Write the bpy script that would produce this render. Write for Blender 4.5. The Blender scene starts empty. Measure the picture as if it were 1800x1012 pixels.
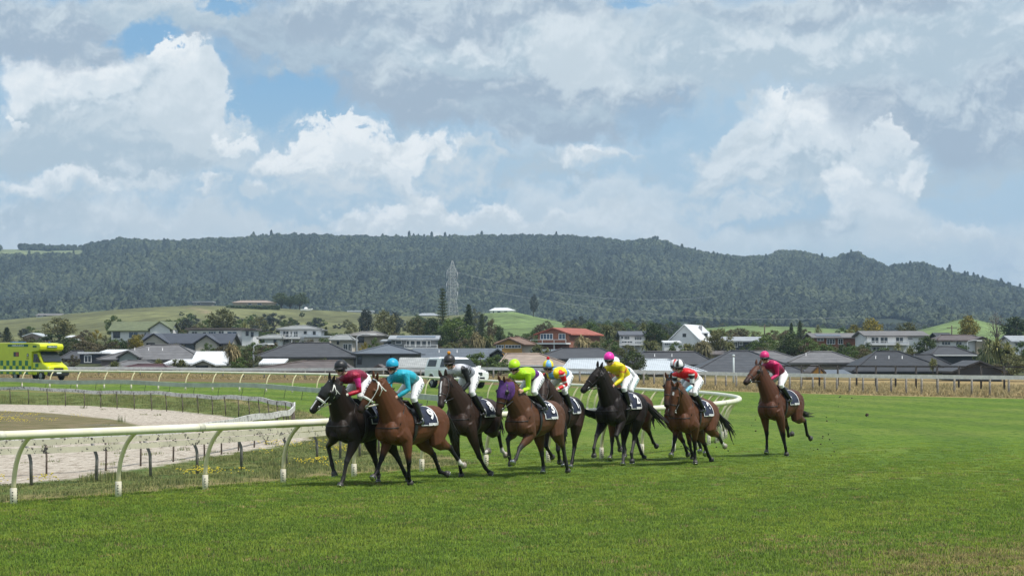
import bpy, bmesh, math, random
import numpy as np
from mathutils import Vector, Matrix
from mathutils.bvhtree import BVHTree
R = math.radians
sc = bpy.context.scene
C = sc.collection
HAZE_D = 1.2e-4
FPX, CX, HY, HC = 3850.0, 900.0, 628.0, 2.5      # measured focal length, principal column, horizon row, eye height

# ---------------------------------------------------------------- camera
cam = bpy.data.cameras.new("camera"); camo = bpy.data.objects.new("camera", cam); C.objects.link(camo)
camo.location = (0, 0, HC); camo.rotation_euler = (R(90), 0, 0)
cam.sensor_width = 36; cam.lens = FPX/1800*36; cam.shift_y = (HY-506)/1800; cam.clip_end = 20000; cam.clip_start = .1
sc.camera = camo
sc.view_settings.view_transform = 'Standard'; sc.view_settings.look = 'None'
sc.view_settings.exposure = 0.5; sc.view_settings.gamma = 1
sc.cycles.max_bounces = 6; sc.cycles.diffuse_bounces = 2; sc.cycles.glossy_bounces = 2
sc.cycles.transmission_bounces = 3; sc.cycles.volume_bounces = 0; sc.cycles.transparent_max_bounces = 6
sc.cycles.caustics_reflective = False; sc.cycles.caustics_refractive = False
sc.cycles.use_denoising = True

# ---------------------------------------------------------------- sun
SUN_EL, SUN_AZ = 61.0, 117.0          # degrees; azimuth measured from straight ahead, positive is right
sl = bpy.data.lights.new("sun", 'SUN'); sl.energy = 3.1; sl.angle = R(7); sl.color = (1, .96, .9)
so = bpy.data.objects.new("sun", sl); C.objects.link(so)
sd = Vector((math.sin(R(SUN_AZ))*math.cos(R(SUN_EL)), math.cos(R(SUN_AZ))*math.cos(R(SUN_EL)), math.sin(R(SUN_EL))))
so.rotation_euler = sd.to_track_quat('Z', 'Y').to_euler()

# ---------------------------------------------------------------- world: Nishita sky with cumulus laid over it by azimuth and elevation
w = bpy.data.worlds.new("World"); sc.world = w; w.use_nodes = True
nt = w.node_tree; nt.nodes.clear()
def N(tree, t, **k):
    n = tree.nodes.new(t)
    for a, b in k.items(): setattr(n, a, b)
    return n
def M(tree, op, a, b=None, c=None, clamp=False):
    n = N(tree, 'ShaderNodeMath', operation=op); n.use_clamp = clamp
    for i, v in enumerate((a, b, c)):
        if v is None: continue
        if isinstance(v, (int, float)): n.inputs[i].default_value = v
        else: tree.links.new(v, n.inputs[i])
    return n.outputs[0]
def MR(tree, v, a, b, c=0., d=1., smooth=True):
    n = N(tree, 'ShaderNodeMapRange'); n.interpolation_type = 'SMOOTHSTEP' if smooth else 'LINEAR'
    tree.links.new(v, n.inputs[0])
    for i, x in enumerate((a, b, c, d)):
        if isinstance(x, (int, float)): n.inputs[i+1].default_value = x
        else: tree.links.new(x, n.inputs[i+1])
    return n.outputs[0]
def MIX(tree, f, a, b, blend='MIX'):
    n = N(tree, 'ShaderNodeMix', data_type='RGBA', blend_type=blend)
    for i, v in ((0, f), (6, a), (7, b)):
        if isinstance(v, (int, float)): n.inputs[i].default_value = v
        elif isinstance(v, (tuple, list)): n.inputs[i].default_value = (*v[:3], 1)
        else: tree.links.new(v, n.inputs[i])
    return n.outputs[2]
def NOISE(tree, vec, scale, detail=4, rough=.55, dist=0., out='Fac'):
    n = N(tree, 'ShaderNodeTexNoise'); n.inputs['Scale'].default_value = scale; n.inputs['Detail'].default_value = detail
    n.inputs['Roughness'].default_value = rough; n.inputs['Distortion'].default_value = dist
    if vec is not None: tree.links.new(vec, n.inputs['Vector'])
    return n.outputs[out]
def sr(r, g, b):
    f = lambda c: (c/255/12.92) if c/255 <= .04045 else ((c/255+.055)/1.055)**2.4
    return (f(r), f(g), f(b))
sky = N(nt, 'ShaderNodeTexSky', sky_type='NISHITA'); sky.sun_disc = False
sky.sun_elevation = R(SUN_EL); sky.sun_rotation = math.atan2(sd.x, sd.y)
tc = N(nt, 'ShaderNodeTexCoord'); sp = N(nt, 'ShaderNodeSeparateXYZ'); nt.links.new(tc.outputs['Generated'], sp.inputs[0])
az = M(nt, 'ARCTAN2', sp.outputs[0], sp.outputs[1]); el = M(nt, 'ARCSINE', sp.outputs[2])
# sky coordinates in thousandths-of-a-turn style units: 1.0 = 0.1 rad
U = M(nt, 'MULTIPLY', az, 10.); V = M(nt, 'MULTIPLY', el, 10.)
cmb = N(nt, 'ShaderNodeCombineXYZ'); nt.links.new(U, cmb.inputs[0]); nt.links.new(V, cmb.inputs[1])
P0 = cmb.outputs[0]
def VM(op, a, b):
    n = N(nt, 'ShaderNodeVectorMath', operation=op)
    for i, v in enumerate((a, b)):
        if isinstance(v, (tuple, list)): n.inputs[i].default_value = v
        else: nt.links.new(v, n.inputs[i])
    return n.outputs[0]
w1 = VM('SUBTRACT', NOISE(nt, P0, 2.2, 9, .60, 0, 'Color'), (.5, .5, .5))
w2 = VM('SUBTRACT', NOISE(nt, VM('ADD', P0, (7.3, 2.1, 0)), 5.5, 9, .62, .3, 'Color'), (.5, .5, .5))
PW = VM('ADD', P0, VM('ADD', VM('MULTIPLY', w1, (.66, .46, 0)), VM('MULTIPLY', w2, (.36, .32, 0))))
PE = VM('ADD', P0, VM('MULTIPLY', w1, (.30, .22, 0)))
PS = VM('ADD', P0, VM('MULTIPLY', w1, (1.0, .55, 0)))
def relief(src, s, dy, k):
    a = NOISE(nt, src, s, 7, .55); b = NOISE(nt, VM('ADD', src, (-.35*dy, dy, 0)), s, 7, .55)
    return M(nt, 'MULTIPLY', M(nt, 'SUBTRACT', a, b), k)
emb = M(nt, 'ADD', M(nt, 'ADD', relief(PE, 1.9, .10, 3.2), relief(PE, 5., .04, 2.8)), relief(PE, 12., .016, 1.6))
fine = NOISE(nt, PW, 3.4, 8, .58); billow = NOISE(nt, PW, 1.5, 6, .55); bright2 = NOISE(nt, VM('ADD', PW, (3., 9., 0)), 6.5, 7, .6)
spw = N(nt, 'ShaderNodeSeparateXYZ'); nt.links.new(PW, spw.inputs[0])
def chain(prev, src):
    """keeps the cloud layers evaluated one after another"""
    n = N(nt, 'ShaderNodeVectorMath', operation='MULTIPLY_ADD'); nt.links.new(prev, n.inputs[0]); n.inputs[1].default_value = (1e-7,)*3; nt.links.new(src, n.inputs[2]); return n.outputs[0]
def cloud(prev, px, py, rx, ry, top, bot, soft=.12, cover=1., mode=0):
    """one bank of cloud: crisp lit heads above, grey base below; position in photo-like degrees"""
    c = ((px-CX)/385., (HY-py)/385., 0); r = (385./rx, 385./ry, 0)
    src = chain(prev, PS if mode else PW)
    q = VM('MULTIPLY', VM('SUBTRACT', src, c), r)
    ln = N(nt, 'ShaderNodeVectorMath', operation='LENGTH'); nt.links.new(q, ln.inputs[0])
    mask = M(nt, 'MULTIPLY', MR(nt, ln.outputs['Value'], 1+soft, 1-soft), cover)
    s = N(nt, 'ShaderNodeSeparateXYZ'); nt.links.new(q, s.inputs[0])
    lit = M(nt, 'ADD', M(nt, 'MULTIPLY', s.outputs[1], .55), M(nt, 'MULTIPLY_ADD', fine, 1.0, -.02))
    lit = M(nt, 'ADD', lit, emb)
    col = MIX(nt, MR(nt, lit, .05, 1.15), bot, top)
    return MIX(nt, mask, prev, col)
WH, BR, LG, MG, DG, BG = sr(243, 248, 250), sr(222, 232, 238), sr(205, 218, 226), sr(181, 200, 213), sr(165, 183, 200), sr(174, 202, 222)
nish = N(nt, 'ShaderNodeVectorMath', operation='SCALE'); nt.links.new(sky.outputs[0], nish.inputs[0]); nish.inputs['Scale'].default_value = .10
blue = MIX(nt, MR(nt, V, .3, 1.6), sr(178, 210, 230), sr(120, 178, 224))
base = MIX(nt, .72, nish.outputs[0], blue)
# thin general veil, thicker towards the horizon
veil = M(nt, 'MULTIPLY', MR(nt, billow, .30, .62), MR(nt, V, 1.9, .4, .78, .97))
col = MIX(nt, veil, base, MIX(nt, MR(nt, fine, .3, .75), sr(180, 200, 217), sr(216, 229, 235)))
# overhead deck everywhere outside the pictured part of the sky
deck = MR(nt, NOISE(nt, P0, .35, 5, .55), .36, .55)
col = MIX(nt, M(nt, 'MULTIPLY', deck, MR(nt, V, 1.55, 2.2)), col, MIX(nt, MR(nt, fine, .3, .7), sr(178, 192, 208), sr(226, 234, 240)))
K = [ # px, py, rx, ry, top, bottom, soft, cover, mode      far banks first
 (900, 395, 1100, 70, BR, LG, .5, .75, 1), (130, 340, 330, 75, BR, MG, .25, .9, 1), (90, 300, 420, 60, LG, BG, .3, .9, 1),
 (330, 385, 200, 40, BR, LG, .4, .8, 0), (1180, 255, 260, 100, sr(196, 216, 232), BG, .5, .8, 1),
 (640, 330, 190, 115, WH, LG, .09, 1, 0), (600, 255, 95, 48, WH, BR, .10, 1, 0), (730, 300, 60, 40, WH, BR, .12, 1, 0),
 (560, 350, 150, 62, LG, BG, .22, .9, 0), (810, 315, 85, 52, LG, BG, .14, .95, 0), (880, 375, 110, 26, WH, LG, .3, .8, 0),
 (1000, 320, 170, 55, MG, BG, .3, .9, 0), (1035, 275, 62, 22, WH, LG, .35, .9, 0), (1050, 283, 60, 16, LG, BG, .4, .8, 0), (1050, 355, 170, 35, BR, LG, .4, .7, 0),
 (1430, 300, 200, 135, BR, MG, .10, 1, 0), (1345, 200, 62, 40, WH, BR, .12, 1, 0), (1490, 225, 85, 40, WH, BR, .14, .9, 0), (1560, 320, 85, 70, BR, LG, .12, .95, 0),
 (1480, 345, 42, 42, WH, BR, .25, .9, 0), (1330, 365, 130, 45, LG, BG, .3, .85, 0), (1600, 385, 110, 45, BR, LG, .3, .8, 0),
 (1720, 330, 160, 80, MG, BG, .3, .95, 1), (1700, 180, 260, 95, LG, DG, .3, .95, 1), (1240, 175, 90, 60, MG, BG, .3, .8, 0),
 (210, 215, 215, 110, BR, MG, .10, 1, 0), (120, 145, 120, 45, WH, BR, .16, .9, 0), (310, 112, 52, 34, WH, BR, .14, 1, 0), (335, 190, 92, 62, BR, LG, .12, 1, 0), (20, 203, 26, 12, WH, BR, .2, 1, 0),
 (120, 250, 300, 45, LG, MG, .35, .85, 1), (130, 55, 300, 62, LG, DG, .25, .95, 1), (330, 25, 130, 48, LG, MG, .2, .9, 0),
 (640, 90, 260, 100, MG, DG, .16, .95, 0), (940, 130, 300, 115, LG, DG, .14, 1, 0), (900, 70, 210, 55, BR, MG, .2, .95, 0), (1040, 95, 95, 65, BR, LG, .16, .9, 0), (960, 215, 180, 30, MG, DG, .35, .85, 1),
 (760, 20, 330, 36, LG, DG, .3, .9, 1), (1420, 70, 330, 90, LG, MG, .25, .95, 1), (1330, 95, 180, 45, BR, MG, .3, .8, 0), (1650, 60, 170, 90, BR, MG, .22, .85, 0), (1450, 20, 240, 30, LG, DG, .3, .85, 1),
]
for a in K[:-15]: col = cloud(col, *a)
def hole(prev, px, py, rx, ry, cover, soft=.35):
    q = VM('MULTIPLY', VM('SUBTRACT', chain(prev, PW), ((px-CX)/385., (HY-py)/385., 0)), (385./rx, 385./ry, 0))
    ln = N(nt, 'ShaderNodeVectorMath', operation='LENGTH'); nt.links.new(q, ln.inputs[0])
    return MIX(nt, M(nt, 'MULTIPLY', MR(nt, ln.outputs['Value'], 1+soft, 1-soft), cover), prev, base)
for a in K[-15:]: col = cloud(col, *a)
for a in ((505, 168, 105, 48, 1.), (268, 82, 52, 36, .95), (395, 20, 46, 22, .9), (1160, 200, 60, 40, .35), (1110, 8, 60, 10, .5), (1260, 225, 46, 34, .25), (430, 120, 50, 30, .5)): col = hole(col, *a)
for a in ((640, 330, 190, 112, WH, LG, .08, 1, 0), (605, 240, 60, 38, WH, BR, .10, 1, 0), (735, 300, 58, 36, WH, BR, .12, 1, 0), (810, 315, 85, 52, LG, BG, .14, .95, 0), (560, 352, 130, 56, LG, BG, .22, .85, 0), (880, 378, 100, 22, WH, LG, .3, .8, 0), (335, 190, 92, 62, BR, LG, .12, 1, 0), (310, 118, 46, 32, WH, BR, .14, 1, 0), (430, 242, 44, 18, WH, BR, .25, .9, 0), (392, 322, 34, 14, WH, LG, .35, .9, 0), (650, 396, 70, 18, WH, LG, .4, .85, 0), (110, 332, 100, 20, WH, LG, .4, .85, 0), (265, 322, 60, 16, BR, LG, .4, .85, 0), (480, 352, 40, 22, WH, LG, .35, .8, 0), (1310, 372, 60, 18, BR, LG, .4, .8, 0), (1640, 418, 80, 14, BR, LG, .4, .8, 0), (1555, 245, 34, 22, WH, BR, .25, .85, 0), (1600, 330, 40, 44, WH, LG, .25, .8, 0), (1420, 255, 46, 26, WH, BR, .3, .8, 0), (1290, 250, 40, 26, BR, LG, .25, .8, 0), (1000, 385, 90, 16, BR, LG, .4, .8, 0)): col = cloud(col, *a)
bgn = N(nt, 'ShaderNodeBackground'); out = N(nt, 'ShaderNodeOutputWorld')
nt.links.new(col, bgn.inputs[0]); bgn.inputs[1].default_value = .72
nt.links.new(bgn.outputs[0], out.inputs[0])

# ---------------------------------------------------------------- helpers
def X_at(px, y): return (px-CX)/FPX*y
def Z_at(py, y): return HC-(py-HY)/FPX*y
MATS = {}
def mat(name, col, rough=.7, var=.0, vscale=8., bump=0., bscale=40., metal=0., spec=.5, col2=None, coords='Object'):
    """principled material with noise-driven colour variation and bump"""
    if name in MATS: return MATS[name]
    m = bpy.data.materials.new(name); m.use_nodes = True; t = m.node_tree
    b = t.nodes['Principled BSDF']; b.inputs['Roughness'].default_value = rough; b.inputs['Metallic'].default_value = metal
    b.inputs['Specular IOR Level'].default_value = spec
    b.inputs['Base Color'].default_value = (*col, 1)
    if var or bump:
        c = N(t, 'ShaderNodeTexCoord')
    if var:
        n = NOISE(t, c.outputs[coords], vscale, 6, .62)
        c2 = col2 or tuple(min(1, x*(1+var)) for x in col); c1 = col if col2 else tuple(x*(1-var) for x in col)
        t.links.new(MIX(t, MR(t, n, .32, .68), c1, c2), b.inputs['Base Color'])
    if bump:
        n = NOISE(t, c.outputs[coords], bscale, 5, .6); bp = N(t, 'ShaderNodeBump'); bp.inputs['Strength'].default_value = bump
        bp.inputs['Distance'].default_value = .02
        t.links.new(n, bp.inputs['Height']); t.links.new(bp.outputs[0], b.inputs['Normal'])
    MATS[name] = m; return m
def attr_mat(name, rough=.5, spec=.4, var=.25, vscale=25., bump=0., bscale=60., attr='Col', sheen=0.):
    if name in MATS: return MATS[name]
    m = bpy.data.materials.new(name); m.use_nodes = True; t = m.node_tree; b = t.nodes['Principled BSDF']
    a = N(t, 'ShaderNodeAttribute'); a.attribute_name = attr; c = N(t, 'ShaderNodeTexCoord')
    n = NOISE(t, c.outputs['Object'], vscale, 5, .6)
    t.links.new(MIX(t, 1., a.outputs['Color'], MIX(t, n, (1-var,)*3, (1+var,)*3), 'MULTIPLY'), b.inputs['Base Color'])
    b.inputs['Roughness'].default_value = rough; b.inputs['Specular IOR Level'].default_value = spec
    b.inputs['Sheen Weight'].default_value = sheen
    if bump:
        n2 = NOISE(t, c.outputs['Object'], bscale, 4, .6); bp = N(t, 'ShaderNodeBump'); bp.inputs['Strength'].default_value = bump; bp.inputs['Distance'].default_value = .02
        t.links.new(n2, bp.inputs['Height']); t.links.new(bp.outputs[0], b.inputs['Normal'])
    MATS[name] = m; return m

class MB:
    """collects shapes for ONE mesh object"""
    def __init__(s): s.v = []; s.f = []; s.mi = []; s.sm = []
    def add(s, V, F, mi=0, smooth=False):
        o = len(s.v); s.v += [tuple(map(float, p)) for p in V]; s.f += [tuple(i+o for i in f) for f in F]
        s.mi += [mi]*len(F); s.sm += [smooth]*len(F)
    def box(s, c, d, rz=0., mi=0, top=(1, 1), mat4=None):
        x, y, z = d[0]/2, d[1]/2, d[2]/2
        V = [(-x, -y, -z), (x, -y, -z), (x, y, -z), (-x, y, -z)]+[(a*x*top[0], b*y*top[1], z) for a, b in ((-1, -1), (1, -1), (1, 1), (-1, 1))]
        cr, sn = math.cos(rz), math.sin(rz)
        V = [(c[0]+a*cr-b*sn, c[1]+a*sn+b*cr, c[2]+e) for a, b, e in V]
        if mat4: V = [mat4 @ Vector(p) for p in V]
        s.add(V, [(3, 2, 1, 0), (4, 5, 6, 7), (0, 1, 5, 4), (1, 2, 6, 5), (2, 3, 7, 6), (3, 0, 4, 7)], mi)
    def poly_prism(s, pts, d0, d1, axis='y', mi=0):
        """2-D outline extruded along an axis: pts are (a, z)"""
        n = len(pts)
        g = (lambda a, z, d: (a, d, z)) if axis == 'y' else ((lambda a, z, d: (d, a, z)) if axis == 'x' else (lambda a, z, d: (a, z, d)))
        V = [g(a, z, d0) for a, z in pts]+[g(a, z, d1) for a, z in pts]
        s.add(V, [tuple(range(n)), tuple(range(2*n-1, n-1, -1))]+[(i, i+n, (i+1) % n+n, (i+1) % n) for i in range(n)], mi)
    def tube(s, path, rad, n=8, ref=(0, 0, 1), mi=0, caps=True, pinch=None, smooth=True, closed=False):
        """path of points; rad a number, list, or list of (a along ref, b across)"""
        P = [Vector(p) for p in path]; m = len(P); V = []
        ref = Vector(ref)
        for i in range(m):
            if closed: t = P[(i+1) % m]-P[i-1]
            else: t = P[min(i+1, m-1)]-P[max(i-1, 0)]
            t = t.normalized() if t.length > 1e-9 else Vector((0, 0, 1))
            a = ref-t*ref.dot(t)
            if a.length < 1e-3:
                a = Vector((1, 0, 0)); a = a-t*a.dot(t)
            a.normalize(); b = t.cross(a)
            r = rad if isinstance(rad, (int, float)) else rad[i]
            ra, rb = (r, r) if isinstance(r, (int, float)) else r[:2]
            pk = pinch[i] if pinch else 0
            for k in range(n):
                q = 2*math.pi*k/n; ca, sb = math.cos(q), math.sin(q)
                V.append(P[i]+a*ra*ca*(1-pk*max(0, sb))+b*rb*sb)
        F = []
        for i in range(m if closed else m-1):
            j = (i+1) % m
            for k in range(n):
                F.append((i*n+k, i*n+(k+1) % n, j*n+(k+1) % n, j*n+k))
        if caps and not closed: F += [tuple(range(n-1, -1, -1)), tuple(range((m-1)*n, m*n))]
        s.add(V, F, mi, smooth)
    def ell(s, c, r, n=12, m=8, mi=0, rot=None, smooth=True, zmin=-1.):
        V = []; F = []
        for i in range(m+1):
            ph = -math.pi/2+math.pi*i/m
            for k in range(n):
                q = 2*math.pi*k/n
                p = Vector((r[0]*math.cos(ph)*math.cos(q), r[1]*math.cos(ph)*math.sin(q), r[2]*max(math.sin(ph), zmin)))
                if rot: p = rot @ p
                V.append(Vector(c)+p)
        for i in range(m):
            for k in range(n): F.append((i*n+k, i*n+(k+1) % n, (i+1)*n+(k+1) % n, (i+1)*n+k))
        s.add(V, F, mi, smooth)
    def quad(s, a, b, c, d, mi=0): s.add([a, b, c, d], [(0, 1, 2, 3)], mi)
    def mesh(s, name, mats):
        me = bpy.data.meshes.new(name); me.from_pydata(s.v, [], s.f)
        for m in (mats if isinstance(mats, (list, tuple)) else [mats]): me.materials.append(m)
        me.polygons.foreach_set('material_index', s.mi); me.polygons.foreach_set('use_smooth', s.sm); me.update()
        return me
    def build(s, name, mats, parent=None):
        return link(name, s.mesh(name, mats), parent)
def link(name, data, parent=None):
    o = bpy.data.objects.new(name, data); C.objects.link(o)
    if parent: o.parent = parent
    return o
def tag(o, label=None, cat=None, group=None, kind=None):
    for k, v in (('label', label), ('category', cat), ('group', group), ('kind', kind)):
        if v: o[k] = v
    return o
def thing(name, label, cat, loc=(0, 0, 0), rz=0., group=None):
    o = bpy.data.objects.new(name, None); C.objects.link(o); o.location = loc; o.rotation_euler = (0, 0, rz)
    return tag(o, label, cat, group)
def copy_tree(o, parent=None):
    c = o.copy(); C.objects.link(c); c.parent = parent
    for ch in list(o.children): copy_tree(ch, c)
    return c
def remesh(mb, voxel, smooth=2, fac=.5):
    """weld overlapping solids into one continuous skin; returns (verts, polys) arrays"""
    me = mb.mesh('tmp', []); o = bpy.data.objects.new('tmp', me); C.objects.link(o)
    r = o.modifiers.new('r', 'REMESH'); r.mode = 'VOXEL'; r.voxel_size = voxel; r.adaptivity = 0
    if smooth:
        s = o.modifiers.new('s', 'SMOOTH'); s.iterations = smooth; s.factor = fac
    dg = bpy.context.evaluated_depsgraph_get(); ev = o.evaluated_get(dg)
    res = bpy.data.meshes.new_from_object(ev)
    bpy.data.objects.remove(o); bpy.data.meshes.remove(me)
    return res
def verts_of(me):
    a = np.empty(len(me.vertices)*3); me.vertices.foreach_get('co', a); return a.reshape(-1, 3)
def set_col(me, cols, name='Col'):
    at = me.color_attributes.new(name, 'FLOAT_COLOR', 'POINT')
    a = np.ones((len(me.vertices), 4), np.float32); a[:, :3] = cols; at.data.foreach_set('color', a.ravel())
def smooth_all(me): me.polygons.foreach_set('use_smooth', [True]*len(me.polygons)); me.update()
def text_mesh(txt, size, bold=0.0):
    cu = bpy.data.curves.new('t', 'FONT'); cu.body = txt; cu.size = size; cu.align_x = 'CENTER'; cu.align_y = 'CENTER'; cu.offset = bold
    o = bpy.data.objects.new('t', cu); C.objects.link(o)
    me = bpy.data.meshes.new_from_object(o.evaluated_get(bpy.context.evaluated_depsgraph_get()))
    bpy.data.objects.remove(o); bpy.data.curves.remove(cu); return me
def bez(a, b, c, n):
    a, b, c = Vector(a), Vector(b), Vector(c)
    return [a*(1-t)**2+b*2*t*(1-t)+c*t*t for t in (i/n for i in range(n+1))]
def spline(pts, step):
    """Catmull-Rom through points (tuples of floats), resampled at about step"""
    P = [np.array(p, float) for p in pts]; P = [2*P[0]-P[1]]+P+[2*P[-1]-P[-2]]; out_ = []
    for i in range(1, len(P)-2):
        n = max(1, int(np.linalg.norm(P[i+1]-P[i])/step))
        for k in range(n):
            t = k/n
            out_.append(.5*((2*P[i])+(-P[i-1]+P[i+1])*t+(2*P[i-1]-5*P[i]+4*P[i+1]-P[i+2])*t*t+(-P[i-1]+3*P[i]-3*P[i+1]+P[i+2])*t**3))
    out_.append(P[-2]); return np.array(out_)
def sstep(x): x = np.clip(x, 0, 1); return x*x*(3-2*x)
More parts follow.
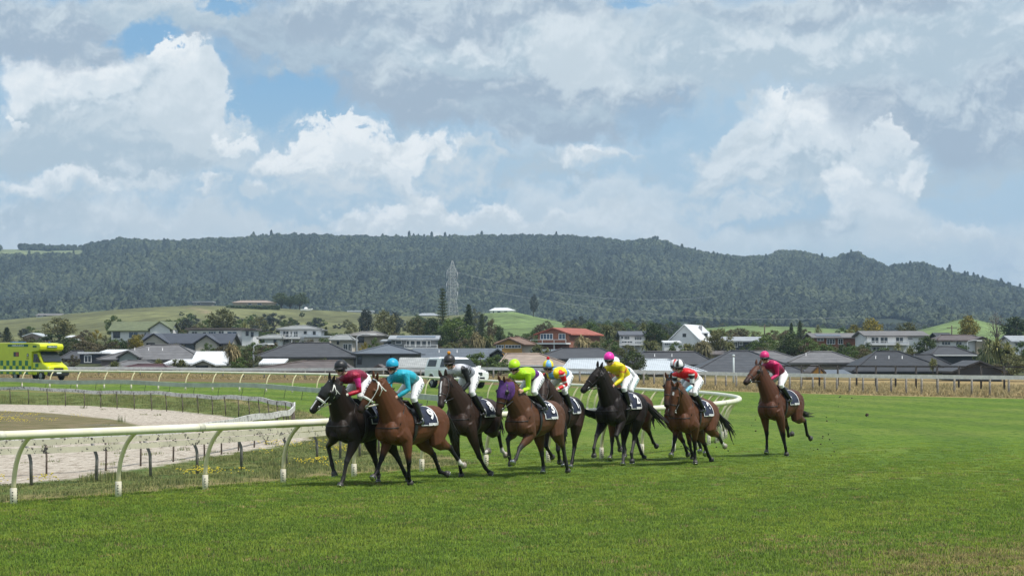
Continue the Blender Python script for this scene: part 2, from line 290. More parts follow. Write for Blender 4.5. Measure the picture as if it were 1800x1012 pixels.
FIT={
 1:dict(X=-2.941,d=42.528,th=33.13,z0=-0.041,poll=(1.042,0.128,1.948),nose=(1.341,-0.147,1.397),RF=[(0.694,-0.033,0.939),(0.527,-0.34,0.758),(0.511,-0.264,0.423),(0.506,-0.206,0.22)],LF=[(0.44,0.205,0.864),(0.63,0.162,0.485),(0.699,0.142,0.189),(0.828,0.161,0.051)],RH=[(-0.479,-0.162,0.876),(-0.641,-0.136,0.446),(-0.853,-0.217,0.165),(-0.739,-0.148,0.028)],LH=[(-0.626,0.168,0.835),(-0.925,0.175,0.485),(-1.175,0.151,0.201),(-1.282,0.164,0.042)],head=(0.623,0.022,2.162),sL=(0.46,0.266,2.026),sR=(0.494,-0.101,1.911),eL=(0.421,0.289,1.722),eR=(0.431,-0.309,1.735),hL=(0.657,0.18,1.656),hR=(0.628,-0.12,1.704),hip=(0.017,0.057,1.993),kL=(0.287,0.21,1.631),kR=(0.136,-0.247,1.639),fL=(-0.021,0.316,1.274),fR=(-0.036,-0.308,1.194),),
 2:dict(X=-2.029,d=43.726,th=35.16,z0=-0.11,poll=(1.034,0.007,1.954),nose=(1.313,-0.199,1.368),RF=[(0.379,-0.217,0.846),(0.597,-0.203,0.489),(0.777,-0.157,0.272),(0.926,-0.145,0.159)],LF=[(0.378,0.21,0.842),(0.343,0.232,0.43),(0.261,0.164,0.17),(0.153,0.119,0.027)],RH=[(-0.546,-0.169,0.789),(-0.9,-0.141,0.509),(-1.102,-0.157,0.185),(-1.279,-0.094,0.135)],LH=[(-0.597,0.169,0.777),(-1.03,0.141,0.647),(-1.276,0.193,0.353),(-1.453,0.149,0.298)],head=(0.518,-0.017,2.192),sL=(0.421,0.223,2.042),sR=(0.404,-0.163,1.948),eL=(0.408,0.277,1.751),eR=(0.591,-0.022,1.791),hL=(0.601,0.145,1.615),hR=(0.687,-0.116,1.567),hip=(-0.035,0.08,1.941),kL=(0.227,0.251,1.589),kR=(-0.039,-0.28,1.673),fL=(0.037,0.299,1.168),fR=(-0.054,-0.308,1.181),),
 3:dict(X=-0.832,d=45.919,th=24.41,z0=-0.027,poll=(1.092,-0.096,1.975),nose=(1.421,-0.021,1.429),RF=[(0.468,-0.172,0.847),(0.357,-0.142,0.438),(0.249,-0.139,0.168),(0.132,-0.174,0.025)],LF=[(0.437,0.21,0.823),(0.249,0.27,0.404),(0.031,0.291,0.186),(-0.116,0.348,0.058)],RH=[(-0.43,-0.137,0.923),(-0.743,-0.172,0.608),(-1.05,-0.24,0.422),(-1.232,-0.219,0.457)],LH=[(-0.488,0.17,0.897),(-0.93,0.138,0.818),(-1.094,0.136,0.475),(-1.254,0.15,0.374)],head=(0.694,-0.162,2.267),sL=(0.565,0.103,2.119),sR=(0.516,-0.291,2.051),eL=(0.502,0.163,1.841),eR=(0.428,-0.255,1.781),hL=(0.66,0.054,1.65),hR=(0.644,-0.102,1.717),hip=(0.095,0.008,2.05),kL=(0.34,0.148,1.657),kR=(0.156,-0.252,1.651),fL=(0.098,0.306,1.253),fR=(-0.032,-0.308,1.211),),
 4:dict(X=0.46,d=46.232,th=29.86,z0=-0.075,poll=(1.155,-0.047,1.866),nose=(1.279,-0.125,1.196),RF=[(0.367,-0.224,0.893),(0.748,-0.159,0.739),(0.707,-0.154,0.435),(0.676,-0.13,0.234)],LF=[(0.442,0.182,0.831),(0.771,0.116,0.574),(0.987,0.16,0.386),(1.161,0.183,0.315)],RH=[(-0.473,-0.163,0.837),(-0.617,-0.158,0.403),(-0.84,-0.247,0.138),(-0.697,-0.179,0.028)],LH=[(-0.583,0.202,0.819),(-0.933,0.152,0.539),(-1.065,0.156,0.183),(-1.186,0.124,0.04)],head=(0.664,-0.063,2.172),sL=(0.523,0.17,2.029),sR=(0.486,-0.229,1.984),eL=(0.488,0.145,1.728),eR=(0.426,-0.264,1.709),hL=(0.751,0.159,1.685),hR=(0.642,-0.103,1.668),hip=(0.054,0.066,2.012),kL=(0.363,0.208,1.665),kR=(0.13,-0.239,1.634),fL=(0.032,0.286,1.357),fR=(-0.029,-0.307,1.18),),
 5:dict(X=1.09,d=49.07,th=20.66,z0=-0.037,poll=(1.133,0.01,1.883),nose=(1.525,0.114,1.391),RF=[(0.392,-0.176,0.893),(0.504,-0.148,0.498),(0.264,-0.131,0.333),(0.093,-0.152,0.253)],LF=[(0.558,0.165,0.819),(0.731,0.199,0.433),(0.499,0.142,0.275),(0.352,0.103,0.166)],RH=[(-0.511,-0.163,0.857),(-0.651,-0.165,0.411),(-0.87,-0.219,0.133),(-0.713,-0.189,0.025)],LH=[(-0.496,0.17,0.883),(-0.561,0.11,0.442),(-0.339,0.134,0.136),(-0.181,0.156,0.034)],head=(0.662,-0.042,2.16),sL=(0.532,0.213,2.021),sR=(0.472,-0.179,1.965),eL=(0.407,0.257,1.765),eR=(0.429,-0.288,1.712),hL=(0.624,0.126,1.671),hR=(0.636,-0.11,1.704),hip=(0.055,0.109,2.027),kL=(0.327,0.199,1.64),kR=(0.122,-0.232,1.675),fL=(0.096,0.267,1.246),fR=(-0.028,-0.307,1.219),),
 6:dict(X=2.5,d=50.477,th=28.74,z0=0.03,poll=(0.997,-0.019,2.126),nose=(1.381,-0.253,1.656),RF=[(0.464,-0.207,0.919),(0.8,-0.176,0.667),(0.949,-0.166,0.418),(0.896,-0.19,0.239)],LF=[(0.381,0.205,0.974),(0.676,0.233,0.681),(0.461,0.183,0.494),(0.323,0.15,0.369)],RH=[(-0.602,-0.172,0.884),(-0.583,-0.213,0.401),(-0.345,-0.098,0.137),(-0.21,-0.043,0.021)],LH=[(-0.49,0.171,0.954),(-0.514,0.076,0.515),(-0.235,0.15,0.273),(-0.255,0.158,0.069)],head=(0.555,-0.001,2.321),sL=(0.41,0.241,2.162),sR=(0.402,-0.152,2.101),eL=(0.43,0.234,1.871),eR=(0.439,-0.268,1.841),hL=(0.641,0.141,1.732),hR=(0.644,-0.102,1.775),hip=(-0.019,0.099,1.971),kL=(0.318,0.235,1.674),kR=(0.141,-0.248,1.686),fL=(0.118,0.279,1.258),fR=(-0.042,-0.308,1.25),),
 7:dict(X=2.805,d=53.04,th=28.44,z0=-0.05,poll=(1.024,0.016,1.982),nose=(1.503,0.04,1.56),RF=[(0.398,-0.199,0.879),(0.418,-0.192,0.458),(0.523,-0.151,0.202),(0.655,-0.134,0.069)],LF=[(0.409,0.2,0.872),(0.613,0.183,0.506),(0.45,0.15,0.27),(0.544,0.178,0.108)],RH=[(-0.54,-0.169,0.849),(-0.788,-0.156,0.471),(-0.947,-0.102,0.127),(-1.105,-0.105,0.021)],LH=[(-0.472,0.169,0.881),(-0.829,0.158,0.606),(-1.127,0.111,0.383),(-1.289,0.122,0.286)],head=(0.599,-0.041,2.219),sL=(0.453,0.196,2.06),sR=(0.378,-0.185,2.061),eL=(0.436,0.259,1.778),eR=(0.436,-0.256,1.786),hL=(0.644,0.102,1.696),hR=(0.643,-0.103,1.697),hip=(-0.009,0.082,1.93),kL=(0.312,0.221,1.601),kR=(0.137,-0.248,1.615),fL=(0.123,0.266,1.194),fR=(-0.04,-0.308,1.175),),
 8:dict(X=4.233,d=51.251,th=29.8,z0=-0.144,poll=(1.162,0.125,1.719),nose=(1.255,0.041,1.047),RF=[(0.329,-0.221,0.887),(0.573,-0.166,0.56),(0.741,-0.13,0.336),(0.889,-0.102,0.227)],LF=[(0.35,0.219,0.86),(0.211,0.14,0.484),(0.147,0.114,0.209),(0.205,0.157,0.032)],RH=[(-0.563,-0.163,0.745),(-0.863,-0.118,0.402),(-1.124,-0.135,0.134),(-1.288,-0.143,0.037)],LH=[(-0.519,0.171,0.765),(-0.934,0.193,0.589),(-1.262,0.137,0.409),(-1.438,0.116,0.347)],head=(0.609,-0.04,2.165),sL=(0.466,0.191,2.02),sR=(0.449,-0.213,1.966),eL=(0.445,0.197,1.729),eR=(0.436,-0.259,1.681),hL=(0.662,0.121,1.588),hR=(0.644,-0.102,1.602),hip=(0.017,0.065,1.896),kL=(0.342,0.195,1.574),kR=(0.132,-0.244,1.541),fL=(0.067,0.294,1.202),fR=(-0.035,-0.308,1.094),),
 9:dict(X=4.273,d=53.507,th=29.27,z0=-0.126,poll=(1.059,0.047,1.876),nose=(1.282,0.068,1.272),RF=[(0.397,-0.155,0.771),(0.142,-0.026,0.423),(-0.077,-0.054,0.22),(-0.232,-0.08,0.107)],LF=[(0.398,0.201,0.807),(0.291,0.196,0.402),(0.115,0.175,0.175),(0.003,0.141,0.029)],RH=[(-0.566,-0.158,0.759),(-0.863,-0.103,0.411),(-1.165,-0.176,0.207),(-0.99,-0.129,0.153)],LH=[(-0.443,0.161,0.814),(-0.659,0.117,0.413),(-0.942,0.045,0.199),(-0.78,0.101,0.114)],head=(0.577,-0.031,2.167),sL=(0.437,0.213,2.016),sR=(0.376,-0.169,1.979),eL=(0.438,0.253,1.726),eR=(0.436,-0.257,1.709),hL=(0.642,0.104,1.623),hR=(0.643,-0.103,1.621),hip=(-0.032,0.097,1.919),kL=(0.259,0.222,1.554),kR=(0.103,-0.234,1.58),fL=(0.006,0.286,1.18),fR=(-0.036,-0.307,1.122),),
 10:dict(X=6.807,d=55.654,th=31.86,z0=0.016,poll=(0.96,-0.117,2.168),nose=(1.467,-0.227,1.787),RF=[(0.413,-0.203,0.937),(0.333,-0.184,0.532),(0.322,-0.188,0.235),(0.427,-0.149,0.083)],LF=[(0.428,0.212,0.909),(0.258,0.218,0.513),(0.175,0.224,0.215),(0.111,0.227,0.03)],RH=[(-0.415,-0.166,0.985),(-0.691,-0.116,0.631),(-0.981,-0.232,0.441),(-1.161,-0.21,0.489)],LH=[(-0.594,0.171,0.904),(-1.038,0.173,0.81),(-1.214,0.159,0.469),(-1.376,0.183,0.37)],head=(0.62,-0.109,2.358),sL=(0.498,0.146,2.197),sR=(0.456,-0.234,2.128),eL=(0.432,0.131,1.921),eR=(0.435,-0.259,1.841),hL=(0.663,0.044,1.81),hR=(0.644,-0.102,1.762),hip=(0.058,0.044,1.999),kL=(0.373,0.198,1.683),kR=(0.17,-0.258,1.656),fL=(0.057,0.298,1.344),fR=(-0.042,-0.308,1.232),),
}
# ================================================================ setting: one ground sheet from the turf to behind the ridge
rng = np.random.default_rng(7)
RAIL = [(-14.5, 27), (-11.5, 31.8), (-8.53, 36.5), (-6.9, 38.8), (-5.6, 41), (-4.38, 43.1), (-3.0, 45.5), (-1.5, 47.9), (.3, 50.6), (2.14, 53.2), (3.75, 56.2), (5.4, 60.3), (6.6, 65), (7.25, 70), (7.35, 75), (6.9, 81), (4.94, 91), (2.6, 105), (-3.2, 124), (-9, 134), (-14.7, 141), (-25, 149.5), (-36.7, 157), (-55, 166)]
GREY = [(-50, 158), (-34, 147), (-22, 137), (-13.2, 127), (-7.5, 114), (-3.45, 102), (-1.2, 95)]
SAND_A = [(-12.4, 42.2), (-10, 46.3), (-9.15, 47.6), (-8.67, 49.6), (-8.33, 52), (-7.8, 53.4), (-7.55, 56), (-7.4, 58.3), (-7.1, 62.1), (-7.0, 68), (-7.45, 75), (-8.5, 82), (-12.3, 94), (-18.5, 106), (-27.5, 118), (-42, 131)]
SAND_B = [(-13.5, 38.3), (-11.2, 40.6), (-9, 42.8), (-8.15, 44.1), (-7.3, 45.8), (-6.5, 47.4), (-5.8, 48.9), (-5.1, 50.1), (-4.2, 53), (-3.2, 57.5)]
FENCE = [(48, 118), (36, 125), (29.5, 131), (22.5, 142), (14, 160), (7, 172), (-4.8, 184), (-20, 193), (-46, 200), (-62, 203)]
ROUGH = [(-15.3, 27), (-12.3, 32.3), (-9.2, 37.2), (-7.5, 39.6), (-6.2, 41.8), (-5, 44), (-3.6, 46.6), (-2.1, 49), (-.9, 51.2), (-1.2, 54), (-2.6, 58), (-4.6, 64), (-5.6, 72), (-6.2, 82), (-8.5, 96), (-12, 112), (-16, 127), (-34, 147), (-60, 162), (-90, 160), (-90, 20)]
def flat(px, v): d = FPX*HC/(v-HY); return (X_at(px, d), d)
SANDP = [flat(*p) for p in ((-160, 711), (0, 711), (150, 713), (300, 721), (400, 732), (450, 741), (490, 753), (535, 762), (545, 774), (470, 787), (380, 801), (280, 819), (200, 832), (90, 846), (0, 852), (-160, 860))]
PATCH = [flat(*p) for p in ((-160, 721), (0, 722), (60, 724), (130, 730), (205, 738), (240, 748), (225, 757), (150, 764), (60, 770), (-160, 776))]
def seg_d(P, X, Y):
    d = np.full(X.shape, 1e9); P = np.array(P)
    for a, b in zip(P[:-1], P[1:]):
        ab = b-a; t = np.clip(((X-a[0])*ab[0]+(Y-a[1])*ab[1])/(ab@ab), 0, 1)
        d = np.minimum(d, np.hypot(X-a[0]-t*ab[0], Y-a[1]-t*ab[1]))
    return d
def inside(P, X, Y):
    r = np.zeros(X.shape, bool); n = len(P)
    for i in range(n):
        (x1, y1), (x2, y2) = P[i], P[(i+1) % n]
        if y1 == y2: continue
        r ^= ((y1 > Y) != (y2 > Y)) & (X < (x2-x1)*(Y-y1)/(y2-y1)+x1)
    return r
def sdist(P, X, Y): return np.where(inside(P, X, Y), 1, -1)*seg_d(P+[P[0]], X, Y)
_fr = sorted([p for p in RAIL if p[1] > 84], key=lambda p: p[0]); _ff = sorted(FENCE)
def y_rail(X): return np.interp(X, [p[0] for p in _fr], [p[1] for p in _fr])
def y_fence(X): return np.interp(X, [p[0] for p in _ff], [p[1] for p in _ff])
_perm = rng.permutation(4096)
def vnoise(x, y):
    xi = np.floor(x).astype(int); yi = np.floor(y).astype(int); fx = sstep(x-xi); fy = sstep(y-yi)
    h = lambda a, b: _perm[(_perm[a & 4095]+b) & 4095]/4095.
    return (h(xi, yi)*(1-fx)+h(xi+1, yi)*fx)*(1-fy)+(h(xi, yi+1)*(1-fx)+h(xi+1, yi+1)*fx)*fy
def fbm(x, y, o=4): return sum(vnoise(x*2**i+17*i, y*2**i+5*i)*.5**i for i in range(o))/(2-.5**(o-1))
UC = np.array([-900, 0, 200, 350, 500, 600, 700, 800, 900, 1000, 1200, 1300, 1400, 1500, 1600, 1700, 1800, 2700.])
TAB = { # distance: row of the picture where the land stands, per column
 300: [628]*6+[630]*6+[632, 633, 634, 634, 634, 632],
 360: [608, 608, 601, 604, 606, 608, 610, 612, 610, 607, 605, 606, 608, 610, 614, 614, 613, 610],
 450: [598, 598, 593, 595, 597, 600, 603, 604, 600, 597, 597, 597, 597, 598, 600, 600, 600, 600],
 650: [590, 588, 576, 573, 577, 582, 586, 587, 584, 586, 592, 590, 591, 592, 594, 592, 594, 592],
 850: [575, 571, 553, 548, 556, 562, 568, 568, 562, 579, 587, 582, 583, 586, 588, 578, 588, 586],
 1000: [570, 562, 544, 536, 543, 548, 557, 556, 549, 572, 582, 573, 574, 580, 583, 558, 582, 582],
 1100: [572, 565, 548, 541, 547, 551, 560, 560, 554, 576, 585, 578, 579, 584, 586, 565, 586, 585],
 1500: [590]*18, 1850: [566, 566, 564, 562, 564, 564, 564, 564, 566, 570, 572, 574, 574, 574, 574, 574, 574, 574],
 2250: [520, 518, 514, 510, 508, 508, 508, 508, 507, 508, 511, 518, 524, 526, 530, 536, 544, 560],
 2650: [468, 464, 458, 452, 449, 449, 451, 450, 449, 450, 462, 474, 480, 484, 494, 510, 534, 570],
 3000: [436, 438, 427, 422, 417, 417, 418, 417, 416, 416, 431, 442, 443, 449, 455, 472, 494, 525],
 3300: [452, 452, 442, 438, 434, 434, 436, 434, 432, 434, 448, 458, 460, 466, 472, 488, 508, 540],
 4400: [600]*18}
RIDGE_U = [-900, 0, 60, 130, 160, 210, 290, 370, 430, 500, 600, 750, 840, 950, 1060, 1110, 1150, 1200, 1260, 1340, 1370, 1420, 1460, 1500, 1560, 1620, 1680, 1740, 1800, 2700]
RIDGE_V = [440, 437, 439, 441, 438, 429, 434, 428, 425, 420, 422, 425, 420, 419, 423, 430, 423, 441, 455, 460, 447, 452, 466, 451, 478, 467, 490, 503, 520, 580]
YS = sorted(TAB)
def gz(X, Y):
    left = .35*sstep((Y-108)/48)*sstep((12-X)/20)
    A = .15+.42*sstep((18-X)/22)+.16*sstep((-18-X)/20)
    out_ = np.maximum(0, Y-y_rail(np.clip(X, -55, 2)))
    k = sstep(out_/13)
    return (left*(1-k)+A*k)*sstep((Y-95)/12)
def tz(X, Y):
    X = np.asarray(X, float); Y = np.asarray(Y, float); u = X/np.maximum(Y, 1)*FPX+CX
    Z = np.zeros(X.shape)
    rows = [np.interp(u, UC, TAB[y]) for y in YS]
    rows[YS.index(3000)] = np.interp(u, RIDGE_U, RIDGE_V)+2
    zs = [HC+(HY-r)/FPX*y for r, y in zip(rows, YS)]
    g = gz(X, Y)
    zs = [g]+zs; ys = [205.]+[float(y) for y in YS]
    for i in range(len(ys)-1):
        m = (Y >= ys[i]) & (Y < ys[i+1]) if i < len(ys)-2 else (Y >= ys[i])
        t = (Y-ys[i])/(ys[i+1]-ys[i]); t = np.clip(t, 0, 1)
        Z = np.where(m, zs[i]*(1-t)+zs[i+1]*t, Z)
    Z = np.where(Y < 205, g, Z)
    amp = np.interp(Y, [205, 400, 900, 1500, 2150, 2600, 2900, 3100], [0, .4, 1.2, 5, 30, 16, 6, 3])
    Z = Z+(fbm(X/150.+3, Y/230., 4)-.5)*amp*2
    return Z
def z_at(x, y): return float(tz(np.array([x]), np.array([y]))[0])
ys_ = [4.]
while ys_[-1] < 4300: ys_.append(ys_[-1]*1.0125+.02)
ys_ = np.array(ys_); uu = np.linspace(-1, 1, 330); uu = np.sign(uu)*np.abs(uu)**1.25*2300/FPX
Yg, Ug = np.meshgrid(ys_, uu, indexing='ij'); Xg = Ug*(Yg+42)
Zg = tz(Xg, Yg)
ny, nx = Xg.shape
gm = bpy.data.meshes.new('ground'); co = np.stack([Xg, Yg, Zg], -1).reshape(-1, 3)
idx = np.arange(ny*nx).reshape(ny, nx); q = np.stack([idx[:-1, :-1], idx[:-1, 1:], idx[1:, 1:], idx[1:, :-1]], -1).reshape(-1, 4)
gm.vertices.add(len(co)); gm.vertices.foreach_set('co', co.ravel())
gm.loops.add(q.size); gm.loops.foreach_set('vertex_index', q.ravel().astype(np.int32))
gm.polygons.add(len(q)); gm.polygons.foreach_set('loop_start', np.arange(0, q.size, 4, dtype=np.int32))
gm.update(calc_edges=True); smooth_all(gm)
X, Y = Xg.ravel(), Yg.ravel(); Uv = X/Y*FPX+CX
near = Y < 215
def A(name, vals, clip=3.):
    a = gm.attributes.new(name, 'FLOAT', 'POINT'); a.data.foreach_set('value', np.clip(vals, -clip, clip).astype(np.float32))
sandv = np.full(X.shape, -3.); sandv[near] = np.minimum(sdist(SANDP, X[near], Y[near]), -sdist(PATCH, X[near], Y[near]))
patv = np.full(X.shape, -3.); patv[near] = sdist(PATCH, X[near], Y[near])
rouv = np.full(X.shape, -3.); rouv[near] = sdist(ROUGH, X[near], Y[near])
dryv = Y-y_fence(X)+np.interp(X, [-60, -20, 5, 15, 40], [34, 26, 22, 8, 7]); dryv = np.minimum(dryv, (y_rail(np.clip(X, -55, 2))*-1+Y-6) if True else 9)
dryv = np.where(X > 9, Y-y_fence(X)+7, np.minimum(Y-y_rail(np.clip(X, -55, 2))-7, Y-y_fence(X)+25))
A('rd', np.where(near, seg_d(RAIL, X, np.where(near, Y, 0)), 9), 60); A('sand', sandv); A('patch', patv); A('rough', rouv); A('dry', dryv)
# far land use: suburb scrub, pasture, forest floor, clearing on the ridge
sub = np.array((.055, .062, .026)); pas = np.array((.130, .135, .056)); fla = np.array((.030, .040, .022)); dry = np.array((.23, .17, .075)); gre = np.array((.135, .19, .062))
k1 = sstep((Y-330)/130)[:, None]*sstep((Y-300)/60)[:, None]; col_ = sub*(1-k1)+pas*k1
n_ = fbm(X/60., Y/90., 4)[:, None]; col_ = col_*(.50+1.0*n_)
gk = (sstep((Uv-800)/80)*(Y > 430))[:, None]; col_ = col_*(1-gk)+gre*(.62+.75*n_)*gk
k2 = sstep((Y-1130)/90)[:, None]; col_ = col_*(1-k2)+fla*(.8+.4*n_)*k2
clear = sstep((170-Uv)/40)*sstep((Y-2760)/60)*sstep((.66-fbm(X/70., Y/120., 3))/.08); clear = clear[:, None]
col_ = col_*(1-clear)+np.array((.16, .19, .085))*clear
trk = np.exp(-((Uv-(330+30*np.sin(Y/60.)))/9)**2)*sstep((Y-800)/40)*sstep((960-Y)/40); col_ = col_*(1-.7*trk[:, None])+np.array((.26, .20, .12))*.7*trk[:, None]
at = gm.color_attributes.new('Col', 'FLOAT_COLOR', 'POINT'); c4 = np.ones((len(col_), 4), np.float32); c4[:, :3] = col_; at.data.foreach_set('color', c4.ravel())
A('far', sstep((Y-207)/25), 9)
gmt = bpy.data.materials.new('ground'); gmt.use_nodes = True; t = gmt.node_tree; b = t.nodes['Principled BSDF']; b.inputs['Roughness'].default_value = .9; b.inputs['Specular IOR Level'].default_value = .15
def AT(n): a = N(t, 'ShaderNodeAttribute'); a.attribute_name = n; return a
ob = N(t, 'ShaderNodeTexCoord').outputs['Object']
big = NOISE(t, ob, .12, 5, .6); mid = NOISE(t, ob, .9, 5, .65); sml = NOISE(t, ob, 9., 4, .7); tiny = NOISE(t, ob, 45., 3, .7)
mp = N(t, 'ShaderNodeMapping'); mp.inputs['Scale'].default_value = (1, .25, 1); t.links.new(ob, mp.inputs[0]); streak = NOISE(t, mp.outputs[0], 3.2, 6, .72)
turf = MIX(t, MR(t, sml, .3, .7), (.074, .138, .012), (.122, .194, .024))
turf = MIX(t, MR(t, big, .40, .68), turf, MIX(t, sml, (.112, .165, .024), (.16, .205, .042)))
mp3 = N(t, 'ShaderNodeMapping'); mp3.inputs['Scale'].default_value = (3.2, .9, 1); t.links.new(ob, mp3.inputs[0]); clump = NOISE(t, mp3.outputs[0], 1., 6, .75)
turf = MIX(t, MR(t, clump, .52, .36), turf, (.048, .104, .009)); turf = MIX(t, M(t, 'MULTIPLY', MR(t, clump, .55, .72), .7), turf, (.135, .19, .035)); turf = MIX(t, M(t, 'MULTIPLY', MR(t, streak, .5, .75), .35), turf, (.045, .085, .010))
turf = MIX(t, M(t, 'MULTIPLY', MR(t, tiny, .58, .75), .5), turf, (.19, .21, .07))
band = N(t, 'ShaderNodeMath', operation='SINE'); t.links.new(M(t, 'MULTIPLY_ADD', AT('rd').outputs['Fac'], 1.55, M(t, 'MULTIPLY', mid, .8)), band.inputs[0])
turf = MIX(t, 1., turf, MIX(t, MR(t, band.outputs[0], -.6, .6), (.95, .96, .96), (1.15, 1.12, 1.04)), 'MULTIPLY')
sxy = N(t, 'ShaderNodeSeparateXYZ'); t.links.new(ob, sxy.inputs[0])
dryp = M(t, 'MULTIPLY', MR(t, M(t, 'MULTIPLY_ADD', mid, 3., sxy.outputs[0]), 3.6, 7.), MR(t, M(t, 'MULTIPLY_ADD', big, 4., sxy.outputs[1]), 32.5, 28.))
turf = MIX(t, M(t, 'MULTIPLY', dryp, .8), turf, (.24, .20, .07))
rough = MIX(t, MR(t, mid, .33, .66), (.070, .125, .026), (.165, .175, .052)); rough = MIX(t, MR(t, sml, .45, .75), rough, (.10, .12, .035)); rough = MIX(t, M(t, 'MULTIPLY', MR(t, tiny, .55, .7), .6), rough, (.25, .23, .11))
edge = AT('rough').outputs['Fac']
verge = M(t, 'MULTIPLY', MR(t, M(t, 'ADD', edge, M(t, 'MULTIPLY', mid, .9)), .2, .55), MR(t, M(t, 'ADD', edge, mid), 2.3, 1.3))
rough = MIX(t, M(t, 'MULTIPLY', verge, .8), rough, MIX(t, sml, (.19, .155, .06), (.30, .24, .12)))
mp2 = N(t, 'ShaderNodeMapping'); mp2.inputs['Scale'].default_value = (5.5, 1.5, 1); t.links.new(ob, mp2.inputs[0]); dash = NOISE(t, mp2.outputs[0], 1., 5, .75)
sand = MIX(t, MR(t, sml, .3, .7), (.42, .36, .29), (.54, .485, .405)); sand = MIX(t, MR(t, dash, .48, .40), sand, (.27, .225, .175)); sand = MIX(t, MR(t, dash, .55, .66), sand, (.68, .63, .55)); sand = MIX(t, M(t, 'MULTIPLY', MR(t, big, .5, .65), .5), sand, (.36, .30, .24)); sand = MIX(t, MR(t, tiny, .46, .3), sand, (.27, .22, .17))
pat = MIX(t, MR(t, mid, .35, .62), (.085, .10, .035), (.25, .195, .12)); pat = MIX(t, M(t, 'MULTIPLY', MR(t, clump, .45, .7), .7), pat, (.12, .135, .045)); pat = MIX(t, MR(t, tiny, .4, .65), pat, (.16, .13, .06)); pat = MIX(t, MR(t, big, .6, .7), pat, (.17, .165, .16))
drc = MIX(t, MR(t, mid, .3, .65), (.30, .205, .085), (.40, .31, .15)); drc = MIX(t, MR(t, tiny, .42, .7), drc, (.17, .115, .045)); drc = MIX(t, MR(t, M(t, 'MULTIPLY_ADD', mid, 8., sxy.outputs[0]), 14., 6.), drc, MIX(t, clump, (.10, .075, .035), (.22, .16, .075)))
nz = M(t, 'ADD', M(t, 'MULTIPLY_ADD', mid, 1.6, -.8), M(t, 'MULTIPLY_ADD', sml, 1.0, -.5))
colr = MIX(t, MR(t, M(t, 'ADD', edge, M(t, 'MULTIPLY', nz, .35)), -.12, .12), turf, rough)
colr = MIX(t, MR(t, M(t, 'ADD', AT('dry').outputs['Fac'], M(t, 'MULTIPLY', nz, 1.6)), -1.2, 1.2), colr, drc)
colr = MIX(t, MR(t, M(t, 'ADD', AT('sand').outputs['Fac'], nz), -.25, .25), colr, sand)
colr = MIX(t, MR(t, M(t, 'ADD', AT('patch').outputs['Fac'], nz), -.3, .3), colr, pat)
mpf = N(t, 'ShaderNodeMapping'); mpf.inputs['Scale'].default_value = (.16, .05, .16); t.links.new(ob, mpf.inputs[0]); ff = NOISE(t, mpf.outputs[0], 1., 7, .65)
farc = MIX(t, 1., AT('Col').outputs['Color'], MIX(t, MR(t, ff, .3, .7), (.62,)*3, (1.4,)*3), 'MULTIPLY')
colr = MIX(t, AT('far').outputs['Fac'], colr, farc)
t.links.new(colr, b.inputs['Base Color'])
bp = N(t, 'ShaderNodeBump'); bp.inputs['Strength'].default_value = .6; bp.inputs['Distance'].default_value = .05
t.links.new(M(t, 'ADD', tiny, M(t, 'MULTIPLY', sml, 1.5)), bp.inputs['Height']); t.links.new(bp.outputs[0], b.inputs['Normal'])
gm.materials.append(gmt); ground = link('ground', gm); tag(ground, kind='structure')

# ---------------------------------------------------------------- instanced ground cover and the far wood (stuff)
def scatter_object(name, pts, rot, scl, protos, mats_for_obj=None, pick=None):
    """point cloud whose points each carry one of several prototype meshes (geometry nodes, instances)"""
    me = bpy.data.meshes.new(name); me.vertices.add(len(pts)); me.vertices.foreach_set('co', np.asarray(pts, np.float32).ravel())
    a = me.attributes.new('rot', 'FLOAT', 'POINT'); a.data.foreach_set('value', np.asarray(rot, np.float32))
    a = me.attributes.new('scl', 'FLOAT_VECTOR', 'POINT'); a.data.foreach_set('vector', np.asarray(scl, np.float32).ravel())
    a = me.attributes.new('pick', 'INT', 'POINT'); a.data.foreach_set('value', np.asarray(pick if pick is not None else rng.integers(0, len(protos), len(pts)), np.int32))
    o = link(name, me)
    g = bpy.data.node_groups.new(name, 'GeometryNodeTree')
    g.interface.new_socket('Geometry', in_out='INPUT', socket_type='NodeSocketGeometry'); g.interface.new_socket('Geometry', in_out='OUTPUT', socket_type='NodeSocketGeometry')
    gi = g.nodes.new('NodeGroupInput'); go = g.nodes.new('NodeGroupOutput'); jn = g.nodes.new('GeometryNodeJoinGeometry')
    def na(nm, ty):
        n = g.nodes.new('GeometryNodeInputNamedAttribute'); n.data_type = ty; n.inputs['Name'].default_value = nm; return n.outputs[0]
    rz = g.nodes.new('ShaderNodeCombineXYZ'); g.links.new(na('rot', 'FLOAT'), rz.inputs[2])
    for i, pm in enumerate(protos):
        po = bpy.data.objects.new(name+'_tuft', pm)
        oi = g.nodes.new('GeometryNodeObjectInfo'); oi.inputs[0].default_value = po
        cmp_ = g.nodes.new('FunctionNodeCompare'); cmp_.data_type = 'INT'; cmp_.operation = 'EQUAL'
        ins = [s for s in cmp_.inputs if s.type == 'INT']; g.links.new(na('pick', 'INT'), ins[0]); ins[1].default_value = i
        ip = g.nodes.new('GeometryNodeInstanceOnPoints')
        g.links.new(gi.outputs[0], ip.inputs['Points']); g.links.new(cmp_.outputs[0], ip.inputs['Selection'])
        g.links.new(oi.outputs['Geometry'], ip.inputs['Instance']); g.links.new(rz.outputs[0], ip.inputs['Rotation']); g.links.new(na('scl', 'FLOAT_VECTOR'), ip.inputs['Scale'])
        g.links.new(ip.outputs[0], jn.inputs[0])
    g.links.new(jn.outputs[0], go.inputs[0])
    md = o.modifiers.new('scatter', 'NODES'); md.node_group = g
    tag(o, kind='stuff'); return o
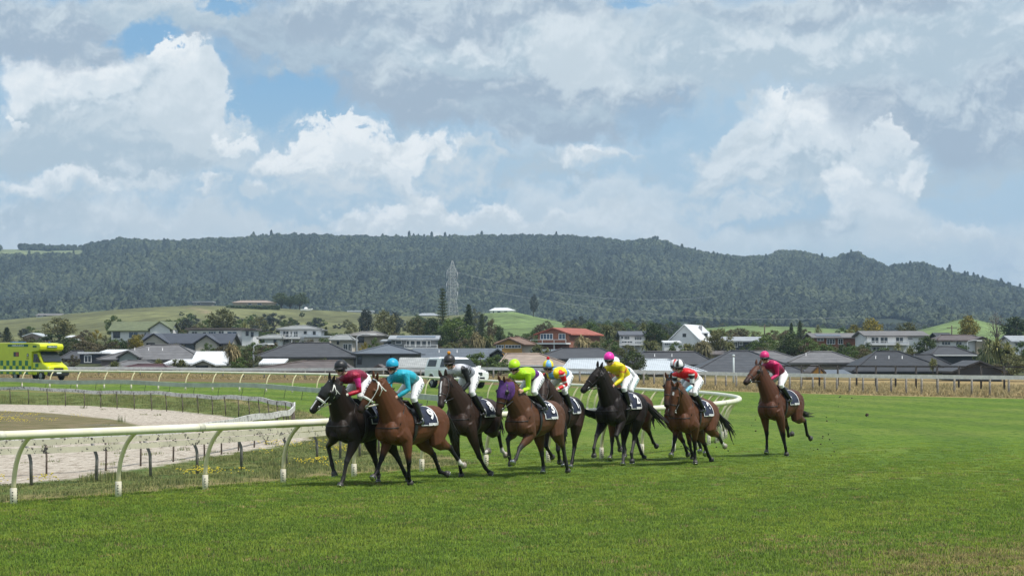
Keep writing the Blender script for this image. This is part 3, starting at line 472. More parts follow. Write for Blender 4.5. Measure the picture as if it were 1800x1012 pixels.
def leaf_mat(name, c1, c2, trans=.25, rough=.6, scale=1.5, up=0.):
    if name in MATS: return MATS[name]
    m = bpy.data.materials.new(name); m.use_nodes = True; t = m.node_tree; b = t.nodes['Principled BSDF']
    oi = N(t, 'ShaderNodeObjectInfo'); c = N(t, 'ShaderNodeTexCoord')
    gi = N(t, 'ShaderNodeNewGeometry')
    n = NOISE(t, c.outputs['Object'], scale, 4, .65)
    f = M(t, 'ADD', M(t, 'MULTIPLY', n, .6), M(t, 'MULTIPLY', gi.outputs['Random Per Island'], .5))
    cc = MIX(t, MR(t, f, .25, .8), c1, c2)
    cc = MIX(t, 1., cc, MIX(t, oi.outputs['Random'], (.68, .72, .7), (1.3, 1.22, 1.15)), 'MULTIPLY')
    t.links.new(cc, b.inputs['Base Color']); b.inputs['Roughness'].default_value = rough; b.inputs['Specular IOR Level'].default_value = .25
    if up:      # blades of a sward catch the sky like the sward does
        vm = N(t, 'ShaderNodeMix', data_type='VECTOR'); vm.inputs[0].default_value = up; t.links.new(gi.outputs['Normal'], vm.inputs[4]); vm.inputs[5].default_value = (0, 0, 1); t.links.new(vm.outputs[1], b.inputs['Normal'])
    if trans:
        tr = N(t, 'ShaderNodeBsdfTranslucent'); t.links.new(cc, tr.inputs[0]); mx = N(t, 'ShaderNodeMixShader'); mx.inputs[0].default_value = trans
        t.links.new(b.outputs[0], mx.inputs[1]); t.links.new(tr.outputs[0], mx.inputs[2]); t.links.new(mx.outputs[0], t.nodes['Material Output'].inputs[0])
    MATS[name] = m; return m
rnd = random.Random(3)
def grass_tuft(n, rad, h, wd, lean, m):
    mb = MB()
    for i in range(n):
        a = rnd.uniform(0, 6.283); r = rad*math.sqrt(rnd.random()); x, y = r*math.cos(a), r*math.sin(a)
        f = rnd.uniform(0, 6.283); hh = h*rnd.uniform(.55, 1.15); l = lean*rnd.uniform(.2, 1.)*hh; g = rnd.uniform(0, 6.283)
        dx, dy = math.cos(f)*wd/2, math.sin(f)*wd/2; ex, ey = math.cos(g)*l, math.sin(g)*l
        mb.add([(x-dx, y-dy, -.01), (x+dx, y+dy, -.01), (x+dx*.7+ex*.4, y+dy*.7+ey*.4, hh*.6), (x-dx*.7+ex*.4, y-dy*.7+ey*.4, hh*.6), (x+ex, y+ey, hh)], [(0, 1, 2, 3), (3, 2, 4)])
    return mb.mesh('tuft', m)
gd = leaf_mat('dry_turf_blade', (.25, .22, .06), (.42, .36, .15), .3, .6, 2., up=.85)
gl2 = leaf_mat('turf_blade_light', (.200, .325, .022), (.310, .415, .060), .4, .6, 2., up=.95)
gl = leaf_mat('turf_blade', (.160, .298, .018), (.240, .370, .050), .4, .6, 2., up=.95)
pts = []
for y in np.arange(20., 66., .2):
    hwid = .27*y+2.; stp = .17+(y-20)*.0022
    xs = np.arange(-hwid, hwid, stp); pts.append(np.stack([xs, np.full(xs.shape, y)], -1))
pts = np.concatenate(pts); pts = pts+rng.uniform(-.12, .12, pts.shape)
pts = pts[rng.random(len(pts)) < np.interp(pts[:, 1], [34, 66], [1, .08])]; pts = pts[sdist(ROUGH, pts[:, 0], pts[:, 1]) < .1]
k = fbm(pts[:, 0]*.5, pts[:, 1]*.5, 3); sc_ = (.75+.6*k)*np.interp(pts[:, 1], [20, 36, 64], [1, .85, .35])
P3 = np.concatenate([pts, gz(pts[:, 0], pts[:, 1])[:, None]], 1)
scatter_object('turf_grass', P3, rng.uniform(0, 6.28, len(P3)), np.stack([np.ones(len(P3)), np.ones(len(P3)), sc_], -1), [grass_tuft(46, .17, .05, .011, .55, gl if q < 2 else gl2) for q in range(4)]+[grass_tuft(40, .17, .05, .011, .6, gd) for _ in range(2)], pick=np.where(rng.random(len(P3)) < np.clip(.03+.6*sstep((P3[:, 0]-2.6)/3.5)*sstep((31.5-P3[:, 1])/4)+.05*(fbm(P3[:, 0]*.3, P3[:, 1]*.3, 3) > .6), 0, 1), rng.integers(4, 6, len(P3)), rng.integers(0, 2, len(P3))+2*(np.sin(seg_d(RAIL, P3[:, 0], P3[:, 1])*1.55+fbm(P3[:, 0]*.9, P3[:, 1]*.9, 2)*.8)+rng.normal(0, .75, len(P3)) > 0)))
wl = leaf_mat('weed_blade', (.085, .135, .03), (.24, .25, .09), .3, .6, 2., up=.6)
pr = np.concatenate([np.stack([rng.uniform(-16, 3, 9000), rng.uniform(33, 84, 9000)], -1), np.stack([rng.uniform(-45, -4, 5200), rng.uniform(84, 134, 5200)], -1)]); rr = sdist(ROUGH, pr[:, 0], pr[:, 1]); ss = sdist(SANDP, pr[:, 0], pr[:, 1])
pr = pr[(rr > .05) & ((ss < -.15) | (rng.random(len(pr)) < .012))]
hz = (.30+1.5*fbm(pr[:, 0]*.6, pr[:, 1]*.6, 3)**3*2)*np.where(pr[:, 1] > 84, 1.5+2.6*(rng.random(len(pr)) < .05), 1.)
scatter_object('infield_weeds', np.concatenate([pr, gz(pr[:, 0], pr[:, 1])[:, None]], 1), rng.uniform(0, 6.28, len(pr)), np.stack([np.ones(len(pr))]*2+[hz], -1), [grass_tuft(34, .2, .09, .012, .6, wl) for _ in range(3)])
# tall dry grass along and behind the outer fence
dl = leaf_mat('dry_blade', (.20, .16, .060), (.48, .39, .21), .25, .7, 1., up=.5)
pr = np.stack([rng.uniform(-50, 44, 16000), rng.uniform(116, 210, 16000)], -1); dd = pr[:, 1]-y_fence(pr[:, 0])
keep = (dd > np.where(pr[:, 0] > 9, -5, -4)) & (dd < np.where(pr[:, 0] > 9, 45, 14)) & (pr[:, 1] > y_rail(np.clip(pr[:, 0], -55, 2))+9)
keep &= ~((np.abs(pr[:, 0]+35) < 9) & (np.abs(pr[:, 1]-174) < 9)) & ~((np.abs(pr[:, 0]+2.8) < 5) & (np.abs(pr[:, 1]-141) < 6))
pr = pr[keep]; dd = dd[keep]
hz = (.35+1.1*fbm(pr[:, 0]*.25, pr[:, 1]*.25, 3))*np.where(dd < -2, .5, 1.)*np.where(pr[:, 0] > 9, .62, .55)
scatter_object('dry_grass', np.concatenate([pr, gz(pr[:, 0], pr[:, 1])[:, None]], 1), rng.uniform(0, 6.28, len(pr)), np.stack([np.ones(len(pr))]*2+[hz], -1), [grass_tuft(40, .5, .62, .035, .6, dl) for _ in range(3)])
# yellow flowers in the infield
fy = mat('petal', (.75, .6, .04), .6)
fm = MB()
for i in range(14):
    a, r = rnd.uniform(0, 6.28), .35*math.sqrt(rnd.random()); z = rnd.uniform(.08, .2)
    fm.ell((r*math.cos(a), r*math.sin(a), z), (.018, .018, .009), 6, 3)
pf = []
for cx_, cy_, n, sx, sy in ((-20.5, 84, 46, 1.8, 4), (-22.5, 90, 22, 1.5, 3), (-6.5, 46.2, 8, .4, .5), (-6.0, 61, 10, .6, 2.), (-4.3, 50.5, 7, .4, .6), (-9.5, 43.2, 4, .3, .3), (-4.6, 57, 5, .4, 1.)):
    pf += [(cx_+rnd.gauss(0, sx), cy_+rnd.gauss(0, sy)) for _ in range(n)]
pf = np.array(pf); scatter_object('yellow_wildflower_foliage', np.concatenate([pf, gz(pf[:, 0], pf[:, 1])[:, None]], 1), rng.uniform(0, 6.28, len(pf)), np.ones((len(pf), 3)), [fm.mesh('f', fy)])

# ---------------------------------------------------------------- forest on the range: crowns scattered over the hillside
def crown_proto(kind, m):
    mb = MB(); n = 150
    for i in range(n):
        if kind == 'cone':
            h = rnd.random()**.8; rr = (1-h)*.5+.04; a = rnd.uniform(0, 6.28); c = Vector((rr*math.cos(a), rr*math.sin(a), h*2.1))
            nrm = Vector((math.cos(a), math.sin(a), .5))
        else:
            d_ = Vector((rnd.gauss(0, 1), rnd.gauss(0, 1), rnd.gauss(0, 1))).normalized(); d_.z = abs(d_.z)*1.0-.12
            c = Vector((d_.x*.55, d_.y*.55, .55+d_.z*.55))*rnd.uniform(.85, 1.1); nrm = d_
        s = rnd.uniform(.10, .2); t1 = nrm.orthogonal().normalized(); t2 = nrm.cross(t1).normalized()
        rot = rnd.uniform(0, 6.28); u1 = t1*math.cos(rot)+t2*math.sin(rot); u2 = nrm.normalized().cross(u1)+nrm*rnd.uniform(-.6, .6)
        mb.quad(c-u1*s-u2*s*.8, c+u1*s-u2*s*.8, c+u1*s*.6+u2*s, c-u1*s*.6+u2*s)
    mb.ell((0, 0, .45) if kind != 'cone' else (0, 0, .8), (.42, .42, .42) if kind != 'cone' else (.28, .28, .8), 8, 6)
    return mb.mesh('crown', m)
fo = [leaf_mat('forest_leaf', (.034, .050, .028), (.064, .086, .046), 0, .8, .8, up=.5), leaf_mat('forest_leaf_dark', (.030, .045, .028), (.054, .074, .044), 0, .8, .8, up=.5)]
prs = []
Yf = []
y = 1640.
while y < 3120:
    stp = 5.2+ (y-1640)*.0006; hw0, hw1 = X_at(-330, y), X_at(2130, y)
    xs = np.arange(hw0, hw1, stp)+rng.uniform(-2, 2); prs.append(np.stack([xs, np.full(xs.shape, y)], -1)); y += stp*np.interp(y, [1640, 1850, 3120], [1.5, 1.15, 1.15])
pf = np.concatenate(prs)+rng.uniform(-3, 3, (sum(len(p) for p in prs), 2))
u_ = pf[:, 0]/pf[:, 1]*FPX+CX; cl = sstep((170-u_)/40)*sstep((pf[:, 1]-2760)/60)*sstep((.66-fbm(pf[:, 0]/70., pf[:, 1]/120., 3))/.08)
pf = pf[(cl < .5) & ((pf[:, 1] > 1800) | (fbm(pf[:, 0]/50., pf[:, 1]/50., 2) > .45))]
zf = tz(pf[:, 0], pf[:, 1]); s_ = rng.uniform(4.2, 8.8, len(pf)); cn = (rng.random(len(pf)) < np.where(pf[:, 1] > 2850, .0, .03)+np.where(pf[:, 1] > 2850, .05, .15)*(fbm(pf[:, 0]/120.+9, pf[:, 1]/160., 3) > .58)).astype(int)
tone = fbm(pf[:, 0]/95.+30, pf[:, 1]/170., 4)+rng.normal(0, .07, len(pf)); pk = np.where(cn == 1, 3, np.where(tone > .58, 2, np.where(tone > .46, 0, 1))); hgt = s_*np.where(cn == 1, rng.uniform(.6, 1.0, len(pf)), rng.uniform(.8, 1.2, len(pf)))
scatter_object('forest', np.concatenate([pf, (zf-1.)[:, None]], 1), rng.uniform(0, 6.28, len(pf)), np.stack([s_, s_, hgt], -1), [crown_proto('r', fo[0]), crown_proto('r', fo[1]), crown_proto('r', leaf_mat('forest_leaf_light', (.044, .062, .032), (.082, .102, .052), 0, .8, .8, up=.5)), crown_proto('cone', fo[1])], pick=pk)
# ================================================================ racehorses and riders
LEATHER = mat('black_leather', (.018, .016, .015), .45, .2, 30); TAN = mat('tan_leather', (.16, .08, .035), .5, .2, 30)
WHITEG = mat('white_gear', (.78, .77, .72), .55, .06, 20); NAVY = mat('navy_cloth', (.012, .018, .042), .8, .25, 14, .2, 60); PIPING = mat('cloth_piping', (.82, .82, .82), .7)
STEEL = mat('steel', (.5, .5, .5), .3, metal=1.); CREAM = mat('cream_rein', (.60, .54, .42), .65, .1, 20)
for k_, s_ in ((1, 1.012), (2, .985)):      # the bay runs outside the leader, nearer the eye
    FIT[k_]['d'] *= s_; FIT[k_]['X'] *= s_
COAT = attr_mat('horse_coat', .50, .18, .30, 5., .3, 9.)
HAIR = mat('black_hair', (.012, .010, .009), .5, .3, 20); HAIRB = mat('brown_hair', (.03, .018, .012), .5, .3, 20)
EYE = mat('eye', (.01, .008, .006), .08)
def lerp(a, b, t): return a*(1-t)+b*t
def horse(k, label, coat, leg, mane_m=HAIR, bridle=LEATHER, rein=LEATHER, blaze=None, socks=(), hood=None, cups=False, nose_roll=None, number='', brand='', tail=None, dz=0., dust=0., muzzle_dark=.8):
    D = FIT[k]; z0 = D['z0']; Z = Vector((0, 0, z0))
    th = R(D['th']); ang = math.atan2(-math.cos(th), -math.sin(th))
    root = thing('racehorse', label, 'horse', (D['X'], D['d'], dz), ang, 'racehorses galloping round the bend'); root.scale = (1.07,)*3
    b = MB()
    V = lambda *p: Vector(p)+Z
    # trunk: (f, zc, half width, half height, pinch)
    st = [(.80, 1.17, .05, .07, 0), (.75, 1.165, .13, .17, 0), (.64, 1.17, .20, .27, .1), (.48, 1.195, .235, .345, .35), (.34, 1.20, .25, .365, .5), (.18, 1.185, .262, .355, .38), (0, 1.165, .275, .335, .2), (-.2, 1.18, .28, .32, .12), (-.4, 1.225, .275, .305, .12), (-.56, 1.255, .275, .30, .2), (-.72, 1.255, .26, .295, .25), (-.86, 1.225, .215, .26, .2), (-.96, 1.20, .14, .19, .1), (-1.02, 1.18, .05, .09, 0)]
    b.tube([V(f, 0, z) for f, z, _, _, _ in st], [(w, h) for _, _, w, h, _ in st], 20, (0, 1, 0), pinch=[-0 for _ in st])
    b.v = [p for p in b.v]
    for f, z, w_, h, pk in st: pass
    # withers ridge, croup and breast muscles
    b.ell(V(.34, 0, 1.47), (.26, .075, .105), 12, 8); b.ell(V(-.62, 0, 1.44), (.24, .15, .12), 12, 8)
    for s in (-1, 1):
        b.ell(V(.70, .125*s, 1.10), (.13, .115, .18), 12, 8); b.ell(V(.52, .19*s, 1.17), (.17, .095, .29), 12, 8)
        b.ell(V(-.72, .15*s, 1.20), (.24, .125, .27), 12, 8); b.ell(V(-.60, .185*s, 1.02), (.19, .09, .19), 12, 8)
    # neck and head
    po, no = Vector(D['poll']), Vector(D['nose'])
    hx = (no-po).normalized(); nb = V(.50, 0, 1.30)
    nv = (nb-po); jaw = (nv-hx*nv.dot(hx)).normalized(); side = hx.cross(jaw).normalized()
    if side.y < 0: side = -side
    thr = po+jaw*.115+hx*.06
    c1 = V(.66, 0, 1.62); c1 = lerp(c1, (nb+thr)/2, .35)
    npth = bez(V(.40, 0, 1.27), c1, thr-hx*.02, 9)
    b.tube(npth, [(lerp(.24, .112, (i/9)**.9), lerp(.37, .182, (i/9)**.95)) for i in range(10)], 16, (0, 1, 0))
    HS = [(-.03, .06, .075, .09), (.06, .078, .088, .115), (.14, .084, .095, .128), (.22, .086, .093, .13), (.30, .078, .082, .112), (.38, .067, .074, .092), (.46, .058, .066, .078), (.53, .052, .06, .068), (.585, .054, .055, .063), (.62, .045, .05, .05), (.64, .025, .05, .025)]
    HS = [(t*1.05, w_*1.2, a*1.12, h*1.2) for t, w_, a, h in HS]
    hp = lambda t, a=0., s=0.: po+hx*t+jaw*a+side*s
    b.tube([hp(t, a) for t, _, a, _ in HS], [(w_, h*.98) for _, w_, a, h in HS], 14, side)
    b.ell(hp(.60, .115), (.04, .032, .022), 8, 6)                                   # lower lip
    for s in (-1, 1):
        b.ell(hp(.18, .145, .062*s), (.09, .038, .092), 10, 7)                     # jowl
        b.ell(hp(.20, .045, .09*s), (.035, .022, .03), 8, 6)                       # brow
        b.ell(hp(.585, .035, .038*s), (.026, .018, .02), 8, 6)                      # nostril wing
        e0 = hp(.0, .0, .05*s); up = (-jaw*.55-hx*.75+side*s*.18).normalized()
        b.tube([e0, e0+up*.045, e0+up*.085, e0+up*.125, e0+up*.15], [(.03, .022), (.042, .026), (.036, .02), (.02, .014), (.004, .004)], 8, side)
    # legs
    LG = {}
    for L in ('RF', 'LF', 'RH', 'LH'):
        J = [Vector(p) for p in D[L]]; s = 1 if L[0] == 'L' else -1
        if L[1] == 'F':
            S = V(.55, .18*s, 1.12); pth = [S, lerp(S, J[0], .55), J[0], lerp(J[0], J[1], .3), lerp(J[0], J[1], .62), lerp(J[0], J[1], .9), J[1], lerp(J[1], J[2], .12), lerp(J[1], J[2], .5), lerp(J[1], J[2], .85), J[2]]
            rd = [(.11, .18), (.11, .165), (.096, .132), (.082, .104), (.06, .073), (.047, .054), (.049, .055), (.038, .045), (.029, .036), (.031, .038), (.037, .045)]
        else:
            S = V(-.66, .13*s, 1.25); pth = [S, lerp(S, J[0], .55), J[0], lerp(J[0], J[1], .3), lerp(J[0], J[1], .65), lerp(J[0], J[1], .9), J[1], lerp(J[1], J[2], .12), lerp(J[1], J[2], .5), lerp(J[1], J[2], .85), J[2]]
            rd = [(.14, .26), (.14, .235), (.122, .18), (.096, .13), (.06, .079), (.044, .056), (.045, .062), (.037, .05), (.031, .041), (.033, .042), (.038, .047)]
        rd = [(x*1.06, y*1.06) for x, y in rd]
        axis = (J[3]-J[2]).normalized(); sole = J[3]
        pth += [lerp(J[2], sole, .45), lerp(J[2], sole, .66)]; rd += [(.031, .036), (.040, .044)]
        b.tube(pth, rd, 12, (0, 1, 0)); LG[L] = (pth, rd, axis, sole, J)
    me = remesh(b, .0135, 3, .5); smooth_all(me)
    # coat colour: points, socks, blaze and muzzle lie where the animal has them
    vv = verts_of(me); col = np.tile(np.array(coat), (len(vv), 1)); lg = np.array(leg)
    top = sstep((vv[:, 2]-z0-1.05)/.45)[:, None]; col = col*(1-.25*top)+col*.72*.25*top
    best = np.full(len(vv), 9.); dark = np.zeros(len(vv)); sock = np.zeros(len(vv))
    for L, (pth, rd, axis, sole, J) in LG.items():
        chain = [np.array(J[0]), np.array(J[1]), np.array(J[2]), np.array(sole)]
        for i in range(3):
            a, c = chain[i], chain[i+1]; ab = c-a; t = np.clip(((vv-a)@ab)/(ab@ab), 0, 1); d = np.linalg.norm(vv-a-t[:, None]*ab, axis=1)
            m = (d < best) & (d < .17); best = np.where(m, d, best); s_ = i+t
            dk = sstep((s_-.62)/.35); dark = np.where(m, dk, dark)
            if L in socks: sock = np.where(m, sstep((s_-1.75)/.12), sock)
            else: sock = np.where(m, 0, sock)
    col = col*(1-dark[:, None])+lg*dark[:, None]
    rel = vv-np.array(po); tt = rel@np.array(hx); ja = rel@np.array(jaw); sd_ = rel@np.array(side)
    head = (tt > -.1) & (np.abs(sd_) < .14) & (ja < .25) & (ja > -.08)
    mz = np.where(head, sstep((tt-.42)/.16), 0)[:, None]*muzzle_dark; col = col*(1-mz)+np.array((.018, .016, .016))*mz
    if blaze:
        w0, t0, t1 = blaze; bl = head & (ja < .075) & (tt > t0) & (tt < t1)
        k_ = np.where(bl, sstep((w0-np.abs(sd_))/.012), 0)[:, None]; col = col*(1-k_)+np.array((.75, .73, .70))*k_
    col = col*(1-sock[:, None])+np.array((.62, .59, .54))*sock[:, None]
    if dust: kk = (dark*.55*sstep((1.0-vv[:, 2])/.5))[:, None]*dust; col = col*(1-kk)+np.array((.075, .07, .065))*kk
    set_col(me, col); me.materials.append(COAT); body = link('body', me, root)
    bv = BVHTree.FromPolygons([v.co for v in me.vertices], [tuple(p.vertices) for p in me.polygons])
    def on(p, off=.008):
        l, n, i, d = bv.find_nearest(Vector(p)); return l+n*off
    def ray(c, d, off, r=1.2):
        h = bv.ray_cast(Vector(c)+Vector(d)*r, -Vector(d)); l, n = h[0], h[1]
        return None if l is None else l+Vector(d)*off
    for L, (pth, rd, axis, sole, J) in LG.items():
        h = MB(); t0 = lerp(J[2], sole, .62); fw = (sole-J[2])
        h.tube([t0, lerp(t0, sole, .5), sole, sole+axis*.006], [(.044, .047), (.053, .06), (.06, .07), (.045, .05)], 12, (0, 1, 0))
        ho = h.build('hoof', [mat('hoof_horn', (.05, .045, .04), .5, .3, 20)] if L not in socks else [mat('pale_hoof', (.35, .30, .24), .5, .2, 20)], root)
        sh = MB(); sh.tube([sole+axis*.006, sole+axis*.014], [(.058, .068), (.056, .066)], 12, (0, 1, 0)); sh.build('horseshoe', STEEL, ho)
    for s in (-1, 1):
        e = MB(); e.ell(hp(.205, .062, .095*s), (.022, .02, .022), 10, 8); e.build('eye', EYE, root)
    # mane and forelock
    mn = MB(); r_ = random.Random(k)
    for i in range(95):
        t = r_.random(); j = min(8, int(t*9)); p = lerp(npth[j], npth[j+1], t*9-j); tg = (npth[j+1]-npth[j]).normalized()
        up = (Vector((-1, 0, 0))-tg*Vector((-1, 0, 0)).dot(tg)); up = (Vector((-.35, 0, 1))-tg*Vector((-.35, 0, 1)).dot(tg)).normalized()
        root_ = p+up*(lerp(.37, .182, t**.95)-.03)+Vector((0, r_.uniform(-.02, .02), 0))
        ln = r_.uniform(.10, .19)*(1-.3*(1-t)); sw = Vector((-.75+r_.uniform(-.3, .2), r_.uniform(-.9, -.1), r_.uniform(-.1, .5))).normalized()
        q1 = root_+(up*.5+sw*.5)*ln*.5; q2 = root_+(up*.15+sw)*ln-Vector((0, 0, .05*r_.random()))
        mn.tube([root_, q1, q2], [(.022, .008), (.018, .006), (.003, .002)], 5, tg)
    mn.build('mane', mane_m, root); mn = MB()
    for i in range(8):
        p = hp(-.02, .0, r_.uniform(-.03, .03)); mn.tube([p, p+hx*.07-jaw*.03, p+hx*r_.uniform(.12, .2)-jaw*.005], [(.014, .006), (.012, .005), (.002, .002)], 5, side)
    mn.build('forelock', mane_m, root)
    # tail
    dk = V(-.97, 0, 1.38); tl = [Vector(p)+Z for p in (tail or ((-1.12, .02, 1.36), (-1.32, .05, 1.15), (-1.45, .08, .85)))]
    tp = spline([tuple(dk), *[tuple(p) for p in tl]], .06); tb = MB()
    tb.tube([dk+Vector((.08, 0, 0)), dk+Vector((-.02, 0, 0)), lerp(dk, tl[0], .6)], [.045, .038, .03], 8, (0, 1, 0))
    for i in range(46):
        o_ = Vector((r_.gauss(0, .022), r_.gauss(0, .025), r_.gauss(0, .022))); n0 = r_.randint(0, 3); ln = r_.randint(int(len(tp)*.6), len(tp)); sp_ = Vector((r_.gauss(0, .07), r_.gauss(0, .075), r_.gauss(0, .07)))
        path = [Vector(tp[j])+o_*(1-j/len(tp)*.3)+sp_*(j/len(tp))**1.6 for j in range(n0, ln)]
        if len(path) > 2: tb.tube(path, [.014*math.sin(math.pi*min(1, .25+.75*j/len(path)))+.002 for j in range(len(path))], 5, (0, 1, 0), caps=False)
    tb.build('tail', mane_m, root)
    # bridle
    br = MB()
    def hring(t, aoff=0., r=.010, w_=1., m=None, n=20, tilt=0.):
        ts = [x[0] for x in HS]; a = np.interp(t, ts, [x[2] for x in HS]); ww = np.interp(t, ts, [x[1] for x in HS]); hh = np.interp(t, ts, [x[3] for x in HS])
        P = [hp(t+tilt*math.sin(q), a+(hh*1.02+.008)*math.sin(q), (ww*1.04+.008)*math.cos(q)) for q in (2*math.pi*i/n for i in range(n))]
        P = [on(p, .004) if True else p for p in P]
        (m or br).tube(P, [(r, r*.55)]*n, 6, hx, closed=True, caps=False)
    hring(.40, r=.011); hring(.07, r=.011, tilt=.05)
    mouth = [on(hp(.52, .085, .06*s), .006) for s in (1, -1)]
    for s, mo in zip((1, -1), mouth):
        P = [on(hp(.02, .03, .1*s)), on(hp(.14, .07, .12*s)), on(hp(.28, .085, .12*s)), on(hp(.40, .085, .12*s)), mo]
        br.tube(P, [(.011, .006)]*5, 6, hx); br.tube([on(hp(.03, .05, .1*s)), on(hp(.12, .16, .08*s)), on(hp(.2, .21, .03*s))], [(.009, .005)]*3, 6, hx)
    bo = br.build('bridle', bridle, root)
    bt = MB()
    for mo, s in zip(mouth, (1, -1)): bt.tube([mo+side*s*.01+hx*.032*math.cos(q)+jaw*.032*math.sin(q) for q in (2*math.pi*i/12 for i in range(12))], .007, 6, side, closed=True, caps=False)
    bt.tube([mouth[0], lerp(mouth[0], mouth[1], .5)-jaw*.01, mouth[1]], .007, 6, hx)
    bt.build('bit', STEEL, bo)
    if nose_roll:
        nr = MB(); hring(.385, r=.016, m=nr); nr.build('noseband', nose_roll, bo)
    if hood or cups:
        if hood:
            h = MB(); n = 22; rows = [-.03, .02, .07, .12, .16, .20, .24, .28, .31]; grid = []
            ts = [x[0] for x in HS]
            for t in rows:
                a = np.interp(t, ts, [x[2] for x in HS]); ww = np.interp(t, ts, [x[1] for x in HS]); hh = np.interp(t, ts, [x[3] for x in HS])
                for i in range(n): q = 2*math.pi*i/n; grid.append(on(hp(t, a+(hh+.02)*math.sin(q), (ww+.02)*math.cos(q)), .009))
            h.add(grid, [(i*n+j, i*n+(j+1) % n, (i+1)*n+(j+1) % n, (i+1)*n+j) for i in range(len(rows)-1) for j in range(n)], 0, True)
            hring(.31, r=.008, m=h); h.build('hood', hood, root)
        for s in (-1, 1):
            c = MB(); o_ = hp(.205, .062, .092*s); ax = (side*s*.75+hx*.62).normalized(); bx = side*s
            rim = [o_-hx*.02+jaw*.052*math.cos(q)+(-hx*.055)*math.sin(q)+bx*.012 for q in (2*math.pi*i/14 for i in range(14))]
            rim2 = [o_-hx*.015+jaw*.045*math.cos(q)+(-hx*.045)*math.sin(q)+bx*(.05 if math.sin(q) > -.2 else .028) for q in (2*math.pi*i/14 for i in range(14))]
            c.add(rim+rim2+[o_-hx*.02+bx*.055], [(i, (i+1) % 14, 14+(i+1) % 14, 14+i) for i in range(14)]+[(14+i, 14+(i+1) % 14, 28) for i in range(14)], 0, True)
            c.build('blinker_cup', LEATHER if cups is not WHITEG else WHITEG, root)
    # reins run from the bit to the rider's hands
    J_ = {n: Vector(D[n])-Vector((0, 0, dz)) for n in ('hL', 'hR')}
    rn = MB()
    for mo, h in zip(mouth, (J_['hL'], J_['hR'])):
        mid = lerp(mo, h, .5)-Vector((0, 0, .035)); rn.tube(bez(mo, mid, h+Vector((.02, 0, -.02)), 8), [(.012, .006)]*9, 6, (0, 0, 1))
    rn.tube(bez(J_['hL']+Vector((.0, 0, -.03)), on(V(.38, 0, 1.75), .05)+Vector((0, .0, .02)), J_['hR']+Vector((0, 0, -.03)), 8), .008, 6, (0, 0, 1))
    rn.build('reins', rein, root)
    # breastplate and girth
    bp_ = MB(); P = []
    for i in range(17):
        q = math.pi*.78*(i/16-.5); P.append(ray(V(.46+.28*math.cos(q)**2, 0, 1.22-.05*math.cos(q)), Vector((math.cos(q), math.sin(q), -.05)).normalized(), .008) or V(.7, 0, 1.2))
    P = [p for p in P if abs(p.y) < .25]; bp_.tube(P, [(.011, .005)]*len(P), 6, (0, 0, 1))
    for s in (-1, 1): bp_.tube([on(V(.60, .2*s, 1.22)), on(V(.50, .2*s, 1.42)), on(V(.36, .1*s, 1.56))], [(.012, .006)]*3, 6, (0, 1, 0))
    bp_.build('breastplate', LEATHER, root)
    g = MB(); P = []
    for i in range(28):
        q = 2*math.pi*i/28; P.append(ray(V(.17, 0, 1.17), Vector((0, math.cos(q), math.sin(q))), .014) or V(.17, 0, 1.))
    g.tube(P, [(.045, .007)]*28, 6, (1, 0, 0), closed=True, caps=False); g.build('girth', LEATHER, root)
    # saddle cloth with its number
    def cloth_pt(f, a, off):   # a: degrees down from the spine, positive = left
        q = R(90-a); return ray(V(f, 0, 1.2), Vector((0, math.cos(q), math.sin(q))), off) or V(f, 0, 1.5)
    cl = MB(); na, nf = 64, 26; am = 91.; f0 = lambda a: lerp(.24, .03, sstep(abs(a)/75)); f1 = lambda a: lerp(-.38, -.46, min(1, abs(a)/80))
    gp = [[cloth_pt(lerp(f0(a), f1(a), j/nf), a, .022) for j in range(nf+1)] for a in (lerp(-am, am, i/na) for i in range(na+1))]
    flat_ = [p for r2 in gp for p in r2]; W = nf+1
    fcs = []; mis = []
    for i in range(na):
        for j in range(nf):
            fcs.append((i*W+j, i*W+j+1, (i+1)*W+j+1, (i+1)*W+j)); mis.append(1 if i in (0, na-1) or j in (0, nf-1) else 0)
    cl.add(flat_, fcs, 0, True); cl.mi = mis
    co_ = cl.build('saddle_cloth', [NAVY, PIPING], root)
    md = co_.modifiers.new('thick', 'SOLIDIFY'); md.thickness = .008; md.offset = 1 if co_.data.polygons[len(co_.data.polygons)//2+20].normal.dot(Vector((0, 0, 1))) < 0 else -1
    def cloth_text(txt, size, fc, ac, bold, name, flip=1, stretch=1.):
        tm = text_mesh(txt, size, bold); bm = bmesh.new(); bm.from_mesh(tm); bmesh.ops.triangulate(bm, faces=bm.faces[:]); bmesh.ops.subdivide_edges(bm, edges=bm.edges[:], cuts=2, use_grid_fill=True); 
        for v in bm.verts:
            x, y = v.co.x*stretch, v.co.y; a = ac-(y/.30)*57.3
            v.co = cloth_pt(fc-x*flip, a*flip if flip > 0 else -a, .046)
        m2 = bpy.data.meshes.new(name); bm.to_mesh(m2); bm.free(); m2.materials.append(PIPING); return link(name, m2, co_)
    if number: cloth_text(number, .26, -.285, 53, .010, 'number')
    if brand:       # the band of small white marks along the lower edge
        lt = MB(); r3 = random.Random(k*5); x = -.16
        while x > -.41:
            w3 = r3.uniform(.014, .034); a0, a1 = 82., 82.+r3.choice((9., 9., 7.))
            lt.add([cloth_pt(f_, a_, .044) for f_, a_ in ((x, a0), (x-w3, a0), (x-w3, a1), (x, a1))], [(0, 1, 2, 3)]); x -= w3+.012
        link('lettering', lt.mesh('lettering', PIPING), co_)['kind'] = 'stuff'
    # saddle, irons
    sa = MB(); P = []
    for i in range(9):
        f = lerp(.22, -.22, i/8); zt = cloth_pt(f, 0, .03); P.append(zt+Vector((0, 0, .045*abs(i/8-.45)*2)))
    sa.tube(P, [(.13+.02*math.sin(math.pi*i/8), .022) for i in range(9)], 10, (0, 1, 0))
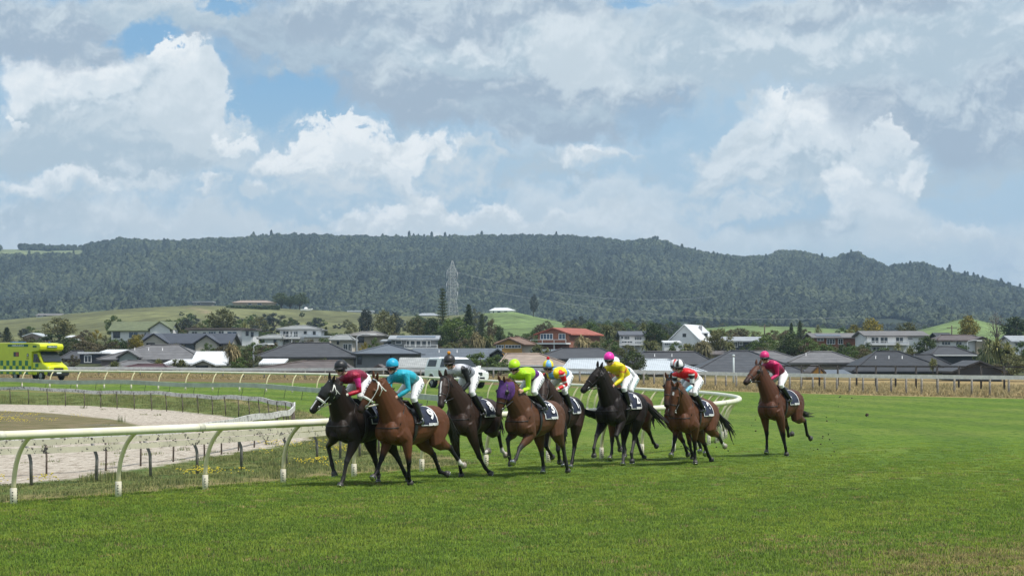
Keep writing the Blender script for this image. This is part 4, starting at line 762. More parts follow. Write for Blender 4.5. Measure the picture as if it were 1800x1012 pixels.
    for s in (-1, 1):
        gr2 = [cloth_pt(lerp(.20, -.08, j/4), s*lerp(18, 62, i/6), .032) for i in range(7) for j in range(5)]
        sa.add(gr2, [(i*5+j, i*5+j+1, (i+1)*5+j+1, (i+1)*5+j) for i in range(6) for j in range(4)], 0, True)
    sob = sa.build('saddle', LEATHER, root)
    for n in ('fL', 'fR'):
        p = Vector(D[n])-Vector((0, 0, dz)); s = 1 if n == 'fL' else -1; i_ = MB(); b0 = p+Vector((.04, 0, -.035))
        i_.tube([b0+Vector((0, -.055, 0)), b0+Vector((0, .055, 0)), b0+Vector((0, .06, .06)), b0+Vector((0, .0, .14)), b0+Vector((0, -.06, .06))], .009, 6, (1, 0, 0), closed=True, caps=False)
        so_ = i_.build('stirrup', STEEL, sob); l_ = MB(); l_.tube([b0+Vector((0, 0, .14)), cloth_pt(.10, s*35, .045)], [(.016, .005)]*2, 6, (1, 0, 0)); l_.build('stirrup_leather', LEATHER, so_)
    return root

SKIN = attr_mat('skin', .5, .4, .1, 20.); BOOT = mat('boot_leather', (.012, .012, .013), .3, .15, 20); LENS = mat('goggle_lens', (.006, .006, .008), .1); STRAP = mat('strap', (.02, .02, .02), .6)
BREECH = None
def jockey(k, label, torso, sleeves, cap, cap2=None, pom=None, breeches=(.80, .80, .80), pattern=None, glove=None, dz=0., look=(0, 0), marks=(.10, .11, .14)):
    D = FIT[k]; th = R(D['th']); ang = math.atan2(-math.cos(th), -math.sin(th))
    root = thing('person', label, 'jockey', (D['X'], D['d'], dz), ang, 'jockeys riding in the race'); root.scale = (1.07,)*3
    J = {n: Vector(D[n])-Vector((0, 0, dz)) for n in ('head', 'sL', 'sR', 'eL', 'eR', 'hL', 'hR', 'hip', 'kL', 'kR', 'fL', 'fR')}
    sm = (J['sL']+J['sR'])/2; hip = J['hip']-Vector((0, 0, .06)); spine = (sm-hip).normalized(); lat = (J['sL']-J['sR']).normalized()
    hd = J['head']+Vector((.0, 0, -.03))
    fw = Vector((1, look[0]+.22, look[1]-.02)).normalized(); sd2 = Vector((0, 0, 1)).cross(fw).normalized(); up = fw.cross(sd2).normalized()
    rot = Matrix((fw, sd2, up)).transposed()
    H = lambda a, b_, c: hd+fw*a+sd2*b_+up*c
    mid = lerp(hip, sm, .5)+Vector((-.02, 0, .035))
    def arms(mb, g, end=1.):
        for s in 'LR':
            a, e, h = J['s'+s], J['e'+s], J['h'+s]; hh = lerp(e, h, end)
            mb.tube([lerp(a, sm, .25), a, lerp(a, e, .5), e, lerp(e, hh, .5), hh], [.062+g, .064+g, .05+g, .042+g, .040+g, .028+g*.8], 10, (0, 1, 0))
    def torso_(mb, g, low=0.):
        P = bez(lerp(hip, sm, low), mid*2-(lerp(hip, sm, low)+sm)/2, sm+spine*.02, 8)
        mb.tube(P, [(lerp(.145, .175, i/8)+g, lerp(.10, .115, math.sin(math.pi*i/8))+g) for i in range(9)], 14, lat)
        mb.ell(sm, (.11+g, .19+g, .09+g), 12, 8, rot=Matrix((spine, lat, spine.cross(lat))).transposed())
    def legs(mb, g, t1=1.1, foot=False):
        mb.ell(hip, (.135+g, .16+g, .125+g), 12, 8)
        for s in 'LR':
            sg = 1 if s == 'L' else -1; h0 = hip+Vector((0, .09*sg, -.01)); kn, ft = J['k'+s], J['f'+s]
            lo = lerp(kn, ft, max(0, t1-1))
            mb.tube([h0, lerp(h0, kn, .45), lerp(h0, kn, .85), kn]+([lo] if t1 > 1 else []), [.105+g, .088+g, .064+g, .058+g]+([.052+g] if t1 > 1 else []), 10, (0, 1, 0))
            if foot: mb.tube([kn, lerp(kn, ft, .35), lerp(kn, ft, .9), ft], [.05, .05, .03, .026], 10, (0, 1, 0))
    b = MB(); torso_(b, 0); arms(b, -.012); legs(b, -.01, 1., True)
    b.tube([sm, lerp(sm, hd, .5), hd-up*.05-fw*.02], [.07, .056, .052], 10, (0, 1, 0))
    b.ell(hd, (.098, .076, .112), 14, 10, rot=rot); b.ell(H(.045, 0, -.055), (.05, .05, .06), 12, 8, rot=rot)
    b.ell(H(.10, 0, -.022), (.022, .014, .028), 8, 6, rot=rot); b.ell(H(.082, 0, -.066), (.015, .026, .008), 8, 6, rot=rot); b.ell(H(.078, 0, -.102), (.02, .024, .018), 8, 6, rot=rot)
    for s in (-1, 1): b.ell(H(-.005, .077*s, -.01), (.02, .01, .032), 8, 6, rot=rot)
    for s in 'LR':       # hands: palm, four curled fingers and a thumb closed on the rein
        sg = 1 if s == 'L' else -1; h = J['h'+s]; fa = (J['h'+s]-J['e'+s]).normalized(); dn = Vector((0, 0, -1)); dn = (dn-fa*dn.dot(fa)).normalized(); ou = fa.cross(dn)
        b.tube([h-fa*.03, h, h+fa*.05], [(.026, .03), (.03, .034), (.026, .04)], 8, ou)
        for i in range(4):
            o = h+fa*(.055-.004*abs(i-1.3))+dn*(-.033+.022*i); inn = -ou*sg
            b.tube([o, o+fa*.028, o+fa*.034+inn*.028, o+fa*.008+inn*.038], [.0105, .010, .0095, .008], 6, dn)
        o = h+fa*.02-dn*.035; b.tube([o, o+fa*.03-dn*.014-ou*sg*.012, o+fa*.05-dn*.006-ou*sg*.03], [.012, .011, .009], 6, ou)
    me = remesh(b, .0105, 1, .4); smooth_all(me); vv = verts_of(me); col = np.tile(np.array((.56, .33, .25)), (len(vv), 1))
    rl = (vv-np.array(hd))@np.array([fw, sd2, up]).T
    lip = (np.abs(rl[:, 1]) < .024) & (np.abs(rl[:, 2]+.066) < .009) & (rl[:, 0] > .07); col[lip] = (.26, .09, .08)
    hair = (rl[:, 0] < -.02) & (rl[:, 2] > -.07) & (np.linalg.norm(rl, axis=1) < .14); col[hair] = (.03, .02, .015)
    if glove:
        for s in 'LR': dd = np.linalg.norm(vv-np.array(J['h'+s]), axis=1); col[dd < .11] = glove
    set_col(me, col); me.materials.append(SKIN); link('body', me, root)
    # racing silks
    b = MB(); torso_(b, .016, .12); arms(b, .007, .9); b.tube([sm, lerp(sm, hd, .38)], [(.085, .085), (.06, .06)], 10, (0, 1, 0)); me = remesh(b, .013, 2, .45); smooth_all(me); vv = verts_of(me)
    up2 = lat.cross(spine)*-1
    loc = np.stack([(vv-np.array(hip))@np.array(spine), (vv-np.array(sm))@np.array(lat), (vv-np.array(hip))@np.array(spine.cross(lat))], -1)
    arm = np.zeros(len(vv)); tar = np.zeros(len(vv)); bd = np.full(len(vv), 9.)
    for s in 'LR':
        ch = [np.array(J['s'+s]), np.array(J['e'+s]), np.array(J['h'+s])]
        for i in range(2):
            ab = ch[i+1]-ch[i]; t = np.clip(((vv-ch[i])@ab)/(ab@ab), 0, 1); d = np.linalg.norm(vv-ch[i]-t[:, None]*ab, axis=1); m = d < bd; bd = np.where(m, d, bd); tar = np.where(m, i+t, tar)
    tl = np.linalg.norm(np.array(sm-hip)); out_ = np.abs(loc[:, 1]) > .155
    arm = (bd < .082) & ((tar > .12) | out_)
    col = np.tile(np.array(torso), (len(vv), 1)); col[arm] = sleeves
    if pattern: col = pattern(col, loc/np.array([tl, 1, 1]), arm, tar)
    set_col(me, col); me.materials.append(attr_mat('silk', .42, .4, .24, 14., .9, 16.)); link('silks', me, root)
    # breeches with the printed marks down the thigh
    b = MB(); legs(b, .008, 1.22); me = remesh(b, .013, 2, .45); smooth_all(me); vv = verts_of(me); col = np.tile(np.array(breeches), (len(vv), 1))
    if marks:
        for s in 'LR':
            sg = 1 if s == 'L' else -1; a = np.array(hip+Vector((0, .09*sg, 0))); ab = np.array(J['k'+s])-a; t = ((vv-a)@ab)/(ab@ab); oo = (vv[:, 1]-a[1]-t*ab[1])*sg
            n1 = (np.sin(t*46+np.sin(vv[:, 2]*90)*1.2) > .15) & (np.abs(((vv-a)@np.array(Vector(ab).cross(Vector((0, 1, 0))).normalized()))) < .03)
            m = (oo > .04) & (t > .1) & (t < .92) & n1; col[m] = marks
    set_col(me, col); me.materials.append(attr_mat('breeches_cloth', .6, .3, .07, 20., .2, 26.)); link('breeches', me, root)
    for s in 'LR':
        kn, ft = J['k'+s], J['f'+s]; b = MB()
        b.tube([lerp(kn, ft, .12), lerp(kn, ft, .35), lerp(kn, ft, .65), lerp(kn, ft, .9), ft+Vector((-.005, 0, -.01))], [.063, .064, .054, .045, .046], 12, (0, 1, 0))
        b.tube([ft+Vector((-.065, 0, -.02)), ft+Vector((0, 0, -.022)), ft+Vector((.09, 0, -.032)), ft+Vector((.165, 0, -.035)), ft+Vector((.185, 0, -.035))], [(.03, .025), (.036, .034), (.038, .028), (.03, .02), (.01, .008)], 10, (0, 1, 0))
        me = remesh(b, .012, 1); smooth_all(me); me.materials.append(BOOT); link('boot', me, root)
    # helmet cover, peak, goggles
    h = MB(); hc = H(-.012, 0, .045); n, m = 28, 14; Vv = []; Fc = []; cols = []
    for i in range(m+1):
        ph = -.18+(math.pi/2+.18)*i/m
        for j in range(n):
            q = 2*math.pi*j/n; p = Vector((.138*math.cos(ph)*math.cos(q), .112*math.cos(ph)*math.sin(q), .118*math.sin(ph))); p *= 1+.012*math.sin(q*7+i*1.7)*(i < m-2)
            Vv.append(hc+rot @ p); 
            if cap2 is None: c = cap
            else: c = cap2(q, ph) or cap
            cols.append(c)
    for i in range(m):
        for j in range(n): Fc.append((i*n+j, i*n+(j+1) % n, (i+1)*n+(j+1) % n, (i+1)*n+j))
    h.add(Vv, Fc, 0, True); nbase = len(Vv); h.add([hc-up*.02], []); cols.append(cap)
    pk = MB(); me = h.mesh('helmet', attr_mat('cap_silk', .4, .4, .12, 18., .3, 40.)); set_col(me, cols); smooth_all(me); ho = link('helmet', me, root)
    pg = [H(.10+.0*i, 0, 0) for i in range(0)]
    for i in range(9):
        q = R(-62+15.5*i); pg.append(hc+rot @ Vector((.134*math.cos(q), .110*math.sin(q), -.018))); pg.append(hc+rot @ Vector((.134*math.cos(q)+.055*math.cos(q)**.8, .112*math.sin(q), -.034)))
    pk.add(pg, [(2*i, 2*i+1, 2*i+3, 2*i+2) for i in range(8)], 0, True); po_ = pk.build('peak', mat('cap_peak', (.02, .02, .022), .5), ho); po_.modifiers.new('t', 'SOLIDIFY').thickness = .006
    ch = MB(); ch.tube([H(.0, .085, .02), H(.03, .074, -.06), H(.05, .0, -.128), H(.03, -.074, -.06), H(.0, -.085, .02)], [(.009, .004)]*5, 6, fw); ch.build('chin_strap', STRAP, ho)
    if pom:
        p = MB(); r_ = random.Random(k)
        for i in range(60):
            d_ = Vector((r_.gauss(0, 1), r_.gauss(0, 1), r_.gauss(0, 1))).normalized(); p.ell(hc+up*.145+d_*.024, (.012, .012, .012), 5, 4)
        p.build('pom_pom', mat('pom_wool_'+str(k), pom, .9), ho)
    g = MB(); P = [hc+rot @ Vector((.118*math.cos(q), .092*math.sin(q), -.062)) for q in (R(-75+15*i) for i in range(11))]
    g.tube(P, [(.030, .010)]*11, 8, up); g.build('goggles', LENS, root)
    gs = MB(); gs.tube([hc+rot @ Vector((.128*math.cos(q), .104*math.sin(q), -.045)) for q in (R(70+20*i) for i in range(12))], [(.012, .004)]*12, 6, up); gs.build('goggle_strap', STRAP, root)
    return root

# ---- the field, nearest the rail first
BLK, DKB, BAY, BRN = (.020, .0135, .010), (.036, .021, .015), (.108, .041, .018), (.10, .038, .017)
PT = (.010, .009, .009)
horse(1, 'black racehorse in a black hood and white bridle, leading on the rail', BLK, PT, bridle=WHITEG, rein=CREAM, hood=mat('black_hood', (.012, .012, .013), .7, .2, 20), cups=True, blaze=(.018, .42, .62), nose_roll=WHITEG, number='5', brand='RACING', dz=-.035, tail=((-1.1, 0, 1.3), (-1.2, .02, 1.0), (-1.22, .02, .8)), dust=.4)
horse(2, 'bright bay racehorse with white bridle and a 9 on its cloth, outside the black leader', BAY, PT, bridle=WHITEG, rein=CREAM, nose_roll=WHITEG, number='9', brand='RACING', socks=('LH',), tail=((-1.15, .0, 1.28), (-1.35, -.02, 1.05), (-1.5, -.06, .8)))
horse(3, 'dark brown racehorse with a white blaze down its face', DKB, PT, blaze=(.02, .13, .44), socks=('RH', 'LH'), number='8', brand='RACING', tail=((-1.1, 0, 1.3), (-1.22, .02, 1.05), (-1.25, .03, .85)), muzzle_dark=.6)
horse(4, 'bay racehorse wearing a purple hood, with a 3 on its cloth', (.095, .042, .021), PT, hood=mat('purple_hood', (.080, .022, .15), .75, .25, 18, .2, 60), cups=True, number='3', brand='RACING', dust=.7, tail=((-1.1, 0, 1.3), (-1.16, .02, 1.0), (-1.16, .03, .75)))
horse(5, 'dark horse half hidden behind the purple hooded bay, tail streaming', DKB, PT, number='1', brand='RACING', tail=((-1.2, .12, 1.22), (-1.42, .34, 1.12), (-1.62, .52, 1.12)))
horse(6, 'black brown racehorse with head turned in profile and a 2 on its cloth', (.015, .011, .0095), PT, number='2', brand='RACING', dust=1., socks=(), tail=((-1.2, .08, 1.25), (-1.42, .22, 1.0), (-1.52, .40, .78)))
horse(7, 'brown horse almost wholly hidden behind the black brown number 2', BRN, PT, number='4', brand='RACING', tail=((-1.12, 0, 1.3), (-1.25, 0, 1.0), (-1.25, 0, .8)), dust=.6)
horse(8, 'bay racehorse facing the camera with a round white star on its forehead', (.105, .042, .020), PT, blaze=(.026, .125, .195), number='6', brand='RACING', socks=('LH',), tail=((-1.2, .06, 1.2), (-1.45, .16, .95), (-1.6, .22, .65)), muzzle_dark=.5)
horse(9, 'brown horse hidden behind the bay with the star, black blinkers on', BRN, PT, cups=True, number='7', brand='RACING')
horse(10, 'bay racehorse running wide and last, alone, with black blinkers', (.088, .034, .018), PT, cups=True, number='', brand='RACING', tail=((-1.12, -.02, 1.18), (-1.25, .0, .98), (-1.52, .12, .93)))

MAR, PNK, CYN, GRY, LIM, PUR, YEL, RED, LBL = (.20, .006, .030), (.75, .04, .26), (.02, .38, .50), (.34, .35, .40), (.42, .72, .012), (.12, .015, .19), (.82, .66, .006), (.66, .012, .018), (.16, .42, .72)
BK, WT = (.016, .016, .018), (.78, .78, .78)
def p1(c, l, arm, t): c[arm & (t < .75)] = PNK; c[arm & (t < .2)] = (.33, .008, .04); c[arm & (t >= .75)] = (.42, .008, .03); return c
def p2(c, l, arm, t): c[(~arm) & (l[:, 0] < .35)] = (.10, .26, .28); return c
def p3(c, l, arm, t):
    tr = ~arm; c[tr & (((l[:, 0] > .42) & (l[:, 0] < .5)) | ((l[:, 0] > .56) & (l[:, 0] < .62)))] = BK; c[tr & (l[:, 0] > .8)] = (.62, .62, .66); return c
def p4(c, l, arm, t): tr = ~arm; c[tr & (l[:, 0] < .42)] = PUR; c[tr & (l[:, 2] < -.02) & (l[:, 0] < .8) & (np.abs(l[:, 1]) < .09)] = (.03, .008, .05); return c
def p5(c, l, arm, t): tr = ~arm; c[tr & (np.abs(l[:, 1]) < .055)] = LBL; c[tr & (l[:, 0] < .4)] = LBL; c[arm & (np.sin(t*11) > .75)] = WT; return c
def p6(c, l, arm, t): tr = ~arm; c[tr & (np.abs(l[:, 0]-.55) < .07)] = (.72, .20, .05); c[arm & (np.abs(t-.45) < .05)] = (.75, .25, .05); return c
def p8(c, l, arm, t):
    tr = ~arm; st_ = tr & (np.hypot((l[:, 0]-.72)*.5, np.abs(l[:, 1])-.085)+.022*np.cos(5*np.arctan2(l[:, 0]-.72, np.abs(l[:, 1])-.085)) < .05); c[st_] = WT; c[tr & (l[:, 0] < .35)] = WT
    c[arm] = WT; c[arm & (np.abs(t-.35) < .13)] = BK; c[arm & (np.abs(t-.95) < .12)] = BK; c[arm & (t > 1.2)] = (.25, .62, .80); c[arm & (t < .12)] = RED; return c
def p10(c, l, arm, t): c[arm & (t < .9)] = (.62, .015, .13); c[(~arm) & (l[:, 0] < .45)] = (.16, .005, .03); return c
def c5(q, ph): return LBL if (int((q+.35)/(math.pi/3)) % 2 == 0) else YEL
def c8(q, ph): return BK if (int((q+.4)/(math.pi/4)) % 2 == 0) else WT
def c9(q, ph): return (.5, .05, .04) if (int(q/(math.pi/3)) % 2 == 0) else WT
jockey(1, 'jockey in maroon and pink silks with black cap, on the black leader', MAR, PNK, BK, pattern=p1, glove=(.62, .60, .52), dz=-.035, look=(-.15, -.1))
jockey(2, 'jockey in turquoise silks and turquoise cap on the bright bay', CYN, CYN, (.01, .36, .56), pattern=p2, look=(.0, -.1))
jockey(3, 'jockey in grey and black silks with an orange pom-pom on a black cap', GRY, BK, (.028, .024, .024), pattern=p3, pom=(.70, .30, .03), look=(-.05, -.2))
jockey(4, 'jockey in lime green silks and lime cap on the purple hooded bay', LIM, LIM, (.45, .74, .01), pattern=p4, look=(-.05, -.25))
jockey(5, 'jockey in yellow and blue silks, red sleeves and a red pom-pom cap', YEL, RED, YEL, cap2=c5, pattern=p5, pom=(.6, .01, .02), look=(.05, -.1))
jockey(6, 'jockey in yellow silks with a bright pink cap', YEL, YEL, (.85, .03, .38), pattern=p6, look=(.05, -.15))
jockey(7, 'jockey in white and teal hidden behind the yellow silks', WT, (.01, .25, .22), WT, breeches=(.75, .78, .77), marks=(.01, .28, .24))
jockey(8, 'jockey in red silks with white stars and a black and white cap', RED, WT, WT, cap2=c8, pattern=p8, glove=(.25, .55, .75), look=(-.1, -.15))
jockey(9, 'jockey in pale blue half hidden behind the starred red silks', (.20, .42, .62), (.20, .42, .62), WT, cap2=c9)
jockey(10, 'jockey in magenta silks and magenta cap on the last horse', (.36, .010, .085), (.55, .012, .12), (.62, .02, .16), pattern=p10, look=(.0, -.1), marks=None, glove=(.7, .68, .64))
# ================================================================ running rails and fences
PLAST = mat('rail_plastic', (.80, .78, .64), .38, .10, 1.2, .05, 30, col2=(.70, .67, .48)); POSTM = mat('post_plastic', (.70, .63, .38), .45, .12, 1.5, .08, 30); SLEEVE = mat('post_sleeve', (.74, .68, .54), .6, .15, 6, .1, 40); SLOT = mat('sleeve_slot', (.05, .045, .04), .8)
WWOOD = mat('weathered_white_paint', (.66, .66, .64), .85, .5, 2.5, .3, 30, col2=(.84, .84, .82)); GWOOD = mat('grey_timber', (.15, .135, .115), .9, .3, 5, .4, 30); PEEL = None
def peel_mat(name, base, speck, lo, hi, scale=18., stretch=1.):
    m = bpy.data.materials.new(name); m.use_nodes = True; t = m.node_tree; b = t.nodes['Principled BSDF']; c = N(t, 'ShaderNodeTexCoord').outputs['Object']
    n = NOISE(t, c, scale, 5, .75); n2 = NOISE(t, c, 1.3, 4, .6)
    cc = MIX(t, MR(t, n2, .3, .7), base, tuple(x*.82 for x in base)); cc = MIX(t, MR(t, M(t, 'MULTIPLY_ADD', n2, .12, n), lo, hi), cc, speck)
    t.links.new(cc, b.inputs['Base Color']); b.inputs['Roughness'].default_value = .75; return m
PLANKB = peel_mat('peeling_cream_plank', (.60, .57, .43), (.035, .03, .03), .63, .66, 7.); PLANKA = peel_mat('lichened_plank', (.66, .65, .61), (.15, .14, .13), .56, .70, 6.)
STEELG = mat('galvanised_steel', (.20, .19, .18), .55, .25, 8, metal=.3)
def arc(path):
    P = np.array(path, float); L = np.concatenate([[0], np.cumsum(np.linalg.norm(np.diff(P[:, :2], axis=0), axis=1))]); return P, L
def along(path, s):
    P, L = arc(path); x = np.interp(s, L, P[:, 0]); y = np.interp(s, L, P[:, 1]); e = .3
    t = np.array([np.interp(s+e, L, P[:, 0])-np.interp(s-e, L, P[:, 0]), np.interp(s+e, L, P[:, 1])-np.interp(s-e, L, P[:, 1])]); return x, y, t/np.linalg.norm(t)
def ribbon(mb, pts, w, h, mi=0):
    """plank of width w and depth h following points (x, y, z of its centre)"""
    n = len(pts); V = []
    for i in range(n):
        t = np.array(pts[min(i+1, n-1)])-np.array(pts[max(i-1, 0)]); t = t[:2]/np.linalg.norm(t[:2]); nx, ny_ = -t[1]*w/2, t[0]*w/2
        x, y, z = pts[i]; V += [(x-nx, y-ny_, z-h/2), (x+nx, y+ny_, z-h/2), (x+nx, y+ny_, z+h/2), (x-nx, y-ny_, z+h/2)]
    F = [(i*4+k, i*4+(k+1) % 4, i*4+4+(k+1) % 4, i*4+4+k) for i in range(n-1) for k in range(4)]+[(3, 2, 1, 0), tuple(range(4*n-4, 4*n))]
    mb.add(V, F, mi)
# --- main running rail: fat white tube overhanging the turf on curved posts
rp = spline(RAIL, .8); RP, RL = arc(rp); RH_ = 1.2
rail = thing('running_rail', 'white plastic running rail on curved posts round the bend of the turf track', 'railing', (0, 0, 0))
b = MB(); b.tube([(x, y, RH_+float(gz(np.array([x]), np.array([y]))[0])) for x, y in rp], [(.074, .08)]*len(rp), 12, (0, 0, 1)); b.build('rail_tube', PLAST, rail)
def post_shape():
    b = MB(); P = bez((0, 0, .2), (0, 0, .88), (.40, 0, 1.16), 10); b.tube(P, [.041]*11, 10, (0, 1, 0)); sl = MB(); sl.tube([(0, 0, -.05), (0, 0, .27), (0, 0, .28)], [(.066, .052), (.066, .052), (.052, .044)], 12, (0, 1, 0))
    st_ = MB()
    for i in range(4): st_.box((.02, -.053, .06+.05*i), (.055, .01, .014))
    for i in range(4): st_.box((.02, .053, .06+.05*i), (.055, .01, .014))
    return b.mesh('post', POSTM), sl.mesh('post_sleeve', SLEEVE), st_.mesh('sleeve_slots', SLOT)
pm, sm_, stm = post_shape(); POST_SHIFT = 1.45
s = 5.85-2.5*2-POST_SHIFT; npost = 0
while s < RL[-1]-1 and npost < 78:
    x, y, t = along(rp, s); nrm = np.array([-t[1], t[0]])        # towards the infield
    bx, by = x+nrm[0]*.42, y+nrm[1]*.42; zz = float(gz(np.array([bx]), np.array([by]))[0])
    o = link('post', pm, rail); o.location = (bx, by, zz); o.rotation_euler = (0, 0, math.atan2(-nrm[1], -nrm[0])); link('sleeve', sm_, o)
    if y < 80: link('sleeve_slot', stm, o)['kind'] = 'stuff'
    s += 2.5 if y < 60 else (1.75 if y < 112 else 2.62); npost += 1
s = 1.2; jm = mat('joint_collar', (.60, .58, .46), .5, .2, 6)
while s < RL[-1]:
    x, y, t = along(rp, s)
    if y > 64: break
    j = MB(); z = RH_+float(gz(np.array([x]), np.array([y]))[0]); j.tube([(x-t[0]*.09, y-t[1]*.09, z), (x+t[0]*.09, y+t[1]*.09, z)], [(.078, .084)]*2, 12, (0, 0, 1)); j.build('joint_collar', jm, rail); s += 5.
# --- low grey temporary rail inside the back bend
gp = spline(GREY, 1.2); gr = thing('temporary_rail', 'low grey plastic rail on thin leaning stakes in front of the far white rail', 'railing')
zf_ = lambda x, y: float(gz(np.array([x]), np.array([y]))[0])
b = MB(); ribbon(b, [(x, y, zf_(x, y)+.64+.05*math.sin(x*.7)) for x, y in gp], .10, .26); b.build('rail_board', mat('grey_plastic', (.46, .48, .42), .55, .15, 1.5), gr)
sk = MB(); sk.tube([(0, 0, -.05), (.12, 0, .6), (.2, 0, .72), (.24, 0, .66)], .016, 6, (0, 1, 0)); skm = sk.mesh('stake', STEELG)
G_, GL = arc(gp); s = 1.
while s < GL[-1]:
    x, y, t = along(gp, s); o = link('stake', skm, gr); o.location = (x+t[1]*.09, y-t[0]*.09, zf_(x, y)); o.rotation_euler = (0, 0, rnd.uniform(-.2, .2)); s += 2.5
# --- rails of the sand track
def plank_fence(name, label, path, hgt, mats, post_mesh, step, w=.04, h=.15, sag=.02, face=0., second=0.):
    root = thing(name, label, 'fence'); pth = spline(path, .7); P, L = arc(pth); b = MB()
    ribbon(b, [(x, y, zf_(x, y)+hgt+sag*math.sin(i*.31)+sag*.6*math.sin(i*.83)) for i, (x, y) in enumerate(pth)], w, h); b.build('rail_board', mats, root)
    if second:
        b = MB(); ribbon(b, [(x, y, zf_(x, y)+hgt-second+sag*math.sin(i*.37+1)) for i, (x, y) in enumerate(pth)], w, h); b.build('rail_board', mats, root)
    s = .6
    while s < L[-1]:
        x, y, t = along(pth, s); o = link('post', post_mesh, root); o.location = (x+t[1]*face, y-t[0]*face, zf_(x, y)); o.rotation_euler = (rnd.uniform(-.03, .03), rnd.uniform(-.03, .03), math.atan2(t[0], -t[1])); s += step*rnd.uniform(.92, 1.06)
    return root
pa = MB(); pa.tube([(0, 0, -.05), (0, 0, .4), (.05, 0, .82)], .022, 6, (0, 1, 0)); pam = pa.mesh('post', mat('rusty_stake', (.14, .11, .09), .8, .4, 10))
plank_fence('sand_track_fence', 'weathered white rail with lichen curving round the sand track to a sharp corner', SAND_A, .80, PLANKA, pam, 2.15, .05, .17, .03)
pb = MB(); pb.tube([(0, 0, -.05), (0, 0, .46), (.02, 0, .54), (.17, 0, .84)], .033, 8, (0, 1, 0)); pbm = pb.mesh('post', STEELG)
plank_fence('plank_fence', 'cream plank rail with peeling paint on bent grey steel posts beside the sand', SAND_B, .84, PLANKB, pbm, 1.78, .035, .115, .010, -.12, .145)
# --- outer fence of white boards on timber posts
fp = spline(FENCE, 1.5); of = thing('boundary_fence', 'white top board on grey timber posts along the outside of the course', 'fence')
def fh(x): return float(np.interp(x, [-60, -25, 0, 12, 30], [.86, .92, 1.12, 1.25, 1.24]))
b = MB(); ribbon(b, [(x, y, zf_(x, y)+fh(x)-.09) for x, y in fp], .06, .24); b.build('top_board', WWOOD, of)
F_, FL = arc(fp); s = 1.0; k = 0
ptm = MB(); ptm.tube([(0, 0, -.1), (0, 0, .6), (0, 0, 1.0)], [(.075, .07), (.07, .065), (.07, .065)], 8, (0, 1, 0)); ptm = ptm.mesh('post', mat('fence_post_timber', (.20, .18, .16), .9, .4, 6, .4, 30, col2=(.42, .40, .37)))
while s < FL[-1] and k < 90:
    x, y, t = along(fp, s); o = link('post', ptm, of); o.location = (x+t[1]*.1, y-t[0]*.1, zf_(x, y)); o.scale = (1, 1, fh(x)); o.rotation_euler = (0, 0, rnd.uniform(0, 6)); s += 1.44 if x > 10 else 2.0; k += 1
# --- dark post and wire fence behind it, at the right
dp = [(19, 165), (24, 158), (28.5, 152), (33.5, 146), (37, 143)]; dps = spline(dp, 1.); df = thing('wire_fence', 'dark post and rail fence on the grass bank behind the white board', 'fence')
b = MB(); ribbon(b, [(x, y, zf_(x, y)+1.72) for x, y in dps], .06, .10); ribbon(b, [(x, y, zf_(x, y)+1.15) for x, y in dps], .03, .04); ribbon(b, [(x, y, zf_(x, y)+.75) for x, y in dps], .03, .04); b.build('rail_board', mat('dark_timber', (.055, .048, .042), .9, .3, 6), df)
D_, DL = arc(dps); s = .3; pm2 = MB(); pm2.tube([(0, 0, -.1), (0, 0, 1.78)], .07, 8, (0, 1, 0)); pm2 = pm2.mesh('post', mat('dark_timber', (0, 0, 0)))
while s < DL[-1]: x, y, t = along(dps, s); o = link('post', pm2, df); o.location = (x, y, zf_(x, y)); s += 1.9
# --- clods thrown up behind the last horses
cm = mat('clod', (.045, .035, .02), .9, .3, 20); tf = mat('turf_clod', (.05, .075, .02), .9, .4, 20)
cl = []
for (px, v, d, n, sx, sz) in ((1465, 770, 55, 11, .16, .22), (1424, 785, 55, 5, .08, .1), (1275, 775, 50, 9, .15, .2), (1205, 790, 49, 3, .3, .1), (1480, 735, 55, 5, .2, .4), (1310, 760, 52, 3, .4, .3), (868, 800, 45.5, 4, .2, .15), (1522, 724, 60, 1, .1, .1), (1486, 697, 80, 1, .1, .1)):
    for i in range(n): cl.append((X_at(px, d)+rnd.gauss(0, sx), d+rnd.gauss(0, .2), max(.05, Z_at(v, d)+rnd.gauss(0, sz)), rnd.uniform(.008, .026)*(2.6 if n == 1 else 1)))
for x, y, z, r in cl:
    b = MB(); b.ell((0, 0, 0), (r, r*rnd.uniform(.6, 1.2), r*rnd.uniform(.5, .9)), 6, 4)
    for i, p in enumerate(b.v): q = 1+rnd.uniform(-.3, .3); b.v[i] = (p[0]*q, p[1]*q, p[2]*q)
    o = b.build('turf_clod', cm if rnd.random() < .7 else tf); o.location = (x, y, z); tag(o, 'small dark clod of turf flying up behind galloping hooves', 'clod', 'clods of turf thrown up by the horses')
